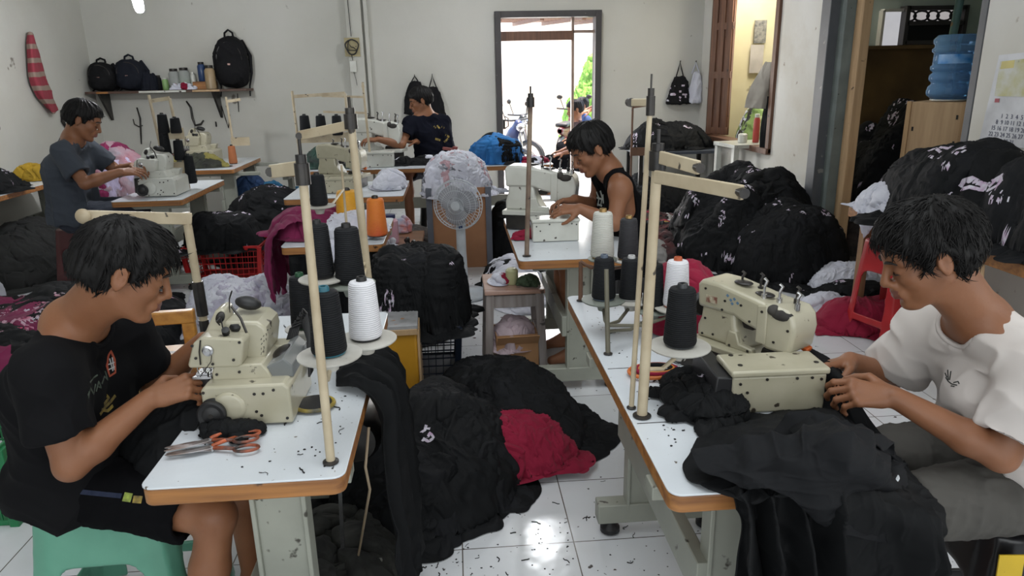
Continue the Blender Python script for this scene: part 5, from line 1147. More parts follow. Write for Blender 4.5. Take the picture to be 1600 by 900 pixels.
def sculpt_hand(v, wrist, fdir, back, thumb_side, curls, s=1., spread=.10, thumb=(.5, .5, .4), rw=.026, nails=None):
    """fdir: towards the fingers, back: out of the back of the hand, thumb_side: +1/-1 gives the side (back x fdir)*side"""
    x = nrm(fdir); z = np.array(back, float); z = nrm(z - x*(z @ x)); y = np.cross(z, x)*thumb_side; w_ = np.array(wrist, float)
    def P(a, b, c_): return w_ + (x*a + y*b + z*c_)*s
    kn = [(.094, .030), (.098, .010), (.093, -.010), (.084, -.028)]
    for i, (a, b) in enumerate(kn):
        v.cone(P(.008, b*.45, -.002), P(a, b, 0), rw*.62 if i in (1, 2) else rw*.54, .0108*s, .010)
    v.cone(P(.03, .012, -.008), P(.075, .0, -.006), .016*s, .013*s, .012)
    v.cone(P(.03, -.015, -.008), P(.07, -.018, -.006), .015*s, .011*s, .012)
    L3 = [(.043, .026, .021), (.047, .030, .022), (.043, .028, .021), (.034, .021, .018)]
    for i, (a, b) in enumerate(kn):
        p = P(a, b, 0); ang = 0; sp = spread*(1.3 - i)*.6; cu = curls[i] if isinstance(curls[0], (list, tuple)) else curls
        r = [.0098, .0088, .0078, .0068] if i < 3 else [.0086, .0078, .0069, .0060]
        v.ell(p + z*.002*s, (.0105*s,)*3, None, .006)
        for j in range(3):
            ang += cu[j]; d = x*math.cos(ang)*math.cos(sp) + y*math.sin(sp) - z*math.sin(ang)
            q = p + nrm(d)*L3[i][j]*s; v.cone(p, q, r[j]*s, r[j+1]*s, .0025)
            if j < 2: v.ell(q, (r[j+1]*1.06*s,)*3, None, .002)
            if j == 2 and nails is not None: nails.append((p + (q-p)*.72, nrm(d), nrm(np.cross(np.cross(d, z), d)) if abs(nrm(d) @ z) < .98 else x, r[j+1]*s))
            p = q
    p = P(.018, .022, -.006); a1, a2, a3 = thumb
    d0 = nrm(x*.62 + y*.72 - z*.30*a1*2); q = p + d0*.046*s; v.cone(p, q, .0165*s, .0120*s, .010)
    d1 = nrm(x*(.85) + y*(.42 - .35*a2) - z*(.25 + .6*a2)); q2 = q + d1*.034*s; v.cone(q, q2, .0112*s, .0102*s, .003)
    d2 = nrm(x*(.95) + y*(.15 - .5*a3) - z*(.2 + .7*a3)); q3 = q2 + d2*.027*s; v.cone(q2, q3, .0102*s, .0082*s, .002)
    if nails is not None: nails.append((q2 + (q3-q2)*.7, d2, nrm(y*.8 + z*.5 - d2*((y*.8+z*.5) @ d2)), .0088*s))
def limb(v, pts, rs, k=.012):
    for i in range(len(pts)-1): v.cone(pts[i], pts[i+1], rs[i], rs[i+1], k)
def person(label, J, fwd, shirt, pants, h=.0055, hs=1.0, roll=0., hair=None, hands=(), sleeves='short', shirt_mat=None, pants_mat=None, skin=None, group=None, hem=None, seed=0, bulk=1.0, arms_sc=1.0, shorts=.8, feet=True, detail=True, shirt_extra=None, base=None, neck_cut=.068, lo=None, hi=None):
    J = {k_: np.array(p, float) for k_, p in J.items()}; skin = skin or M_SKIN
    S = arms_sc; B_ = bulk
    P, Ch, Nk, Hd = J['pelvis'], J['chest'], J['neck'], J['head']
    R, c = head_frame(Hd, fwd, roll)
    allp = np.array(list(J.values())); lo_ = allp.min(0) - .22; hi_ = allp.max(0) + .22
    if lo is not None: lo_ = np.maximum(lo_, lo)
    if hi is not None: hi_ = np.minimum(hi_, hi)
    lo_[2] = max(lo_[2], -.01)
    v = Vol(lo_, hi_, h)
    W = sculpt_head(v, R, c, hs)
    # neck and torso
    v.cone(W((-.028, 0, -.045)), Nk, .052*hs, .058*hs, .03); v.cone(W((.0, 0, -.065)), Nk + (Ch-Nk)*.12, .045*hs, .05*hs, .03)
    for s_ in 'rl':
        Sh = J['sh_'+s_]; El = J['el_'+s_]; Wr = J['wr_'+s_]
        v.cone(Nk, Sh, .052*S, .050*S, .04)
        mid = P*.5 + Ch*.5; off = (Sh - (J['sh_r'] + J['sh_l'])/2)
        v.cone(P + off*.42, mid + off*.38, .105*B_, .092*B_, .04); v.cone(mid + off*.38, Ch + off*.42, .092*B_, .10*B_, .04); v.cone(Ch + off*.42, Sh, .088*B_, .052*S, .04)
        v.cone(Sh, El, .049*S, .038*S, .02); v.ell(Sh + (El-Sh)*.12, (.056*S,)*3, None, .03)
        ab = Wr - El; v.cone(El, El + ab*.3, .037*S, .041*S, .015); v.cone(El + ab*.3, Wr, .041*S, .0265*S, .015)
        hp = J.get('hip_'+s_, P + off*.45); kn = J.get('kn_'+s_)
        if kn is not None:
            v.cone(hp, kn, .088*B_, .055*B_, .03); v.ell(kn, (.054*B_,)*3, None, .02)
            an = J.get('an_'+s_)
            if an is not None:
                v.cone(kn + (an-kn)*.02, kn + (an-kn)*.32, .050*B_, .054*B_, .02); v.cone(kn + (an-kn)*.32, an, .054*B_, .034*B_, .02)
                if feet:
                    t_ = J.get('toe_'+s_, an + np.array([fwd[0], fwd[1], 0])*.17); t_ = t_.copy(); t_[2] = .025
                    hl = an.copy(); hl[2] = .03; hl = hl - nrm([fwd[0], fwd[1], 0])*.03
                    v.cone(an, hl, .034, .030, .02); v.cone(hl, t_, .030, .022, .02); v.cone(an, t_, .030, .02, .02)
    nails = [] if detail else None
    for hd in hands: sculpt_hand(v, J['wr_'+hd['side']], hd['dir'], hd['back'], hd['thumb'], hd['curl'], hd.get('s', 1.0), hd.get('spread', .1), hd.get('tp', (.5, .5, .4)), nails=nails)
    V, F = v.mesh(); V = relax(V, F, 1, .35)
    C4 = V[F].mean(1); Lc = (C4 - c) @ R/hs
    MI = np.zeros(len(F), int)
    lip = (Lc[:, 0] > .088) & (np.abs(Lc[:, 1]) < .025) & (Lc[:, 2] > -.0785) & (Lc[:, 2] < -.0525) & (Lc[:, 0] > .1015 - 1.0*np.abs(Lc[:, 1])*.35 - .009)
    MI[lip] = 1
    base = np.array(base if base is not None else (P[0], P[1], 0), float)
    t = thing('person', label, 'person', tuple(base), 0, group)
    link('body', mesh_from('body', V, F, [skin, M_LIP], MI), t, True)
    if nails:
        for p, d, up, r in nails:
            m_ = frame(tuple(p + up*r*.62), tuple(d), tuple(up)); MB(m_).ball((0, 0, 0), r*.8, 6, (1.05, .85, .42)).build('fingernail', M_NAIL, t, True, smooth=True)
    # eyebrows and lashes
    for y in (-1, 1):
        pts = [W(q) for q in ((.0985, .014*y, .0225), (.0975, .026*y, .0275), (.0905, .040*y, .0275), (.081, .050*y, .0215))]
        MB().tube(pts, [.0028*hs, .0042*hs, .0036*hs, .0014*hs], 6).build('eyebrow', M_BROW, t, True, smooth=True)
        pts = [W(q) for q in ((.0875, .018*y, -.0045), (.0905, .026*y, -.0065), (.0895, .035*y, -.0068), (.0835, .0465*y, -.0040))]
        MB().tube(pts, [.0010*hs, .0018*hs, .0018*hs, .0010*hs], 5).build('eyelashes', M_BROW, t, True, smooth=True)
    # hair
    if hair is not None: make_hair(t, R, c, hs, hair, seed)
    # shirt
    Sx = shirt.get('loose', .018); sh_lo = np.min([J['sh_r'], J['sh_l'], P, Ch, J['el_r'], J['el_l']], 0) - .17; sh_hi = np.max([J['sh_r'], J['sh_l'], P, Ch, Nk, J['el_r'], J['el_l']], 0) + .15
    hv = max(h, .0048); v = Vol(sh_lo, sh_hi, hv)
    hemc = J.get('hem', P + (P-Ch)*.12); hemn = nrm(P - Ch) if 'hemn' not in J else nrm(J['hemn'])
    clip = [(hemc, hemn)]
    for s_ in 'rl':
        Sh = J['sh_'+s_]; El = J['el_'+s_]; off = (Sh - (J['sh_r'] + J['sh_l'])/2); mid = P*.5 + Ch*.5
        v.cone(hemc + hemn*.1 + off*.46, P + off*.44, (.112*B_+Sx), (.11*B_+Sx), .05, clip=clip)
        v.cone(P + off*.44, mid + off*.40, (.108*B_+Sx), (.098*B_+Sx), .05, clip=clip); v.cone(mid + off*.40, Ch + off*.44, (.098*B_+Sx), (.103*B_+Sx*.9), .05); v.cone(Ch + off*.44, Sh, (.092*B_+Sx*.6), (.056*S+.008), .045)
        v.cone(Nk - (Nk-Ch)*.12, Sh, .052*S+.012, .054*S+.010, .045)
        if sleeves == 'short':
            cf = shirt.get('cuff_'+s_, .62); q = Sh + (El-Sh)*cf; dn = nrm(El-Sh)
            v.cone(Sh, q + dn*.06, .060*S+.006, shirt.get('cuffr', .062)*S+.004, .03, clip=[(q, dn)])
    if shirt.get('belly') is not None: v.cone(shirt['belly'][0], shirt['belly'][1], shirt['belly'][2], shirt['belly'][3], .05, clip=clip)
    _cuts = []
    # openings: neck, cuffs, arm holes
    ax = nrm(W((-.02, 0, -.04)) - Nk); nf = nrm(R[:, 0] - ax*(R[:, 0] @ ax))
    nc = Nk + nf*.012 + ax*.012
    v.cone(nc, nc + ax*.2, neck_cut*hs, (neck_cut+.014)*hs, .008, 'sub')
    v.cone(nc + nf*.025 - ax*.012, nc + nf*.10 + ax*.10, (neck_cut-.012)*hs, (neck_cut+.02)*hs, .006, 'sub')
    for s_ in 'rl':
        Sh = J['sh_'+s_]; El = J['el_'+s_]; dn = nrm(El-Sh)
        if sleeves == 'short':
            cf = shirt.get('cuff_'+s_, .62); q = Sh + (El-Sh)*cf
            v.cone(q - dn*.05, q + dn*.12, .046*S, shirt.get('cuffr', .062)*S-.002, .003, 'sub')
        else:                                        # tank top: cut the shoulder cap and arm hole away
            off = nrm(Sh - (J['sh_r'] + J['sh_l'])/2)
            v.cone(Sh + off*.035 + np.array([0, 0, .03]), Sh + off*.035 - (Nk-P)*.30, .080*S, .068*S, .006, 'sub'); v.cone(Sh + off*.01, El, .070*S, .065*S, .006, 'sub')
    if sleeves != 'short': v.cone(Nk + nf*.05, Nk + nf*.16 - ax*.10, .060, .05, .006, 'sub')
    Vs, Fs = v.mesh(); Vs = relax(Vs, Fs, 2, .4); Nn = vnormals(Vs, Fs)
    def cone_sd(Q, a, b, ra, rb):
        ab = b - a; tt = np.clip(((Q - a) @ ab)/(ab @ ab), 0, 1); return np.linalg.norm(Q - a - tt[:, None]*ab, axis=1) - (ra + (rb-ra)*tt)
    csd = np.minimum(cone_sd(Vs, nc, nc + ax*.2, neck_cut*hs, (neck_cut+.014)*hs), cone_sd(Vs, nc + nf*.025 - ax*.012, nc + nf*.10 + ax*.10, (neck_cut-.012)*hs, (neck_cut+.02)*hs))
    fa = shirt.get('fold', .010); axv = nrm(Ch - P)
    f1 = drape(Vs, shirt.get('ff', 11.), seed + 31, tuple(axv + shirt.get('skew', np.zeros(3)))) - .5; f2 = noise3(Vs*4.5, seed + 5)
    edge_d = np.clip(np.linalg.norm(Vs - Nk, axis=1)/.12, .15, 1)
    low = np.clip((Ch - Vs) @ axv/.3 + .5, .45, 1.5)
    f3 = drape(Vs, shirt.get('ff', 11.)*1.7, seed + 37, tuple(np.cross(axv, np.array([.3, 1., .2])) + axv*.5), .25) - .5
    Vs = Vs + Nn*((f1*fa*1.3*low + f3*fa*.5 + f2*fa*.5)*edge_d)[:, None]
    if sleeves == 'short' and detail:
        e1 = nf; e2 = np.cross(ax, nf); rel = Vs - nc; an_ = np.arctan2(rel @ e2, rel @ e1); near = np.where(np.abs(csd) < .011)[0]; ring = []
        for b_ in range(40):
            a0 = -math.pi + 2*math.pi*b_/40; s_ = near[(an_[near] >= a0 - .05) & (an_[near] < a0 + 2*math.pi/40 + .05)]
            if len(s_):
                hh = (Vs[s_] - nc) @ ax; s2 = s_[hh > np.quantile(hh, .8) - .002]; ring.append(Vs[s2].mean(0))
        if len(ring) > 20:
            ring = np.array(ring)
            for _ in range(4): ring = .25*np.roll(ring, 1, 0) + .5*ring + .25*np.roll(ring, -1, 0)
            MB().tube([tuple(q) for q in ring], .0065, 8, True).build('collar', shirt_mat, t, True, smooth=True)
    o = link('shirt', mesh_from('shirt', Vs, Fs, shirt_mat), t, True)
    # trousers
    if pants is not None and 'kn_r' in J:
        lo2 = np.min([P, J['kn_r'], J['kn_l']], 0) - .2; hi2 = np.max([P, J['kn_r'], J['kn_l']], 0) + .2
        if pants.get('long'): lo2[2] = .0
        v = Vol(lo2, hi2, max(h, .0065))
        for s_ in 'rl':
            off = (J['sh_'+s_] - (J['sh_r'] + J['sh_l'])/2); hp = J.get('hip_'+s_, P + off*.45); kn = J['kn_'+s_]
            v.cone(P + (Ch-P)*.12 + off*.4, hp, .112*B_, .108*B_, .04)
            if pants.get('long'):
                v.cone(hp, kn, .108*B_, .076*B_, .04); an = J['an_'+s_]; q = kn + (an-kn)*.93; dn = nrm(an-kn)
                v.cone(kn, q + dn*.06, .075*B_, .058*B_, .03, clip=[(q, dn)]); v.cone(q - dn*.03, q+dn*.1, .046, .05, .003, 'sub')
            else:
                f = pants.get('len', .8); q = hp + (kn-hp)*f; dn = nrm(kn-hp)
                v.cone(hp, q + dn*.08, .106*B_, pants.get('cuffr', .088)*B_, .04, clip=[(q, dn)]); v.cone(q - dn*.03, q + dn*.12, .066*B_, .078*B_, .003, 'sub')
        Vp, Fp = v.mesh(); Vp = relax(Vp, Fp, 2, .4); Nn = vnormals(Vp, Fp)
        Vp = Vp + Nn*((folds(Vp, 8., seed + 61, None, 3) - .5)*.014)[:, None]
        link('trousers', mesh_from('trousers', Vp, Fp, pants_mat), t, True)
    return t, W, R, c
def make_hair(t, R, c, s, style, seed=0):
    """style: th thickness, n tufts, len, curl, fringe"""
    rnd = np.random.default_rng(seed + 100)
    th = style.get('th', .016); v = Vol(c - .19*s, c + .21*s, .0045)
    def W(p): return c + R @ (np.array(p, float)*s)
    v.ell(W((-.016, 0, .034)), np.array((.098+th, .075+th*.8, .089+th))*s, R, .0)
    v.ell(W((.014, 0, .045)), np.array((.080+th*.8, .066+th*.9, .076+th))*s, R, .01)
    v.ell(W((-.045, 0, -.012)), np.array((.068+th*.5, .064+th*.3, .062))*s, R, .02)
    fz = style.get('front', .042)
    # cut face, ears, nape
    Rn = R; 
    v.ell(W((.085, 0, fz-.085)), np.array((.078, .100, .088))*s, R, .012, 'sub')
    v.ell(W((.035, 0, -.085)), np.array((.085, .13, .090))*s, R, .014, 'sub')
    for y in (-1, 1): v.ell(W((-.008, .090*y, -.012)), np.array((.026, .030, .040))*s, R, .008, 'sub')
    nn = R @ np.array([-.35, 0, -1.0]); nn = nn/np.linalg.norm(nn)
    pc = W((-.05, 0, style.get('nape', -.052)))
    X, Y, Z = [v.lo[i] + v.h*np.arange(v.n[i]) for i in range(3)]
    pl = ((X[:, None, None]-pc[0])*nn[0] + (Y[None, :, None]-pc[1])*nn[1] + (Z[None, None, :]-pc[2])*nn[2]).astype(np.float32)
    v.d = np.maximum(v.d, pl)
    V, F = v.mesh(); V = relax(V, F, 2, .5); N_ = vnormals(V, F)
    loc = (V - c) @ R/s
    crown = np.array([-.05, .0, .115]); d = loc - crown; ang = np.arctan2(d[:, 1], d[:, 0]+1e-6); rr = np.linalg.norm(d, axis=1)
    st = noise3(np.stack([np.cos(ang)*9, np.sin(ang)*9, rr*14], -1), seed) + .6*noise3(np.stack([np.cos(ang)*22, np.sin(ang)*22, rr*24], -1), seed+1)
    V = V + N_*(st*.0042*s)[:, None] + N_*(noise3(V*26, seed+3)*.004*s)[:, None]
    hair = link('hair', mesh_from('hair', V, F, M_HAIR), t, True)
    # strands
    n = style.get('n', 900); idx = rnd.integers(0, len(F), n*3); C4 = V[F[idx]].mean(1); Nn = N_[F[idx][:, 0]]; l4 = (C4 - c) @ R/s
    keep = (Nn @ R[:, 2] > -.65); C4, Nn, l4 = C4[keep][:n], Nn[keep][:n], l4[keep][:n]
    VV = []; FF = []; b = 0
    L0 = style.get('len', .035); curl = style.get('curl', .25); fr = style.get('fringe', 1.)
    for i in range(len(C4)):
        p = C4[i] - Nn[i]*.004; dl = l4[i] - crown; tang = R @ (dl/np.linalg.norm(dl)); tang = tang - Nn[i]*(tang @ Nn[i]); tang = tang/(np.linalg.norm(tang)+1e-9)
        frontness = max(0, l4[i][0]/.09)*(1 if l4[i][2] > .02 else 0); L_ = L0*(.6 + .8*rnd.random())*(1 + fr*frontness*.9); lift = style.get('lift', .35)*(.5+rnd.random()) + .25*frontness
        side = np.cross(Nn[i], tang); cs = (rnd.random()-.5)*2*curl; r0 = .0016*(.7+.8*rnd.random())*style.get('w', 1.)*s; K = 5; pts = []
        q = p.copy(); dvec = tang + Nn[i]*lift + side*cs*.8
        for k in range(K+1):
            pts.append(q.copy()); dvec = dvec/np.linalg.norm(dvec); q = q + dvec*L_/K*s; dvec = dvec - Nn[i]*lift*.38 + side*cs*.7*math.sin(k*1.3 + i) + np.array([0, 0, -.10*frontness])
        up = side/np.linalg.norm(side)
        for k in range(K+1):
            r = r0*(1 - (k/K)**2*.92); tt = nrm(pts[min(k+1, K)] - pts[max(k-1, 0)]); a = np.cross(tt, up); a = a/(np.linalg.norm(a)+1e-9)
            VV += [pts[k] + up*r*1.5, pts[k] + a*r, pts[k] - up*r*1.5, pts[k] - a*r]
        for k in range(K):
            for m_ in range(4): FF.append((b+k*4+m_, b+k*4+(m_+1) % 4, b+(k+1)*4+(m_+1) % 4, b+(k+1)*4+m_))
        b += 4*(K+1)
    link('hair_strands', mesh_from('hair_strands', np.array(VV), np.array(FF), M_HAIR), hair, True)
M_TSH_BLACK = crease(mat('washed_black_tshirt', (.0095, .0095, .0105), .95, vscale=2.5, col2=(.0065, .0065, .0075), sheen=.01, spec=.06), 4.5, .45, .012)
M_TSH_WHITE = crease(mat('off_white_tshirt', (.60, .56, .53), .9, vscale=2.5, col2=(.54, .50, .48), sheen=.05, spec=.15), 4.0, .40, .012)
M_TSH_GREY = crease(mat('slate_grey_tshirt', (.060, .070, .088), .9, vscale=2.5, sheen=.05, spec=.15), 4.5, .35, .012)
M_TSH_NAVY = crease(mat('dark_navy_tshirt', (.009, .010, .017), .95, vscale=2.5, spec=.06), 4.5, .35, .012)
M_TANK = crease(mat('black_tank_top', (.007, .007, .008), .95, vscale=2.5, spec=.06), 4.5, .3, .012)
M_SHORTS = crease(mat('charcoal_shorts', (.0055, .0055, .0065), .95, vscale=3, spec=.06), 5, .4, .012)
M_GSHORTS = crease(mat('grey_brown_shorts', (.085, .08, .072), .9, vscale=3), 5, .4, .012)
M_JEANS = crease(mat('faded_blue_shorts', (.035, .042, .062), .9, vscale=3), 5, .4, .012)
# ------- front left man
JL = dict(pelvis=(-1.07, 1.86, .60), chest=(-1.035, 1.83, .86), neck=(-.985, 1.80, 1.035), head=(-.812, 1.755, 1.178),
          sh_r=(-.985, 1.655, .965), el_r=(-.955, 1.62, .735), wr_r=(-.800, 1.74, .845),
          sh_l=(-.955, 1.975, .955), el_l=(-.925, 2.06, .735), wr_l=(-.765, 2.06, .880),
          hip_r=(-1.08, 1.79, .59), hip_l=(-1.08, 1.95, .59), kn_r=(-.66, 1.68, .53), kn_l=(-.68, 1.97, .54), an_r=(-.745, 1.62, .09), an_l=(-.70, 2.0, .09), hem=(-1.08, 1.86, .545))
tL, WL, RL, cL = person('person in a black printed t-shirt and black shorts, seated on the green stool', JL, (.88, .36, -.46), dict(loose=.020, cuff_r=.66, cuff_l=.62, cuffr=.078, fold=.014, ff=10, skew=np.array([.4, 0, 0])), dict(len=.84, cuffr=.088), h=.0042, hs=.98,
    hair=dict(th=.014, n=2400, len=.028, curl=.30, fringe=.35, front=.060, nape=-.050, lift=.22, w=.8), roll=.03,
    hands=[dict(side='r', dir=(.80, .42, .10), back=(-.10, -.62, .72), thumb=1, curl=[(.35, .75, .55), (.5, .8, .6), (.6, .9, .6), (.7, .9, .6)], tp=(.4, .7, .7)),
           dict(side='l', dir=(.92, -.22, -.12), back=(.1, .45, .85), thumb=-1, curl=[(.3, .6, .5), (.4, .7, .5), (.5, .8, .5), (.6, .8, .5)], tp=(.4, .6, .6))],
    shirt_mat=M_TSH_BLACK, pants_mat=M_SHORTS, skin=M_SKIN, seed=1, bulk=.92, neck_cut=.058)
# ------- front right man
JR = dict(pelvis=(1.47, 1.56, .62), chest=(1.41, 1.575, .84), neck=(1.30, 1.60, 1.005), head=(1.135, 1.60, 1.18),
          sh_l=(1.335, 1.425, .925), el_l=(1.255, 1.41, .735), wr_l=(1.060, 1.545, .835),
          sh_r=(1.28, 1.765, .925), el_r=(1.235, 1.84, .745), wr_r=(1.075, 1.775, .835),
          hip_l=(1.46, 1.47, .60), hip_r=(1.46, 1.66, .60), kn_l=(1.08, 1.47, .565), kn_r=(1.07, 1.70, .565), an_l=(1.13, 1.45, .09), an_r=(1.13, 1.75, .09), hem=(1.385, 1.55, .60), hemn=(-.75, 0, -.65))
tR, WR_, RR_, cR_ = person('person in a loose white t-shirt with curly black hair feeding black cloth', JR, (-.90, .26, -.42), dict(loose=.028, belly=((1.33,1.56,.80),(1.455,1.50,.585),.10,.135), cuff_l=.76, cuff_r=.80, cuffr=.084, fold=.018, ff=10, skew=np.array([-.6, 0, .2])), dict(len=.93, cuffr=.078), h=.0042, hs=1.01,
    hair=dict(th=.018, n=2800, len=.034, curl=1.0, fringe=.15, front=.068, nape=-.055, lift=.45, w=.8), roll=-.03,
    hands=[dict(side='l', dir=(-.90, .28, .04), back=(-.05, -.60, .72), thumb=-1, curl=[(.45, .8, .5), (.55, .85, .5), (.65, .9, .6), (.7, .9, .6)], tp=(.3, .6, .5)),
           dict(side='r', dir=(-.90, -.15, -.05), back=(-.05, .35, .90), thumb=1, curl=[(.4, .8, .5), (.5, .8, .5), (.6, .9, .5), (.7, .9, .5)], tp=(.3, .6, .6))],
    shirt_mat=M_TSH_WHITE, pants_mat=M_GSHORTS, skin=M_SKIN2, seed=2, bulk=1.0, neck_cut=.064)
# ------- tank-top man
JM = dict(pelvis=(.97, 3.98, .60), chest=(.925, 3.96, .89), neck=(.85, 3.93, 1.10), head=(.745, 3.90, 1.22),
          sh_r=(.875, 3.76, 1.03), el_r=(.835, 3.70, .845), wr_r=(.655, 3.75, .925),
          sh_l=(.86, 4.12, 1.02), el_l=(.80, 4.14, .86), wr_l=(.665, 3.98, .935),
          hip_r=(.97, 3.90, .58), hip_l=(.97, 4.06, .58), kn_r=(.60, 3.85, .60), kn_l=(.60, 4.1, .60), an_r=(.66, 3.85, .09), an_l=(.66, 4.1, .09), hem=(.99, 3.99, .55))
person('person in a black tank top with a white emblem, sewing in the middle right', JM, (-.88, -.12, -.50), dict(loose=.014, fold=.008), dict(len=.8), h=.0055, hs=1.10,
    hair=dict(th=.014, n=900, len=.024, curl=.2, fringe=.2, front=.056, lift=.2), hands=[dict(side='r', dir=(-.95, .15, -.05), back=(0, -.5, .8), thumb=1, curl=(.4, .6, .4)), dict(side='l', dir=(-.9, -.3, -.05), back=(0, .4, .85), thumb=-1, curl=(.4, .6, .4))],
    sleeves='none', shirt_mat=M_TANK, pants_mat=M_SHORTS, skin=M_SKIN2, seed=3, bulk=.97, detail=False, neck_cut=.075, arms_sc=1.05)
# ------- grey t-shirt man (seen from behind at left)
JG = dict(pelvis=(-3.00, 5.86, .64), chest=(-2.98, 5.84, .98), neck=(-2.90, 5.82, 1.21), head=(-2.80, 5.82, 1.345),
          sh_r=(-2.90, 5.63, 1.13), el_r=(-2.74, 5.56, .90), wr_r=(-2.53, 5.68, .965),
          sh_l=(-2.90, 6.02, 1.12), el_l=(-2.72, 6.08, .92), wr_l=(-2.54, 5.92, .98),
          hip_r=(-2.98, 5.78, .62), hip_l=(-2.98, 5.95, .62), kn_r=(-2.55, 5.80, .63), kn_l=(-2.55, 6.0, .63), an_r=(-2.6, 5.8, .09), an_l=(-2.6, 6.0, .09), hem=(-3.02, 5.87, .60))
person('person in a slate grey t-shirt seated at left in the background, sewing', JG, (.93, .22, -.45), dict(loose=.026, cuff_r=.72, cuff_l=.7, cuffr=.078, fold=.012), dict(long=True), h=.0065, hs=1.17,
    hair=dict(th=.013, n=600, len=.022, curl=.15, fringe=.1, front=.056, lift=.2), hands=[dict(side='r', dir=(.95, .2, .0), back=(0, -.5, .8), thumb=1, curl=(.4, .6, .4), s=1.1), dict(side='l', dir=(.9, -.3, .0), back=(0, .4, .85), thumb=-1, curl=(.4, .6, .4), s=1.1)],
    shirt_mat=M_TSH_GREY, pants_mat=M_JEANS, skin=M_SKIN2, seed=4, bulk=1.15, arms_sc=1.15, detail=False)
# ------- navy t-shirt man by the back wall
JF = dict(pelvis=(-.20, 8.05, .70), chest=(-.24, 8.0, 1.02), neck=(-.28, 7.97, 1.22), head=(-.335, 7.95, 1.36),
          sh_l=(-.46, 7.88, 1.13), el_l=(-.55, 7.72, .93), wr_l=(-.78, 7.62, 1.0),
          sh_r=(-.10, 8.08, 1.13), el_r=(-.12, 8.1, .9), wr_r=(-.4, 7.85, .95),
          hip_l=(-.28, 7.98, .68), hip_r=(-.1, 8.05, .68), kn_l=(-.50, 7.50, .66), kn_r=(-.2, 7.5, .66), an_l=(-.48, 7.40, .09), an_r=(-.2, 7.4, .09), hem=(-.2, 8.05, .66))
person('person in a navy t-shirt with yellow back print at the long table', JF, (-.93, -.15, -.25), dict(loose=.022, cuff_r=.6, cuff_l=.6, cuffr=.074, fold=.012), dict(len=.9), h=.0065, hs=1.14,
    hair=dict(th=.015, n=500, len=.022, curl=.2, fringe=.1, front=.056, lift=.2), hands=[dict(side='l', dir=(-.95, -.1, .0), back=(0, -.3, .9), thumb=-1, curl=(.4, .6, .4), s=1.1), dict(side='r', dir=(-.9, -.3, .0), back=(0, .2, .9), thumb=1, curl=(.4, .6, .4), s=1.1)],
    shirt_mat=M_TSH_NAVY, pants_mat=M_JEANS, skin=M_SKIN, seed=5, bulk=1.12, arms_sc=1.12, detail=False)
# ------------------------------------------------------------------ ink: strokes laid on the surface of a thing, found from where the photo shows them
from mathutils.bvhtree import BVHTree
CAMP = Vector((0, 0, CAM_H))
def surf(o):
    M = wloc(o); me = o.data; return BVHTree.FromPolygons([M @ v_.co for v_ in me.vertices], [tuple(p.vertices) for p in me.polygons])
def hit(bv, x, y):
    d = Vector(_ray(x, y)).normalized(); h = bv.ray_cast(CAMP, d)
    return (h[0], h[1] if h[1].dot(d) < 0 else -h[1]) if h[0] is not None else (None, None)
def ink(o, strokes, w_, m, name='ink_print', closed=False, fill=False, label=None):
    bv = surf(o); mb = MB()
    for st_ in strokes:
        P = []
        ww = w_
        if isinstance(st_[0], (int, float)): ww = st_[0]; st_ = st_[1]
        pts = []
        for i in range(len(st_) - 1):
            k = max(1, int(math.hypot(st_[i+1][0]-st_[i][0], st_[i+1][1]-st_[i][1])/2.5))
            for j in range(k): f = j/k; pts.append((st_[i][0]*(1-f) + st_[i+1][0]*f, st_[i][1]*(1-f) + st_[i+1][1]*f))
        pts.append(st_[-1])
        for p in pts:
            h, n = hit(bv, *p)
            if h is not None: P.append((h + n*.0012, n))
        if len(P) < 2: continue
        V = []; F = []
        for i, (p, n) in enumerate(P):
            t_ = (P[min(i+1, len(P)-1)][0] - P[max(i-1, 0)][0]); sd = t_.cross(n)
            if sd.length < 1e-7: sd = Vector((1, 0, 0))
            sd = sd.normalized()*ww/2; V += [p + sd, p - sd, p + sd - n*.0025, p - sd - n*.0025]
        for i in range(len(P)-1): a = i*4; b_ = a+4; F += [(a, b_, b_+1, a+1), (a+2, a, b_, b_+2)[::-1], (a+1, a+3, b_+3, b_+1)[::-1]]
        mb.add(V, F)
    if not mb.v: return None
    q = mb.build(name, m, o, True)
    if label: q['label'] = label
    return q
def find(label_part):
    for o in COL.objects:
        if label_part in str(o.get('label', '')): return o
def child(o, n):
    for c_ in o.children:
        if c_.name.split('.')[0] == n: return c_
M_INKW = mat('white_ink', (.50, .50, .50), .8); M_INKG = mat('grey_green_ink', (.10, .13, .10), .8, vscale=30, col2=(.03, .04, .03)); M_INKY = mat('yellow_ink', (.42, .30, .05), .8, vscale=40, col2=(.08, .06, .03)); M_INKR = mat('orange_red_ink', (.40, .08, .04), .8)
M_INKK = mat('dark_ink', (.03, .032, .03), .8)
sL = child(tL, 'shirt')
ink(sL, [[(169, 556), (173, 548), (179, 562), (180, 582), (171, 588), (167, 572), (169, 556)]], .005, M_INKR, 'chest_print')
ink(sL, [[(171, 560), (176, 580)], [(175, 558), (178, 578)], [(168, 570), (179, 566)], [(169, 578), (179, 573)]], .003, M_INKW, 'chest_print')
ink(sL, [[(138, 622), (141, 606), (146, 616), (149, 600)], [(150, 612), (154, 596), (158, 606), (153, 604)], [(159, 600), (163, 588), (168, 594), (164, 580)], [(140, 598), (146, 590), (152, 586)], [(139, 612), (137, 618)]], .0035, M_INKG, 'chest_print')
ink(sL, [[(156, 648), (164, 636), (172, 628), (180, 618)], [(158, 640), (168, 642), (176, 634)], [(162, 632), (170, 622), (166, 618)]], .008, M_INKY, 'chest_print')
sR = child(tR, 'shirt')
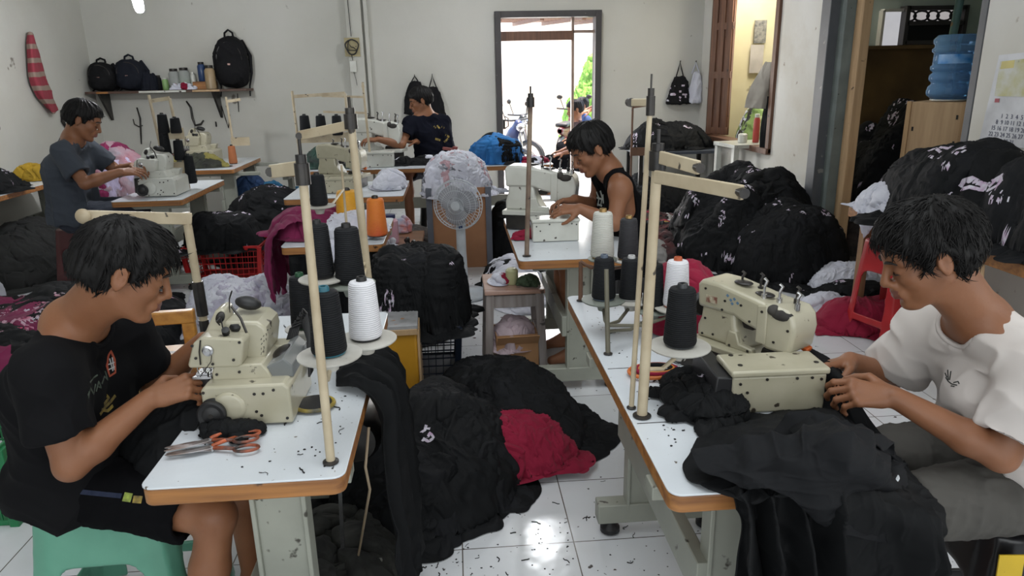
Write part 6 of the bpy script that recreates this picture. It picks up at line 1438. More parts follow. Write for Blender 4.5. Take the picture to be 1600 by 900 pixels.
ink(sR, [[(1478, 590), (1482, 596), (1487, 600), (1496, 602)], [(1482, 594), (1481, 578)], [(1484, 594), (1486, 580)], [(1480, 590), (1477, 583)], [(1490, 598), (1497, 596), (1499, 600)], [(1486, 603), (1492, 604)]], .0028, M_INKK, 'chest_logo')
tr = child(tL, 'trousers')
ink(tr, [(.012, [(122, 768), (150, 771), (190, 775)])], .012, mat('navy_stripe', (.01, .018, .05), .8), 'side_stripe'); ink(tr, [(.022, [(193, 776), (206, 778)])], .02, mat('lime_ink', (.30, .38, .06), .8, vscale=60, col2=(.1, .12, .03)), 'side_badge'); ink(tr, [(.018, [(208, 780), (222, 781)])], .02, M_INKY, 'side_badge')
pM = find('black tank top'); ink(child(pM, 'shirt'), [[(932, 300), (936, 310), (934, 322)], [(938, 298), (941, 308), (939, 320)], [(942, 304), (943, 318)], [(930, 308), (943, 312)], [(931, 318), (941, 322)]], .010, mat('pale_grey_ink', (.42, .45, .42), .8), 'chest_emblem')
pF = find('navy t-shirt'); sF = child(pF, 'shirt')
ink(sF, [[(678, 197), (681, 200)], [(683, 196), (687, 201)], [(690, 198), (694, 200)]], .018, M_INKY, 'back_print'); ink(sF, [[(680, 217), (688, 219)], [(694, 222), (700, 217)], [(696, 211), (702, 214)]], .022, M_INKY, 'back_print')
hp = find('large black garment heap with a white print')
ink(hp, [[(658, 676), (664, 672), (666, 664)], [(662, 686), (670, 690), (678, 684), (672, 676), (668, 684)], [(664, 668), (672, 670)], [(660, 690), (664, 684)]], .012, M_PRINT, 'white_print')
hp = find('second black garment pile on the right bench')
ink(find('highest black garment pile'), [[(1450, 236), (1462, 232), (1470, 238)], [(1468, 230), (1482, 232), (1488, 228)], [(1452, 244), (1458, 246)]], .018, M_PRINT, 'white_print')
for nm in ('second black garment pile', 'highest black garment pile'):
    ink(find(nm), [(.035, [(1500, 292), (1506, 284), (1518, 280), (1532, 288), (1545, 292), (1556, 282), (1568, 275)]), (.02, [(1502, 296), (1515, 292), (1530, 296), (1545, 297), (1558, 290), (1567, 279)]), (.012, [(1480, 306), (1488, 300)])], .03, M_PRINT, 'white_print')
bn = find('dark round garment bundle'); ink(bn, [(.028, [(1580, 336), (1588, 332), (1596, 338), (1592, 345), (1582, 341)])], .028, M_PRINT, 'star_patch'); ink(bn, [(.010, [(1585, 336), (1590, 342)]), (.010, [(1590, 335), (1585, 342)])], .01, M_DARK, 'star_patch')
# shirt collar ribs following the neck opening
def collar(sh, pts, r, m):
    bv = surf(sh); P = []
    for p in pts:
        h, n = hit(bv, *p)
        if h is not None: P.append(h + n*.001)
    if len(P) > 2: MB().tube(P, r, 8).build('collar_seam', m, sh, True, smooth=True)

# ------------------------------------------------------------------ lamps
t = thing('tube_lamp', 'white fluorescent tube lamp on the ceiling near the back of the room', 'lamp', (.82, 7.2, 3.52))
MB().box((0, 0, .03), (.10, .62, .05)).build('lamp_housing', M_WHITEM, t, bev=.004)
MB().tube([(0, -.29, -.02), (0, .29, -.02)], .018, 12).build('tube', mat('lit_tube', (.9, .95, 1), .5, emit=((.92, .96, 1.0), 55)), t)
cl = at(209, -20, 6.6)
t = thing('hanging_bulb', 'lit white energy-saving bulb hanging at the upper left', 'lamp', (cl.x, 6.6, cl.z))
MB().tube([(0, 0, .10), (0, 0, ZC-cl.z)], .004, 6).build('cord', M_RUB, t)
MB().cyl((0, 0, .08), (0, 0, .15), .022, n=16).build('bulb_socket', M_WHITEM, t)
MB().tube([(0, 0, .10), (.004, 0, 0), (.018, 0, -.16)], [.036, .044, .038], 14).ball((.019, 0, -.165), .036, 8).build('bulb', mat('lit_bulb', (.95, .97, 1), .5, emit=((.93, .97, 1.0), 45)), t, smooth=True)
lamp('bulb_light', 'POINT', (cl.x, 6.6, cl.z-.28), 42, (.95, .97, 1), .06)
lamp('tube_light', 'AREA', (.82, 7.2, 3.44), 30, (.95, .97, 1), .10, .6, aim=(.82, 7.2, 0))

# ------------------------------------------------------------------ back wall: shelf and what stands on it
WYB = YF
a, b_ = at(133, 142, YF-.30), at(386, 140, YF-.30)
zs = (a.z + b_.z)/2
t = thing('wall_shelf', 'long dark wooden wall shelf on the back wall with bags and jars', 'shelf', ((a.x+b_.x)/2, YF, zs))
W_ = b_.x - a.x
MB().box((0, -.16, -.014), (W_, .31, .028)).build('shelf_board', wood('dark_shelf_wood', (.11, .06, .04), (.05, .03, .025), 2, .6, 'X'), t, bev=.002)
for x0, x1, m_ in ((.33, .62, M_WHITEM), (.66, .83, M_PALEWOOD), (.07, .14, M_ORANGE)): MB().box((-W_/2 + (x0+x1)/2*W_, -.317, -.014), ((x1-x0)*W_, .003, .022)).build('edge_tape', m_, t)
for px_ in (165, 340):
    x_ = at(px_, 145, YF-.1).x - (a.x+b_.x)/2
    MB().prism([(0, -.028), (.26, -.028), (.24, -.06), (.03, -.34), (0, -.34)], .025, Mzx((x_, 0, 0), (0, 0, -PI/2)) @ Euler((PI/2, 0, 0)).to_matrix().to_4x4()).build('shelf_bracket', M_DARK, t, bev=.002)
M_BAG = mat('black_bag_nylon', (.008, .008, .0095), .8, spec=.2, bump=.2, bscale=60); M_BAGN = mat('navy_bag_nylon', (.010, .012, .020), .8, spec=.2, bump=.2, bscale=60)
def backpack(label, base, w_, h_, d_, m, rz=0, hang=False):
    t = thing('backpack', label, 'backpack', base, rz); v = Vol((-w_*.7, -d_*.9, -.02), (w_*.7, d_*.8, h_*1.12), .012)
    def fn(X, Y, Z):
        zc = h_*.5; k = 1 - .28*np.clip((Z-zc)/zc, 0, 1)**2; q = (np.abs(X)/(w_*.5*k))**3.2 + (np.abs(Y)/(d_*.5))**2.6 + (np.abs(Z-zc)/(h_*.5))**3.5
        return ((q**(1/3.2) - 1)*w_*.3).astype(np.float32)
    v.op(fn, (-w_*.6, -d_*.6, 0), (w_*.6, d_*.6, h_), 0)
    v.ell((0, -d_*.45, h_*.30), (w_*.38, d_*.22, h_*.24), None, .03)
    V, F = v.mesh(); V = relax(V, F, 2, .5); N_ = vnormals(V, F); V = V + N_*((folds(V, 6., 3, None, 2)-.5)*.018)[:, None]
    link('bag_body', mesh_from('bag_body', V, F, m), t)
    MB().tube([(w_*.36*math.cos(a), -d_*.40, h_*.55 + h_*.34*math.sin(a)) for a in [PI*k/14 for k in range(15)]], .006, 6).build('zip', M_DARK, t)
    MB().box((0, -d_*.60, h_*.46), (.03, .004, .02)).build('zip_pull', mat('pinkish_metal', (.5, .3, .25), .4), t)
    MB().tube([(-.05, d_*.1, h_*.97), (-.045, d_*.1, h_*1.07), (0, d_*.1, h_*1.13), (.045, d_*.1, h_*1.07), (.05, d_*.1, h_*.97)], .012, 8).build('handle', m, t)
    for s_ in (-1, 1): MB().tube([(s_*w_*.3, d_*.42, h_*.93), (s_*w_*.52, d_*.3, h_*.62), (s_*w_*.52, d_*.2, h_*.28), (s_*w_*.42, d_*.25, .02), (s_*w_*.43, 0, -.10 if hang else .01)], [.022, .024, .016, .010, .008], 8).build('strap', m, t)
    return t
def sh(px_, dy=.16): q = at(px_, 140, YF-dy); return (q.x, YF-dy, zs)
backpack('black backpack standing at the left end of the wall shelf', sh(164), .32, .33, .20, M_BAG)
backpack('navy backpack standing second on the wall shelf', sh(208), .34, .36, .20, M_BAGN)
q = at(367, 137, YF-.12); backpack('black backpack hanging alone on the back wall right of the shelf', (q.x, YF-.13, q.z), .40, .58, .20, M_BAG, 0, True)
def pouch(label, base, s, m, cat='pouch', name='pouch'):
    return heap(label, base[:2], s[0], s[1], s[2], m, int(abs(base[0])*100) % 97, 4, z0=base[2], pw=4, ps=(.03, .05), amp=.008, cat=cat, name=name)
o = pouch('small navy pouch beside the navy backpack on the wall shelf', sh(236), (.08, .07, .18), M_BAGN); del o['kind']
def jar(label, base, r, h_, m, cap=None, name='jar', cat='jar', lid=True, g=None, fillm=None):
    t = thing(name, label, cat, base, 0, g)
    MB().lathe([(r*.9, 0), (r, .006), (r, h_*.78), (r*.7, h_*.88), (r*.66, h_*.9)], n=20).build('jar_body', m, t)
    if fillm: MB().lathe([(r*.85, .008), (r*.86, h_*.45), (0, h_*.46)], n=16).build('contents', fillm, t)
    if lid: MB().lathe([(r*.72, h_*.88), (r*.74, h_*.9), (r*.74, h_), (r*.6, h_*1.01), (0, h_*1.01)], n=20).build('lid', cap or M_DARK, t)
    return t
M_GLASS = mat('cloudy_glass', (.45, .48, .46), .15, alpha=.55); M_GREENB = mat('green_bottle_plastic', (.25, .42, .16), .4)
jar('small green bottle on the wall shelf right of the pouch', sh(260), .035, .14, M_GREENB, M_WHITEM, 'bottle', 'bottle')
jar('dark slim bottle beside the small green bottle on the shelf', sh(250, .12), .03, .17, M_BAG, M_DARK, 'bottle', 'bottle')
jar('tall clear glass jar in the middle of the wall shelf', sh(275, .18), .06, .24, M_GLASS, M_DARK)
jar('clear glass jar with green contents on the wall shelf', sh(291, .16), .065, .25, M_GLASS, M_DARK, fillm=M_GREENB)
jar('white bottle right of the green-filled jar on the shelf', sh(304, .14), .028, .20, M_WHITEM, M_WHITEM, 'bottle', 'bottle')
t = thing('wooden_tray', 'orange wooden tray holding a blue bottle at the right end of the wall shelf', 'tray', sh(322))
MB().box((0, 0, .045), (.24, .16, .09)).build('tray_body', M_ORANGE, t, bev=.006)
q = sh(319); jar('blue bottle standing in the orange tray on the shelf', (q[0], q[1], q[2]+.09), .045, .22, mat('navy_plastic', (.02, .05, .14), .4), M_DARK, 'bottle', 'bottle')
jar('tan round lamp-like jar behind the orange tray on the shelf', sh(331, .22), .06, .27, mat('tan_glass', (.35, .25, .14), .4), M_DARK)
heap('small red and white rag pile on the wall shelf before the glass jars', sh(285, .26)[:2], .16, .04, .05, M_WCLOTH, 71, 10, z0=zs, ps=(.02, .04), amp=.01, freq=20, mats2=[M_RED, M_DARK])
# hanging bags
def hangbag(label, p, w_, h_, m, seed=1, name='hanging_bag', strap=.12, cat='bag', d_=.12, prints=None, hook=True):
    """soft drawstring bag hanging on a wall nail: p = top of strap"""
    t = thing(name, label, cat, (p[0], p[1], p[2]), 0)
    v = Vol((-w_*.7, -d_, -strap-h_-.03), (w_*.7, d_*.5, .02), .010)
    def fn(X, Y, Z):
        u = np.clip((-Z - strap)/h_, -.05, 1.05); hw = w_*.5*(.30 + .70*np.sqrt(np.clip(u, 0, 1))); dd = d_*(.18 + .32*np.clip(u, 0, 1))
        q = np.sqrt((X/hw)**2 + ((Y + d_*.3)/dd)**2) - 1; return np.maximum(q*d_*.3, np.maximum(-strap - h_ - Z, Z + strap)).astype(np.float32)
    v.op(fn, (-w_*.6, -d_*.9, -strap-h_), (w_*.6, d_*.3, -strap+.01), 0)
    V, F = v.mesh(); V = relax(V, F, 2, .5); N_ = vnormals(V, F); V = V + N_*((folds(V, 9., seed, (0, 0, 1), 3)-.5)*.030)[:, None]; V[:, 1] = np.minimum(V[:, 1], -.004)
    MI = np.zeros(len(F), int)
    if prints is not None: C4 = V[F].mean(1); MI[(noise3(C4*28, seed) > .42) & (C4[:, 2] < -strap-h_*.3) & (C4[:, 2] > -strap-h_*.9)] = 1
    link('bag_body', mesh_from('bag_body', V, F, [m, prints or m], MI), t)
    MB().tube([(-.05, -.03, -strap-.02), (-.02, -.02, -strap*.5), (0, -.012, 0), (.02, -.02, -strap*.5), (.05, -.03, -strap-.02)], .007, 6).build('strap', m, t)
    if hook: MB().tube([(0, .0, .012), (0, -.03, .0), (0, -.035, .02)], .004, 6).build('hook', M_DARK, t)
    return t
q = at(648, 119, YF); hangbag('black triangular bag hanging on the back wall above the man in navy', (q.x, YF-.005, q.z), .34, .40, M_BAG, 2, strap=.06)
q = at(673, 118, YF); hangbag('second black bag on a pale green strap behind the head of the man in navy', (q.x+.02, YF-.005, q.z), .30, .36, M_BAG, 3, strap=.14)
q = at(1062, 97, YF); hangbag('black bag with white marks hanging on the back wall right of the door', (q.x, YF-.005, q.z), .33, .34, M_BAG, 4, strap=.17, prints=M_PRINT)
q = at(1089, 97, YF); hangbag('white plastic bag hanging in the far right corner beside the marked black bag', (q.x-.02, YF-.005, q.z), .20, .38, M_WCLOTH, 5, strap=.12, d_=.16)
# striped towel on the left wall
A_ = atx(45, 52, XL+.02); y0 = A_.y; z0 = A_.z
B0, B1 = atx(46, 120, XL+.02), atx(90, 178, XL+.02)
mt = bpy.data.materials.new('striped_maroon_towel'); mt.use_nodes = True; N = mt.node_tree.nodes; L = mt.node_tree.links; b = N['Principled BSDF']; tc = N.new('ShaderNodeTexCoord')
wv = N.new('ShaderNodeTexWave'); wv.bands_direction = 'Z'; wv.inputs['Scale'].default_value = 2.3; wv.inputs['Distortion'].default_value = .8; L.new(tc.outputs['Object'], wv.inputs['Vector'])
cr_ = N.new('ShaderNodeValToRGB'); cr_.color_ramp.interpolation = 'CONSTANT'; cr_.color_ramp.elements[0].color = (.30, .04, .06, 1); cr_.color_ramp.elements[1].position = .72; cr_.color_ramp.elements[1].color = (.30, .22, .18, 1); L.new(wv.outputs['Fac'], cr_.inputs[0]); L.new(cr_.outputs[0], b.inputs['Base Color']); b.inputs['Roughness'].default_value = .9
def lw(px_, py_, dx): q = atx(px_, py_, XL+dx); return (q.x, q.y, q.z)
rows = [[lw(44, 52, .02), lw(47, 51, .05), lw(51, 53, .03)],
        [lw(42, 78, .03), lw(50, 76, .09), lw(58, 78, .03)],
        [lw(45, 122, .03), lw(56, 116, .10), lw(69, 112, .03)],
        [lw(57, 150, .03), lw(68, 148, .10), lw(80, 142, .03)],
        [lw(73, 170, .03), lw(84, 178, .08), lw(91, 172, .03)]]
sheet('striped_towel', CP(rows), mt, 90, 50, amp=.02, freq=7, ax=(0, .2, 1), seed=61, label='maroon towel with grey stripes hanging on the left wall', cat='towel', th=.008)
# power panel on the pilaster
q0, q1 = at(537, 59, YF-.11), at(563, 88, YF-.11)
t = thing('switch_panel', 'square yellowish wooden panel with tangled cables on the wall pilaster', 'switch panel', ((q0.x+q1.x)/2, YF-.095, (q0.z+q1.z)/2))
MB().box((0, 0, 0), (q1.x-q0.x, .025, q0.z-q1.z)).build('back_board', mat('yellowish_board', (.42, .36, .20), .7, spots=.5), t, bev=.002)
cb = MB(); rr = random.Random(8)
cb.tube([(.075*math.cos(a)*(1+.15*math.sin(3*a)), -.03, .085*math.sin(a)) for a in [k*PI/9 for k in range(18)]], .008, 6, True); cb.build('cable_loop', M_RUB, t)
MB().tube([(rr.uniform(-.06, .06), -.03 - .01*k % .02, rr.uniform(-.07, .07)) for k in range(8)], .006, 6).build('cable_tangle', M_RUB, t)
MB().tube([(0, -.02, .12), (-.01, -.015, .5), (.02, -.015, 1.4)], .005, 6).build('feed_cable', M_RUB, t)
q = at(552, 104, YF-.10)
t = thing('power_socket', 'small white socket box with a dangling wire below the switch panel', 'socket', (q.x, YF-.09, q.z)); MB().box((0, -.015, 0), (.08, .035, .13)).build('socket_box', M_WHITEM, t, bev=.006)
MB().tube([(0, -.02, .07), (-.01, -.02, .14)], .004, 6).tube([(0, -.02, -.06), (.02, -.02, -.14), (.03, -.02, -.22)], .003, 6).build('wire', M_DARK, t)
# rag and cable strips hanging on the wall below the shelf
def wallrag(label, pix, r=.012, m=None, wall='b'):
    P = [(at(x, y, YF-.02) if wall == 'b' else atx(x, y, XL+.02)) for x, y in pix]
    o = MB().tube(P, [r*(.5 + .5*math.sin(PI*(i+.5)/len(P))) for i in range(len(P))], 6).build('cable_scrap', m or M_DARK, smooth=True); return tag(o, label, 'cable')
wallrag('dark forked strap hanging on the back wall below the shelf, left', [(214, 168), (219, 185), (220, 205), (221, 225)])
wallrag('curved dark hook of strap beside the forked strap below the shelf', [(208, 186), (210, 194), (217, 198), (223, 196)], .008)
wallrag('twisted brown strap hanging on the back wall below the shelf middle', [(291, 158), (298, 168), (301, 185), (305, 196), (314, 194), (318, 188)], .016)
wallrag('short dark strap on the back wall above the black cone', [(337, 190), (338, 198)], .012)
wallrag('dark wire drooping from the right end of the shelf', [(346, 165), (352, 185), (357, 200), (359, 180), (353, 165)], .007)
wallrag('thin brown wire below the hanging backpack', [(371, 146), (372, 160), (373, 175)], .006)
wallrag('black strap drooping on the left wall behind the man in grey', [(96, 172), (98, 190), (108, 205), (112, 220)], .018, wall='l')
for x, y in ((268, 68),): pass
# ------------------------------------------------------------------ calendar on the right wall
def wallpoly(X_, pix, th, m, name, parent=None, world=True):
    P = [atx(x, y, X_) for x, y in pix]; Q = [p - Vector((th, 0, 0)) for p in P]; k = len(P)
    return MB().add([tuple(p) for p in P] + [tuple(p) for p in Q], [tuple(range(k)), tuple(range(2*k-1, k-1, -1))] + [(i, k+i, k+(i+1) % k, (i+1) % k) for i in range(k)]).build(name, m, parent, world)
q = atx(1560, 150, XR-.004)
t = thing('wall_calendar', 'paper wall calendar with a floral picture and a date grid on the right wall', 'calendar', (XR-.004, q.y, q.z))
wallpoly(XR-.004, [(1562, 86), (1640, 78), (1602, 232), (1530, 222)], .003, mat('calendar_paper', (.66, .67, .70), .6), 'paper_sheet', t)
wallpoly(XR-.0075, [(1563, 96), (1636, 88), (1622, 152), (1554, 150)], .001, mat('calendar_picture', (.55, .56, .52), .5, vscale=9, col2=(.42, .40, .12), spots=.7, sscale=11, spotcol=(.12, .13, .12)), 'picture', t)
wallpoly(XR-.0075, [(1566, 96), (1586, 94), (1584, 106), (1563, 108)], .0015, mat('calendar_yellow', (.60, .52, .18), .5), 'picture_heading', t)
MK = mat('print_blue_black', (.05, .06, .12), .6)
def txt(s_, p, size, mat_, parent, name='printed_number'):
    cu = bpy.data.curves.new(name, 'FONT'); cu.body = s_; cu.size = size; cu.align_x = 'CENTER'; cu.extrude = .0004; cu.resolution_u = 2
    o = bpy.data.objects.new(name, cu); COL.objects.link(o); dg = bpy.context.evaluated_depsgraph_get(); me = bpy.data.meshes.new_from_object(o.evaluated_get(dg)); bpy.data.objects.remove(o)
    me.materials.clear(); me.materials.append(mat_); M = Matrix(((0, 0, -1, p[0]), (-1, 0, 0, p[1]), (0, 1, 0, p[2]), (0, 0, 0, 1))); me.transform(M)
    return link(name, me, parent, True)
ca, cb_ = atx(1552, 178, XR-.009), atx(1600, 222, XR-.009)
rowsn = [' '.join(f'{d:2d}' for d in range(k, min(k+7, 32))) for k in (1, 8, 15, 22, 29)]
for i, rn in enumerate(rowsn):
    yy = ca.y - .20 + .012*i; txt(rn, (XR-.009, yy+.02, ca.z - .035*i - .02), .036, MK, t)
wallpoly(XR-.0085, [(1555, 154), (1562, 154), (1561, 160), (1554, 160)], .001, mat('calendar_red', (.4, .05, .08), .5), 'red_badge', t)
# ------------------------------------------------------------------ corner by the side window
t = thing('corner_table', 'small dark table in the far right corner under the black pile', 'table', (2.62, 8.62, 0))
MB().box((0, 0, .70), (1.0, .7, .035)).build('tabletop', mat('dark_blue_grey_board', (.05, .06, .08), .5), t, bev=.003)
for x_ in (-.45, .45):
    for y_ in (-.3, .3): MB().box((x_, y_, .342), (.045, .045, .683)).build('leg', M_DARK, t)
wp = at(1172, 222, 7.75)
t = thing('white_stand', 'dirty white wooden stand with cups and bottles under the side window', 'stand', (wp.x, 7.75, 0), .1)
zt = wp.z
MB().box((0, 0, zt-.02), (.62, .5, .04)).build('tabletop', M_WHITEM, t, bev=.004)
for x_ in (-.27, .27):
    for y_ in (-.2, .2): MB().box((x_, y_, (zt-.04)/2), (.06, .06, zt-.04)).build('leg', M_WHITEM, t, bev=.003)
MB().box((0, -.2, zt*.45), (.56, .03, .08)).build('rail', M_WHITEM, t); MB().box((.05, -.02, zt*.35), (.5, .4, .03)).build('lower_shelf', M_PLINTH, t)
zz = zt
jar('slim red bottle on the dirty white stand by the side window', (wp.x+.04, 7.70, zz), .035, .30, mat('red_bottle', (.45, .06, .05), .4), M_WHITEM, 'bottle', 'bottle')
jar('white cup left of the slim red bottle on the stand', (wp.x-.10, 7.72, zz), .05, .11, M_WHITEM, None, 'cup', 'cup', lid=False)
jar('lilac cup right of the slim red bottle on the stand', (wp.x+.16, 7.68, zz), .05, .13, mat('lilac_plastic', (.35, .32, .45), .4), None, 'cup', 'cup', lid=False)
heap('green and yellow plastic bags heaped behind the side window sill', (XR+.50, 8.45), .30, .42, .62, mat('lime_green_plastic', (.30, .42, .12), .6, vscale=5, col2=(.10, .18, .04)), 81, 26, z0=.62, ps=(.1, .2), mats2=[mat('pale_yellow_green_plastic', (.55, .62, .30), .6), M_DARK, M_WCLOTH], cat='plastic bags', name='plastic_bags')
struct('trim_6', MB().box((XR+.62, 8.2, .30), (.9, 1.3, .60)), M_YWALL)
def garm(label, top, bot, wd, m, seed, Y_, n='hanging_garment'):
    a_ = at(*top, Y_); b2 = at(*bot, Y_)
    rows = []
    for i in range(5):
        f = i/4; c_ = a_.lerp(b2, f); k = wd*(.25 + .75*min(1, f*1.6)); rows.append([(c_.x-k, Y_+.03, c_.z), (c_.x, Y_-.07, c_.z-.01), (c_.x+k, Y_+.03, c_.z)])
    return sheet(n, rows, m, 60, 40, amp=.03, freq=6, ax=(0, 0, 1), seed=seed, label=label, cat='garment', th=.006)
garm('pale grey garment hanging from the near jamb of the side window', (1204, 96), (1186, 168), .14, mat('pale_beige_cloth', (.42, .39, .34), .9), 83, 7.28)
garm('dark garment hanging low at the near jamb of the side window', (1200, 150), (1200, 236), .08, M_BCLOTH2, 84, 7.2)
q = atx(1185, 70, 3.75)
pq = at(1182, 92, 9.15); t = thing('wall_calendar', 'small paper calendar hanging in the yellow side room', 'calendar', (pq.x, 9.15, pq.z))
MB().box((0, 0, 0), (.17, .006, .34)).build('paper_sheet', mat('aged_paper', (.55, .5, .46), .7), t); MB().box((.02, -.003, .32), (.15, .02, .27)).build('picture_frame', mat('sketchy_grey', (.3, .28, .25), .6, vscale=30, col2=(.1, .1, .1)), t)
# ------------------------------------------------------------------ things on the tables
def scissors(label, loc, rz, s=1., op=.12):
    t = thing('scissors', label, 'scissors', loc, rz)
    M_SC = mat('scissor_steel', (.42, .41, .42), .28, metal=.85, vscale=30, col2=(.28, .2, .16)); M_HD = mat('orange_black_handle', (.55, .12, .04), .4, vscale=22, col2=(.03, .022, .02))
    for k in (-1, 1):
        R_ = Matrix.Rotation(k*op, 4, 'Z') @ Matrix.Translation((0, 0, .006 + .003*k))
        MB(R_).prism([(0, -.010*k), (-.055*s, -.012*k), (-.125*s, -.004*k), (-.132*s, .001*k), (-.12*s, .004*k), (0, .008*k)][::k], .0025).build('blade', M_SC, t, bev=.0006)
        c_ = (.105*s, k*.030*s); ring = [(c_[0] + .036*s*math.cos(a), c_[1] + .019*s*math.sin(a), .006) for a in [j*PI/10 for j in range(20)]]
        MB(R_).tube(ring, .0048*s, 8, True).build('handle_loop', M_HD, t, smooth=True)
        MB(R_).tube([(.0, 0, .004), (.035*s, .012*k*s, .006), (.072*s, .026*k*s, .006)], [.006*s, .0065*s, .005*s], 8).build('handle_shank', M_HD, t, smooth=True)
    MB().lathe([(.006, 0), (.006, .013), (0, .0145)], n=14).build('pivot_screw', M_CHROME, t)
    return t
q = on(332, 704, .753); scissors('scissors with orange and black handles at the left table edge, nearer pair', q, .20, .80, .09)
q = on(330, 692, .760); scissors('scissors with dark orange handles crossing behind the nearer pair', q, .34, .80, .14)
# looped cable and yellow ring on the left table
q = on(492, 634, .755); t = thing('tape_ring', 'yellow and black tape ring lying at the foot of the cream thread pole', 'tape ring', q)
MB().tube([(.052*math.cos(a), .045*math.sin(a), .006) for a in [k*PI/14 for k in range(28)]], .006, 8, True).build('ring', mat('yellow_ring_plastic', (.50, .36, .04), .4, vscale=10, col2=(.05, .05, .04)), t, smooth=True)
MB().lathe([(.045, .0), (.046, .012), (.03, .014)], n=28).build('ring_core', M_RUB, t)
q = on(990, 580, .755); q = on(1020, 584, .755); t = thing('tape_ring', 'orange and red ring of elastic tape beside the thick right thread stand', 'tape ring', q)
MB().tube([(.072*math.cos(a), .050*math.sin(a), .008) for a in [k*PI/14 for k in range(28)]], .006, 8, True).build('ring', mat('orange_ring_plastic', (.62, .16, .03), .4), t, smooth=True)
for k_, m_ in ((.85, M_RED), (.7, mat('orange_tape', (.55, .2, .03), .5)), (.62, M_BCLOTH)): MB().tube([(.072*k_*math.cos(a)+.012, .045*k_*math.sin(a)+.004, .010 + .012*(1-k_)) for a in [j*PI/12 for j in range(24)]], .007, 6, True).build('tape_coil', m_, t, smooth=True)
q = on(1040, 626, .755)
def pen(label, a, b_, m, r=.005, cat='marker', name='marker_pen'):
    a = Vector(a); b2 = Vector(b_); t = thing(name, label, cat, a); MB().tube([(0, 0, r), (b2-a)*.75 + Vector((0, 0, r))], r, 10).build('barrel', m, t); MB().tube([(b2-a)*.75 + Vector((0, 0, r)), (b2-a) + Vector((0, 0, r))], [r*1.1, r*.5], 10).build('cap', M_DARK, t)
pen('yellow and black thread snip lying below the orange tape ring', on(1062, 604, .754), on(1026, 612, .754), mat('yellow_handle', (.55, .5, .04), .4), .006, 'thread snip', 'thread_snip')
pen('yellow thread snip nearest to the thick right thread stand', on(1065, 644, .754), on(1032, 626, .754), MATS['yellow_handle'], .008, 'thread snip', 'thread_snip')
# lilac cloth with holes on the tank-top man's table
rows = [[on(828, 348, .80), on(845, 342, .83), on(866, 348, .80)], [on(832, 358, .79), on(848, 356, .81), on(868, 362, .79)], [on(842, 372, .757), on(855, 374, .758), on(872, 374, .757)]]
sheet('cut_cloth_piece', CP(rows), M_LILAC, 40, 40, amp=.012, freq=16, seed=91, label='pale lilac cloth piece in front of the white cylinder-arm machine', cat='cloth')
heap('small maroon rag at the left edge of the tank-top man\'s table', on(818, 372, .75)[:2], .05, .05, .03, M_RED, 92, 6, z0=.752, ps=(.02, .04), amp=.008, freq=20)
# jar, snack bag and bits on the brown table
b0 = on(610, 380, .505); jar('clear jar of pink liquid with a navy lid on the low brown table', (b0.x, b0.y, .507), .062, .20, mat('pink_liquid_jar', (.55, .25, .32), .25, vscale=4, col2=(.5, .35, .4)), mat('navy_lid', (.02, .025, .09), .4))
b0 = on(628, 362, .505); heap('crumpled snack wrapper beside the pink jar on the brown table', (b0.x, b0.y), .07, .06, .09, mat('snack_foil', (.35, .38, .5), .3, vscale=14, col2=(.5, .12, .08)), 93, 6, z0=.507, ps=(.02, .05), amp=.01, freq=14, cat='wrapper', name='snack_wrapper')
for i, (x, y, l_) in enumerate(((592, 383, 'left'), (612, 384, 'middle'), (640, 384, 'right'))):
    b0 = on(x, y, .505); heap(l_ + ' scrap lying at the front edge of the low brown table', (b0.x, b0.y), .04, .02, .02, M_WCLOTH if i < 2 else M_DARK, 94+i, 4, z0=.507, ps=(.01, .02), amp=.005, freq=25, cat='scrap', name='cloth_scrap')
# bits on the grey stool
b0 = on(800, 443, .5); jar('small yellowish thread cup on the worn grey stool', (b0.x, b0.y, .499), .035, .10, mat('yellowish_glass', (.5, .5, .28), .3), None, 'cup', 'cup', lid=False)
b0 = on(780, 440, .5); heap('white thread scraps on the worn grey stool', (b0.x, b0.y), .06, .09, .03, M_WCLOTH, 97, 12, z0=.499, ps=(.02, .04), amp=.008, freq=22, mats2=[M_RED])
b0 = on(826, 444, .5); heap('dark green scraps on the right of the worn grey stool', (b0.x, b0.y), .05, .06, .025, mat('dark_green_scraps', (.05, .08, .04), .8), 98, 6, z0=.499, ps=(.02, .04), amp=.008, freq=20)
heap('pinkish white scraps overflowing the small cardboard box', (.30, 3.80), .12, .11, .14, mat('pinkish_scraps', (.5, .40, .44), .9), 99, 14, z0=.14, ps=(.04, .08), amp=.016, freq=14)
heap('white and pink cloth scraps on the floor between the fan and the tank-top man', (.42, 5.3), .22, .5, .22, M_WCLOTH, 100, 22, ps=(.06, .12), amp=.02, mats2=[M_BCLOTH, mat('pink_scraps', (.4, .1, .15), .9)])
# far table clutter
def at0(x, y, z): p = on(x, y, z); return (p.x, p.y)
heap('green and dark cloth clutter on the table under the shelf', (-2.7, 7.75), .34, .12, .14, mat('dark_olive_rags', (.05, .055, .035), .9, vscale=9, col2=(.02, .02, .018)), 101, 20, z0=.752, ps=(.04, .1), mats2=[mat('olive_yellow_rags', (.25, .22, .06), .9), M_RED], amp=.02, freq=12)
heap('pink and grey cloth pile on a stack behind the man in grey', (-3.35, 7.4), .36, .3, .5, mat('pink_grey_cloth', (.36, .16, .20), .9, vscale=7, col2=(.3, .28, .32)), 102, 26, z0=.5, ps=(.08, .16), mats2=[M_PURPLE, M_LILAC])
struct_t = thing('low_cabinet', 'grey low cabinet carrying the pink cloth pile behind the man in grey', 'cabinet', (-3.35, 7.4, 0)); MB().box((0, 0, .25), (.7, .55, .5)).build('cabinet_body', M_PLINTH, struct_t, bev=.005); MB().box((0, -.281, .25), (.6, .012, .4)).build('cabinet_door', M_WHITEM, struct_t, bev=.003)
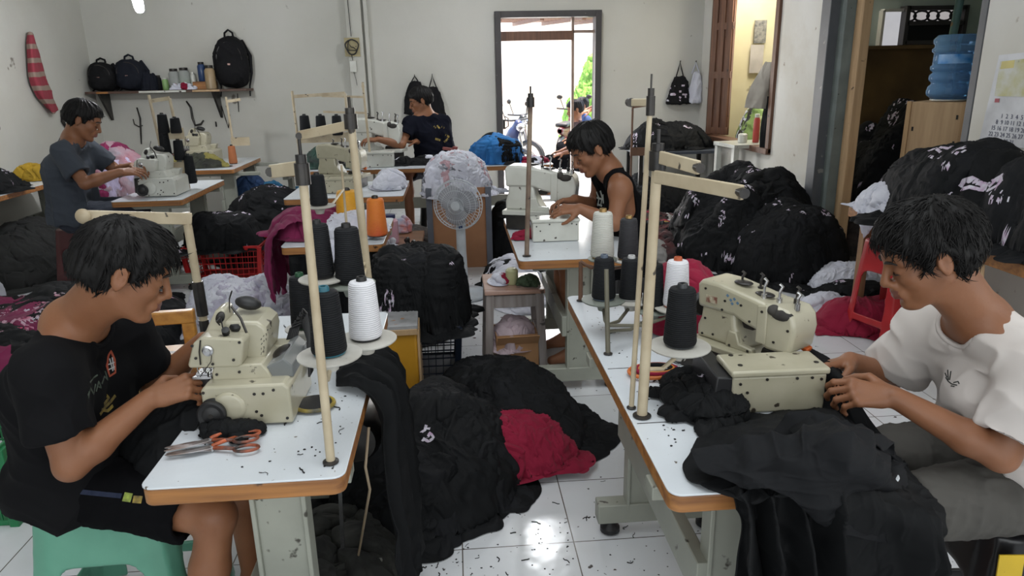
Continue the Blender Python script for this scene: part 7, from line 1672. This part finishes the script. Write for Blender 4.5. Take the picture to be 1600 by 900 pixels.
heap('yellow cloth lump on the table along the left wall', (-3.95, 7.1), .16, .14, .14, mat('mustard_cloth', (.45, .28, .02), .9), 103, 8, z0=.752, ps=(.05, .1), amp=.014)
heap('dark green clutter left of the sewing machine on the long table', (-1.25, 7.42), .25, .16, .20, mat('bottle_green_rags', (.03, .08, .06), .8, vscale=9, col2=(.02, .02, .02)), 104, 16, z0=.752, ps=(.05, .1), amp=.02, freq=12)
heap('black garments spread on the long table before the man in navy', (-.30, 7.5), .38, .14, .06, M_BCLOTH, 105, 16, z0=.752, ps=(.05, .1), amp=.012, freq=12, mats2=[M_WCLOTH])
t = thing('clamp_stand', 'dark red bench clamp on the long table right of the man in navy', 'clamp', (-.02 + at(715, 245, 7.5).x*0 + at(715, 245, 7.5).x, 7.5, .752))
MB().lathe([(.05, 0), (.05, .012), (.02, .03), (.018, .12), (.03, .16), (0, .17)], n=16).build('clamp_body', mat('dark_red_enamel', (.25, .06, .05), .4), t); MB().beam((0, 0, .13), (-.13, 0, .15), .03, .03).build('clamp_arm', MATS['dark_red_enamel'], t, bev=.005)
heap('red and white cloth scraps at the right end of the long table', (.80, 7.40), .16, .16, .04, M_RED, 106, 12, z0=.752, ps=(.03, .07), mats2=[M_WCLOTH, M_BCLOTH], amp=.01, freq=16)
heap('white rag draped at the left picture edge below the wall table', (-3.40, 5.0), .22, .26, .55, M_WCLOTH, 107, 20, ps=(.08, .14))
heap('bright blue cloth bundle on the floor beside the doorway column', (2.75, 7.6), .3, .3, .3, mat('steel_blue_cloth', (.10, .20, .28), .8), 108, 10, ps=(.08, .14))
# hanging brown cord from the left table to the floor
P = [on(560, 690, .74), at(571, 730, 1.72), at(578, 765, 1.75), at(572, 800, 1.85), at(565, 840, 1.95), at(560, 868, 2.0), at(552, 900, 2.03)]
P = [Vector(p) for p in P]; P[0] = Vector((-.262, 1.78, .71))
o = MB().tube(P, .004, 7).build('hanging_cable', mat('pale_brown_cord', (.30, .23, .15), .5), smooth=True); tag(o, 'pale brown cable hanging from the aisle side of the left table', 'cable')
t = thing('presser_pedal', 'grey-green metal foot pedal plate under the left sewing table', 'pedal', (-.42, 1.95, 0), 0)
MB().box((0, 0, .09), (.26, .16, .02), (.15, 0, 0)).build('pedal_plate', M_STEEL, t, bev=.004); MB().cyl((-.13, .05, .07), (.13, .05, .07), .012).build('pedal_axle', M_DARK, t); MB().beam((0, .1, .10), (.02, .12, .62), .012, .012).build('pull_rod', M_CHROME, t)
t = thing('motor', 'dark clutch motor hanging under the left sewing table', 'motor', (-.36, 2.2, .5))
MB().lathe([(.0, -.12), (.07, -.11), (.085, -.08), (.085, .08), (.07, .11), (0, .12)], (0, 0, 0), 24, (PI/2, 0, 0)).build('motor_body', M_DARK, t); MB().box((0, 0, .14), (.06, .12, .13)).build('bracket', M_STEEL, t)
c_ = copy_tree(t, loc=(.78, 2.1, .50), label='dark clutch motor hanging under the right sewing table')
# ------------------------------------------------------------------ lint and thread scraps on floor and tables (uncountable)
def lint(label, regions, n, z, seed, m, smin=.003, smax=.012, thr=.3):
    rr = random.Random(seed); mb = MB()
    for i in range(n):
        (x0, y0, x1, y1) = rr.choice(regions); x = rr.uniform(x0, x1); y = rr.uniform(y0, y1)
        if rr.random() < thr:
            L_ = rr.uniform(.012, .04); a = rr.random()*2*PI; pts = []; p = Vector((x, y, z+.0015))
            for k in range(5): pts.append(p.copy()); a += rr.uniform(-.9, .9); p = p + Vector((math.cos(a), math.sin(a), 0))*L_/4
            mb.tube(pts, rr.uniform(.0007, .0022), 4)
        else:
            s = rr.uniform(smin, smax); k = rr.randint(4, 6); a0 = rr.random()*6; pts = [(x + s*rr.uniform(.4, 1)*math.cos(a0+j*2*PI/k), y + s*rr.uniform(.3, .8)*math.sin(a0+j*2*PI/k)) for j in range(k)]
            mb.prism(pts, .0015, Mzx((0, 0, z+.0002)))
    o = mb.build('lint_scraps', m); tag(o, label, 'lint', kind='stuff')
M_LINT = mat('black_lint', (.012, .011, .011), .9)
lint('black lint and thread scraps on the tiled aisle floor near the tables', [(-.4, 1.95, .1, 2.35), (-.4, 1.95, .0, 2.2), (.1, 2.0, .7, 2.35), (-.1, 2.0, .75, 3.6), (-.3, 3.2, .2, 4.4)], 300, 0, 1, M_LINT, .0012, .006, .18)
lint('black lint scattered on the left table top', [(-.70, 1.5, -.3, 2.6), (-.5, 1.5, -.3, 2.2)], 90, .7505, 2, M_LINT, .0015, .005, .25)
lint('black lint scattered on the right table top', [(.46, 1.5, .75, 2.7), (.5, 1.4, .7, 1.9)], 120, .7505, 3, M_LINT, .0015, .006, .3)
lint('coloured thread scraps on the floor behind the aisle heaps', [(.0, 3.4, 2.2, 5.8), (0, 4.4, 1.9, 7.2), (1.0, 4.8, 2.2, 6.6)], 420, 0, 4, mat('mixed_lint', (.05, .03, .03), .9, vscale=3, col2=(.2, .1, .1)), .005, .018, .35)
lint('dark lint on the floor around the left stool and wooden chair', [(-2.2, 1.7, -1.0, 3.2), (-3.4, 3.0, -1.5, 5.8)], 260, 0, 5, M_LINT, .004, .016, .4)
o = None
# ------------------------------------------------------------------ outside the far door
M_OUT = mat('sunlit_plaster_wall', (.80, .74, .66), .9, vscale=1.2, col2=(.70, .50, .38))
M_GRD = mat('sunlit_concrete_ground', (.72, .70, .66), .9, vscale=2)
struct('trim_7', MB().box((1.0, 13.6, -.03), (9, 8.2, .06)), M_GRD)
struct('wall_yard', MB().box((.4, 15.2, 1.6), (5.2, .2, 3.2)), M_OUT)
t = thing('eaves_roof', 'red-brown slatted roof eaves seen through the top of the far door', 'roof', (1.0, 12.0, 2.36))
for k in range(9): MB().box((0, -2.0 + .45*k, .02*k), (4.5, .05, .04)).build('roof_batten', M_BROWN, t)
for k in range(8): MB().beam((-2 + .55*k, -2.2, -.05), (-2 + .55*k, 2.2, .15), .05, .07).build('rafter', M_BROWN, t)
t['kind'] = 'structure'
for k_ in ('label', 'category'):
    if k_ in t: del t[k_]
t.name = 'ceiling_eaves'
heap('bright green shrub outside seen through the right door pane', (2.9, 14.0), .8, .7, 1.8, mat('bright_leaf_green', (.25, .45, .08), .8, vscale=12, col2=(.12, .28, .04)), 120, 40, ps=(.2, .4), amp=.1, freq=5, cat='shrub', name='green_shrub')
def motorbike(label, loc, rz, c1):
    t = thing('motorcycle', label, 'motorcycle', loc, rz); mB = mat('bike_plastic_' + c1[0], c1[1], .3)
    for x_ in (-.62, .62):
        MB().tube([(x_ + .26*math.cos(a), 0, .29 + .26*math.sin(a)) for a in [k*PI/12 for k in range(24)]], .045, 8, True).build('tyre', M_RUB, t)
        MB().lathe([(.05, -.04), (.05, .04)], (x_, 0, .29), 12, (PI/2, 0, 0)).tube([(x_-.24, 0, .29), (x_+.24, 0, .29)], .01, 6).tube([(x_, 0, .05), (x_, 0, .53)], .01, 6).build('wheel_hub', M_CHROME, t)
    v = Vol((-.75, -.2, .2), (.7, .2, 1.0), .02); v.cone((-.7, 0, .68), (-.1, 0, .62), .06, .13, .05); v.cone((-.1, 0, .5), (.2, 0, .45), .13, .12, .06); v.cone((.2, 0, .45), (.42, 0, .78), .12, .11, .06); v.cone((.42, 0, .78), (.5, 0, .92), .09, .07, .04)
    V, F = v.mesh(); link('fairing', mesh_from('fairing', V, F, mB), t)
    MB().box((-.3, 0, .77), (.68, .22, .07)).build('seat', M_RUB, t, bev=.03)
    MB().tube([(.44, -.33, 1.0), (.46, -.1, .98), (.46, .1, .98), (.44, .33, 1.0)], .014, 8).build('handlebar', M_DARK, t)
    for y_ in (-.2, .2): MB().tube([(.45, y_, 1.0), (.42, y_*1.3, 1.18)], .007, 6).ball((.42, y_*1.35, 1.2), .055, 8, (.3, 1, .7)).build('mirror', M_DARK, t)
    MB().ball((.55, 0, .88), .08, 8, (.6, 1, .8)).build('headlight', M_CHROME, t); MB().tube([(.5, 0, .85), (.62, 0, .29)], .03, 8).build('fork', M_CHROME, t)
    MB().tube([(.0, -.12, .25), (-.75, -.16, .35)], .04, 10).build('exhaust', M_DARK, t)
    return t
motorbike('dark blue motorcycle parked outside at the left of the far door', (.62, 10.9, 0), -.9, ('blue', (.02, .03, .09)))
motorbike('black motorcycle parked behind the blue one outside the door', (.75, 12.2, 0), -.7, ('black', (.02, .02, .02)))
for i, (x, y, l_) in enumerate(((850, 213, 'left'), (862, 214, 'right'), (846, 206, 'rear'))):
    b0 = on(x, y+30, 0); 
def sandal(label, loc, rz):
    t = thing('sandal', label, 'sandal', loc, rz); MB().prism([(.13*math.cos(a)*(1), (.045 + .008*math.cos(a))*math.sin(a)) for a in [k*PI/10 for k in range(20)]], .02).build('sole', M_RUB, t, bev=.004)
    MB().tube([(-.01, -.045, .02), (.03, -.02, .05), (.07, 0, .02), (.03, .02, .05), (-.01, .045, .02)], .008, 6).build('thong_strap', M_DARK, t)
for i, (x, y) in enumerate(((1.15, 10.3), (1.35, 10.35), (1.0, 10.7), (1.25, 10.8))):
    sandal(('nearest left', 'nearest right', 'farther left', 'farther right')[i] + ' dark sandal on the bright ground outside the far door', (x, y, 0), .4+i)
def outsider(label, x, y, sit, shirt_c, fwd, seed, zs=1.0):
    z = .42 if sit else .92
    J = dict(pelvis=(x, y, z), chest=(x+.02*fwd[0], y, z+.34*zs), neck=(x+.04*fwd[0], y, z+.54*zs), head=(x+.06*fwd[0], y, z+.68*zs),
             sh_r=(x-.17*fwd[1]*0-.0+.0, y-.18, z+.46*zs), el_r=(x+.05*fwd[0], y-.21, z+.2), wr_r=(x+.25*fwd[0], y-.12, z+.15),
             sh_l=(x, y+.18, z+.46*zs), el_l=(x+.05*fwd[0], y+.21, z+.2), wr_l=(x+.25*fwd[0], y+.12, z+.15))
    if sit: J.update(kn_r=(x+.42*fwd[0], y-.1, .45), kn_l=(x+.42*fwd[0], y+.1, .45), an_r=(x+.40*fwd[0], y-.1, .09), an_l=(x+.40*fwd[0], y+.1, .09))
    else: J.update(hip_r=(x, y-.09, .9), hip_l=(x, y+.09, .9), kn_r=(x+.02, y-.1, .48), kn_l=(x+.02, y+.1, .48), an_r=(x, y-.1, .09), an_l=(x, y+.1, .09))
    hd = [dict(side='r', dir=(fwd[0], 0, -.2), back=(0, -.3, .9), thumb=1 if fwd[0] > 0 else 1, curl=(.3, .4, .3)), dict(side='l', dir=(fwd[0], 0, -.2), back=(0, .3, .9), thumb=-1, curl=(.3, .4, .3))]
    person(label, J, fwd, dict(loose=.02, fold=.01), dict(long=True), h=.009, hs=1.05, hair=dict(th=.014, n=120, len=.02, curl=.2, fringe=.1, front=.056), hands=hd, shirt_mat=mat('outsider_shirt_%d' % seed, shirt_c, .9), pants_mat=M_SHORTS, skin=M_SKIN, seed=seed, detail=False)
outsider('person in a dark brown shirt sitting outside by the right door post', 1.72, 9.95, True, (.05, .02, .015), (-.95, -.1, -.2), 11, 1.05)
outsider('person in a blue shirt squatting outside behind the motorcycle parts', 2.15, 11.9, True, (.03, .06, .16), (-.9, -.3, -.2), 12)
outsider('person in a maroon shirt standing outside behind the right door post', 2.32, 11.2, False, (.15, .02, .02), (-.95, -.2, -.2), 13, .95)
motorbike('dark red motorcycle standing outside beside the sitting people', (2.05, 12.9, 0), 1.2, ('red', (.12, .02, .02)))
# ------------------------------------------------------------------ repeats share a group phrase
for kind_, phrase in (('yarn_cone', 'yarn cones standing on thread stands and tables'), ('sewing_table', 'white sewing tables with orange edges'), ('plastic_stool', 'plastic stools in the workshop'),
                      ('thread_stand', 'thread stands on the sewing tables'), ('overlock_machine', 'overlock sewing machines'), ('interlock_machine', 'cylinder-arm sewing machines'), ('backpack', 'backpacks by the wall shelf'),
                      ('scissors', 'scissors on the left table'), ('sandal', 'sandals outside the far door'), ('motorcycle', 'motorcycles parked outside'), ('hanging_bag', 'bags hanging on the back wall'), ('laundry_basket', 'plastic laundry baskets')):
    for o_ in COL.objects:
        if o_.parent is None and o_.name.split('.')[0] == kind_ and 'group' not in o_: o_['group'] = phrase
